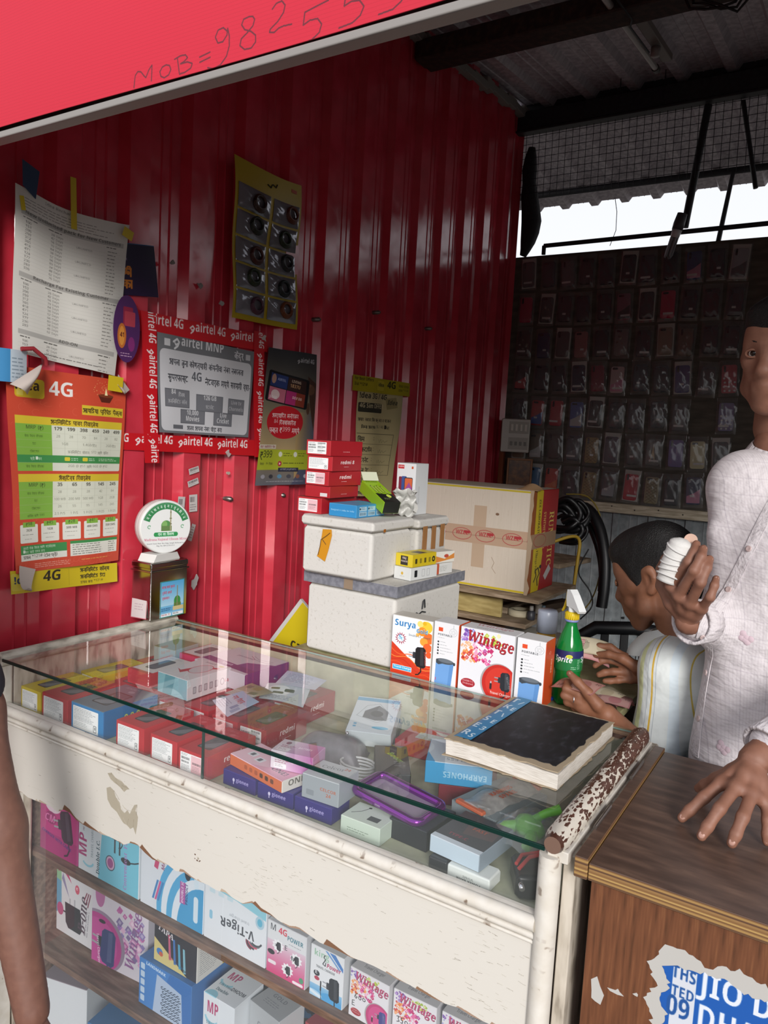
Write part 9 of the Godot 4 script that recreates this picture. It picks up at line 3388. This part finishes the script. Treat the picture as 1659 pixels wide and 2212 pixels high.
func seated_man() -> void:
	var skin := skin_mat("skin tan", "7b4f38", "885a42")
	var o := thing("person", "person in a striped shirt seated at the desk counting banknotes", "person", Vector3.ZERO)
	var fwd := Vector3(-0.93, -0.30, -0.16).normalized()
	var left := Vector3.UP.cross(fwd).normalized()
	var upv := fwd.cross(left).normalized()
	var ht := Transform3D(Basis(left, upv, fwd), Vector3(-0.410, 1.252, -1.965))
	var f := Flesh.new(0.0042, 0.0062)
	head_bones(f, ht)
	var b := mb(skin)
	f.net(b)
	var g := Flesh.new(0.012, 0.012)
	var hip := Vector3(-0.215, 0.66, -2.08)
	var chest := Vector3(-0.255, 0.99, -2.08)
	var neck := Vector3(-0.340, 1.14, -1.995)
	var sL := Vector3(-0.335, 1.050, -1.895)
	var sR := Vector3(-0.340, 1.040, -2.160)
	var elL := Vector3(-0.350, 0.835, -1.830)
	var wrL := Vector3(-0.440, 0.960, -1.728)
	var elR := Vector3(-0.325, 0.86, -2.13)
	var wrR := Vector3(-0.411, 1.002, -1.955)
	g.bone(hip, chest, 0.105, 0.105)
	g.bone(chest, neck, 0.08, 0.05)
	g.bone(sL, sR, 0.048, 0.048)
	g.chain([sL, elL, wrL], [0.046, 0.038, 0.025])
	g.chain([sR, elR, wrR], [0.046, 0.038, 0.025])
	g.net(b)
	var lh := Flesh.new(0.0028, 0.0020)
	var ch := [
		[Vector3(-0.500, 1.000, -1.704), Vector3(-0.531, 1.008, -1.702), Vector3(-0.535, 1.016, -1.722), Vector3(-0.514, 1.016, -1.736)],
		[Vector3(-0.501, 0.984, -1.704), Vector3(-0.534, 0.991, -1.702), Vector3(-0.532, 1.000, -1.726), Vector3(-0.500, 1.004, -1.741)],
		[Vector3(-0.497, 0.971, -1.707), Vector3(-0.527, 0.975, -1.707), Vector3(-0.522, 0.987, -1.732), Vector3(-0.486, 0.994, -1.746)],
		[Vector3(-0.486, 0.962, -1.711), Vector3(-0.512, 0.963, -1.715), Vector3(-0.500, 0.975, -1.736), Vector3(-0.474, 0.985, -1.746)]]
	var th := [Vector3(-0.456, 0.985, -1.706), Vector3(-0.478, 1.012, -1.694), Vector3(-0.503, 1.033, -1.692), Vector3(-0.524, 1.047, -1.696)]
	hand_bones(lh, wrL, wrL.lerp(elL, 0.3), ch, th)
	lh.net(b)
	var rh := Flesh.new(0.0028, 0.0020)
	var cr := [
		[Vector3(-0.458, 1.047, -1.930), Vector3(-0.497, 1.066, -1.930), Vector3(-0.523, 1.064, -1.925), Vector3(-0.545, 1.050, -1.920)],
		[Vector3(-0.454, 1.027, -1.930), Vector3(-0.491, 1.036, -1.920), Vector3(-0.513, 1.030, -1.915), Vector3(-0.526, 1.016, -1.910)],
		[Vector3(-0.449, 1.009, -1.930), Vector3(-0.480, 1.009, -1.915), Vector3(-0.501, 1.003, -1.910), Vector3(-0.513, 0.996, -1.905)],
		[Vector3(-0.439, 0.994, -1.930), Vector3(-0.466, 0.989, -1.915), Vector3(-0.485, 0.984, -1.910), Vector3(-0.497, 0.983, -1.905)]]
	var tr2 := [Vector3(-0.425, 1.034, -1.912), Vector3(-0.457, 1.052, -1.898), Vector3(-0.491, 1.055, -1.899), Vector3(-0.524, 1.046, -1.903)]
	hand_bones(rh, wrR, wrR.lerp(elR, 0.3), cr, tr2)
	rh.net(b)
	var body := part("body", b, o, "brown skin of head, arms and hands")
	nail(body, th[3], (th[3] - th[2]).normalized(), Vector3(0.3, 0.8, 0.6))
	b = mb(mat("c9c9cc", 0.15, 0.9))
	var ring := []
	for i in 17:
		var a := TAU * i / 16
		ring.append(Vector3(-0.512, 0.9875, -1.703) + Vector3(0.004 * cos(a), 0.0105 * sin(a), 0.0105 * cos(a)))
	b.tube(ring, 0.0016, 6, false)
	part("ring", b, o, "silver ring")
	for s in [-1.0, 1.0]:
		b = mb(mat("cfc6bf", 0.25))
		b.lathe(Transform3D(ht.basis * Basis(Vector3.RIGHT, PI / 2), ht * Vector3(s * 0.032, 0.004, 0.0745)), [Vector2(0, -0.0115), Vector2(0.0081, -0.0081), Vector2(0.0115, 0), Vector2(0.0081, 0.0081), Vector2(0, 0.0115)], 14)
		part("eye", b, o)
		for lid in [[0.008, 0.0036], [-0.005, 0.003], [0.0035, 0.0034]]:
			b = mb(skin)
			var arc := []
			for i in 9:
				var a := PI * i / 8
				var ex := -cos(a) * 0.0150
				var ey: float = lid[0] * sin(a)
				arc.append(ht * Vector3(s * 0.032 + ex, 0.004 + ey, 0.0735 + sqrt(maxf(0.0, 0.000190 - ex * ex * 0.55 - ey * ey))))
			b.tube(arc, lid[1], 6)
			part("eyelid", b, o)
		b = mb(mat("120e0c", 0.8))
		var br := []
		for i in 9:
			var t := i / 8.0
			br.append(ht * Vector3(s * (0.010 + 0.046 * t), 0.0225 + 0.008 * sin(t * 2.6), 0.0925 - 0.029 * t * t))
		b.tube(br, [0.003, 0.0042, 0.0046, 0.0046, 0.0044, 0.004, 0.0035, 0.0028, 0.0015], 6)
		part("eyebrow", b, o)
	f = Flesh.new(0.005, 0.007)
	hair_bones(f, ht)
	f.bone(ht * Vector3(0, 0.060, -0.02), ht * Vector3(0, 0.074, 0.05), 0.078, 0.045)
	b = mb(mats["black hair"])
	f.net(b)
	part("hair", b, o, "thick short black hair")
	b = mb(mat("1b1310", 0.8))
	var mo := []
	for i in 9:
		var t := i / 8.0 * 2.0 - 1.0
		mo.append(ht * Vector3(t * 0.030, -0.052 - 0.007 * t * t, 0.0905 - 0.012 * t * t))
	b.tube(mo, [0.002, 0.0032, 0.004, 0.004, 0.0034, 0.004, 0.004, 0.0032, 0.002], 6)
	part("moustache", b, o)
	var c := Ink.new(512, 64, col("d3d8d6"), 1.0)
	for q in [[20, 26, "d9dcb4"], [60, 2, "9aa2a8"], [70, 2, "9aa2a8"], [84, 9, "cfa83e"], [104, 2, "9aa2a8"], [160, 4, "b5bec4"], [204, 4, "c9b050"], [250, 26, "d3d8a4"], [300, 2, "9aa2a8"], [318, 8, "cfa83e"], [336, 2, "9aa2a8"], [390, 30, "cbd6dc"], [452, 4, "c9b050"], [480, 10, "d9dcb4"]]:
		c.rect(q[0], 0, q[1], 64, q[2])
	var cloth := StandardMaterial3D.new()
	cloth.albedo_texture = ImageTexture.create_from_image(c.done())
	cloth.roughness = 0.85
	cloth.heightmap_enabled = true
	cloth.heightmap_texture = wrinkles()
	cloth.heightmap_scale = 0.5
	cloth.rim_enabled = true
	cloth.rim = 0.15
	var sh := Flesh.new(0.010, 0.014)
	sh.bone(hip - Vector3(0, 0.06, 0), chest, 0.155, 0.140)
	sh.bone(Vector3(-0.20, 0.80, -1.98), Vector3(-0.24, 1.02, -1.98), 0.11, 0.10)
	sh.bone(Vector3(-0.14, 0.74, -2.06), Vector3(-0.17, 1.02, -2.06), 0.12, 0.10)
	sh.bone(neck - Vector3(-0.02, 0.05, 0), sL, 0.055, 0.055)
	sh.bone(chest, neck - Vector3(-0.01, 0.055, 0), 0.115, 0.060)
	sh.bone(sL, sR, 0.062, 0.062)
	sh.bone(sL, chest, 0.065, 0.09)
	sh.bone(sR, chest, 0.065, 0.09)
	sh.chain([sL, sL.lerp(elL, 0.92)], [0.064, 0.062])
	sh.chain([sR, sR.lerp(elR, 0.92)], [0.064, 0.062])
	for q in [[Vector3(-0.31, 0.98, -1.86), Vector3(-0.26, 0.86, -1.88)], [Vector3(-0.27, 1.02, -1.88), Vector3(-0.21, 0.92, -1.90)]]:
		sh.bone(q[0], q[1], 0.022, 0.014)
	b = mb(cloth)
	sh.net(b, 3.4, Vector3(0.95, 0.10, 0.25), Vector3.UP)
	var shirt := part("shirt", b, o, "pale shirt with yellow and grey stripes")
	b = mb(cloth)
	b.patch(26, 6, func(u: float, v: float) -> Vector3:
		var a := deg_to_rad(lerpf(-160.0, 160.0, u))
		var r := lerpf(0.068, 0.108, sin(v * 1.5))
		var q := (-fwd * Vector3(1, 0, 1)).normalized()
		var s2 := q.cross(Vector3.UP).normalized()
		return Vector3(-0.358, 1.140, -1.985) + (q * cos(a) + s2 * sin(a)) * r + Vector3(0, -0.062 * v + 0.030 * cos(a), 0), Vector3.UP, Rect2(0.21, 0, 0.06, 0.05), 0.003)
	part("collar", b, shirt)
	var tr := Flesh.new(0.016, 0.016)
	for s in [-1.0, 1.0]:
		tr.chain([hip + Vector3(0.0, -0.02, s * 0.085), Vector3(-0.66, 0.62, -2.02 + s * 0.11), Vector3(-0.66, 0.18, -2.02 + s * 0.11)], [0.088, 0.066, 0.052])
	b = mb(mat("3a3c46", 0.8))
	tr.net(b)
	part("trousers", b, o)
	for s in [-1.0, 1.0]:
		b = mb(mat("2a2018", 0.6))
		b.box(T(Vector3(-0.70, 0.135, -2.02 + s * 0.11)), Vector3(0.25, 0.06, 0.09), 0.025)
		part("shoe", b, o)
	var st := thing("stool", "plain wooden stool under the seated person", "stool", Vector3(-0.24, 0.10, -2.02))
	b = mb(mat("6a4e36", 0.7))
	b.box(T(Vector3(0, 0.455, 0)), Vector3(0.34, 0.03, 0.34), 0.006)
	part("seat", b, st)
	for sx in [-1, 1]:
		for sz in [-1, 1]:
			b = mb(mat("5f452f", 0.7))
			b.box(T(Vector3(sx * 0.14, 0.22, sz * 0.14)), Vector3(0.035, 0.44, 0.035), 0.004)
			part("leg", b, st)
	banknotes()
func banknotes() -> void:
	var note := func(hexa: String, hexb: String) -> Face:
		var k := Ink.new(180, 84, col(hexa))
		k.rect(6, 6, 168, 72, hexb)
		k.ell(120, 42, 24, 30, hexa)
		k.ell(50, 42, 18, 22, col(hexb).darkened(0.15))
		k.small(14, 14, 60, 3, 8, col(hexa).darkened(0.35), rng)
		k.text("10", 12, 74, 24, col(hexa).darkened(0.4), "serifbold")
		k.text("10", 150, 28, 20, col(hexa).darkened(0.4), "serifbold")
		return face(k)
	var fs := [note.call("a5706a", "b58a80"), note.call("b9ad92", "c9bfa6"), note.call("b0787c", "bd9490"), note.call("a9a084", "b5ac92")]
	var put := func(i: int, where: Vector3, bas: Basis, label: String, bend: float, group: String) -> void:
		var ff: Face = fs[i]
		var b := mb(ff.mat)
		b.patch(8, 4, func(u: float, v: float) -> Vector3: return Vector3((u - 0.5) * 0.115, bend * (cos((u - 0.5) * 3.0) - 0.8) + 0.002 * sin(v * 5.0), (v - 0.5) * 0.058), Vector3.UP, ff.r, 0.0003)
		var n := one("banknote", b, label, "banknote", where, 0, group)
		n.basis = bas
	var held := "banknotes in the seated person's hands"
	put.call(1, Vector3(-0.532, 1.0635, -1.914), Basis.from_euler(Vector3(0.5, 0.35, -0.15)), "cream folded banknote between thumb and finger of the far hand", 0.010, held)
	put.call(2, Vector3(-0.540, 1.0535, -1.908), Basis.from_euler(Vector3(0.7, 0.5, -0.35)), "reddish banknote below the cream one in the far hand", 0.012, held)
	put.call(0, Vector3(-0.512, 1.0180, -1.722), Basis.from_euler(Vector3(0.2, -0.3, 0.12)), "folded pinkish banknote clasped in the near hand", 0.006, held)
	var desk := "banknotes scattered on the desk"
	var spots := [[0, -0.480, -1.900, 0.4, "pinkish banknote lowest in the loose pile on the desk"], [2, -0.495, -1.875, -0.5, "reddish banknote slanting across the pile on the desk"], [3, -0.520, -1.925, 1.0, "greyish banknote at the back of the pile on the desk"], [2, -0.476, -1.860, 0.1, "reddish banknote topmost at the front of the desk pile"], [1, -0.505, -1.900, -0.2, "cream banknote in the middle of the desk pile"]]
	var k := 0
	for s in spots:
		put.call(s[0], Vector3(s[1], 0.9445 + k * 0.0032, s[2]), Basis(Vector3.UP, s[3]), s[4], 0.0045, desk)
		k += 1
	var b := mb(mat("17171a", 0.3))
	b.prism(Transform3D(Basis(Vector3.RIGHT, Vector3(0, 0, -1), Vector3.UP), Vector3(0, 0.012, 0)), rounded(0.045, 0.075, 0.020, 5), 0.012)
	one("key_pouch", b, "small black oval pouch on the desk edge beside the shirt", "pouch", Vector3(-0.456, 0.9425, -1.790), 20)
	b = mb(mat("2040a0", 0.4))
	b.tube([Vector3(-0.03, 0.006, 0), Vector3(0.03, 0.006, 0)], 0.005, 8)
	one("pen", b, "blue pen end beside the green bottle on the desk", "pen", Vector3(-0.592, 0.9430, -1.775), 60)
func customer() -> void:
	var skin := skin_mat("skin deep", "6b483c", "785345")
	var o := thing("person", "person at the left edge in a navy shirt with one bare arm hanging", "person", Vector3.ZERO)
	var g := Flesh.new(0.011, 0.012)
	var sR := Vector3(-1.50, 1.36, -0.70)
	var el := Vector3(-1.405, 1.00, -0.80)
	var wr := Vector3(-1.215, 0.46, -0.80)
	var base := Vector3(-1.68, 0.86, -0.66)
	g.bone(base, Vector3(-1.68, 1.28, -0.66), 0.12, 0.13)
	g.bone(Vector3(-1.68, 1.30, -0.66), Vector3(-1.68, 1.46, -0.66), 0.07, 0.05)
	g.chain([sR, el, el.lerp(wr, 0.4), wr], [0.052, 0.046, 0.046, 0.032])
	g.chain([Vector3(-1.86, 1.36, -0.64), Vector3(-1.94, 1.05, -0.62), Vector3(-1.92, 0.80, -0.50)], [0.052, 0.044, 0.032])
	g.bone(Vector3(-1.86, 1.36, -0.64), sR, 0.05, 0.05)
	var b := mb(skin)
	g.net(b)
	var hd := Flesh.new(0.006, 0.007)
	var ht := Transform3D(Basis.from_euler(Vector3(0, PI - 0.3, 0)), Vector3(-1.68, 1.60, -0.67))
	head_bones(hd, ht)
	hd.net(b)
	var hh := Flesh.new(0.0036, 0.0025)
	var d := (wr - el).normalized()
	var ch := []
	for i in 4:
		var q := wr + d * 0.085 + Vector3(0.008, 0, 0.027 - i * 0.018)
		ch.append([q, q + d * 0.036 + Vector3(-0.004, 0, 0), q + d * 0.060 + Vector3(-0.014, 0, 0), q + d * 0.074 + Vector3(-0.026, 0, 0)])
	hand_bones(hh, wr, wr.lerp(el, 0.15), ch, [wr + d * 0.03 + Vector3(0, 0, 0.028), wr + d * 0.058 + Vector3(0, 0, 0.044), wr + d * 0.085 + Vector3(-0.004, 0, 0.046), wr + d * 0.108 + Vector3(-0.010, 0, 0.044)])
	hh.net(b)
	part("body", b, o, "brown bare arm")
	var sh := Flesh.new(0.013, 0.016)
	sh.bone(base, Vector3(-1.68, 1.28, -0.66), 0.15, 0.155)
	sh.bone(Vector3(-1.86, 1.36, -0.64), sR, 0.066, 0.066)
	sh.bone(sR, sR.lerp(el, 0.86), 0.070, 0.070)
	sh.bone(Vector3(-1.86, 1.36, -0.64), Vector3(-1.92, 1.12, -0.63), 0.07, 0.07)
	b = mb(mat("23242e", 0.85))
	sh.net(b)
	part("shirt", b, o, "dark navy shirt")
	var hr := Flesh.new(0.007, 0.008)
	hair_bones(hr, ht)
	b = mb(mats["black hair"])
	hr.net(b)
	part("hair", b, o)
	var tr := Flesh.new(0.016, 0.016)
	for s in [-1.0, 1.0]:
		tr.chain([base + Vector3(s * 0.085, -0.02, 0), Vector3(-1.68 + s * 0.10, 0.38, -0.66), Vector3(-1.68 + s * 0.10, -0.07, -0.67)], [0.10, 0.072, 0.055])
	b = mb(mat("30323a", 0.8))
	tr.net(b)
	part("trousers", b, o)
	for s in [-1.0, 1.0]:
		b = mb(mat("211a16", 0.6))
		b.box(T(Vector3(-1.68 + s * 0.10, -0.105, -0.70)), Vector3(0.09, 0.07, 0.25), 0.025)
		part("shoe", b, o)
func finish_all() -> void:
	finish_pages()
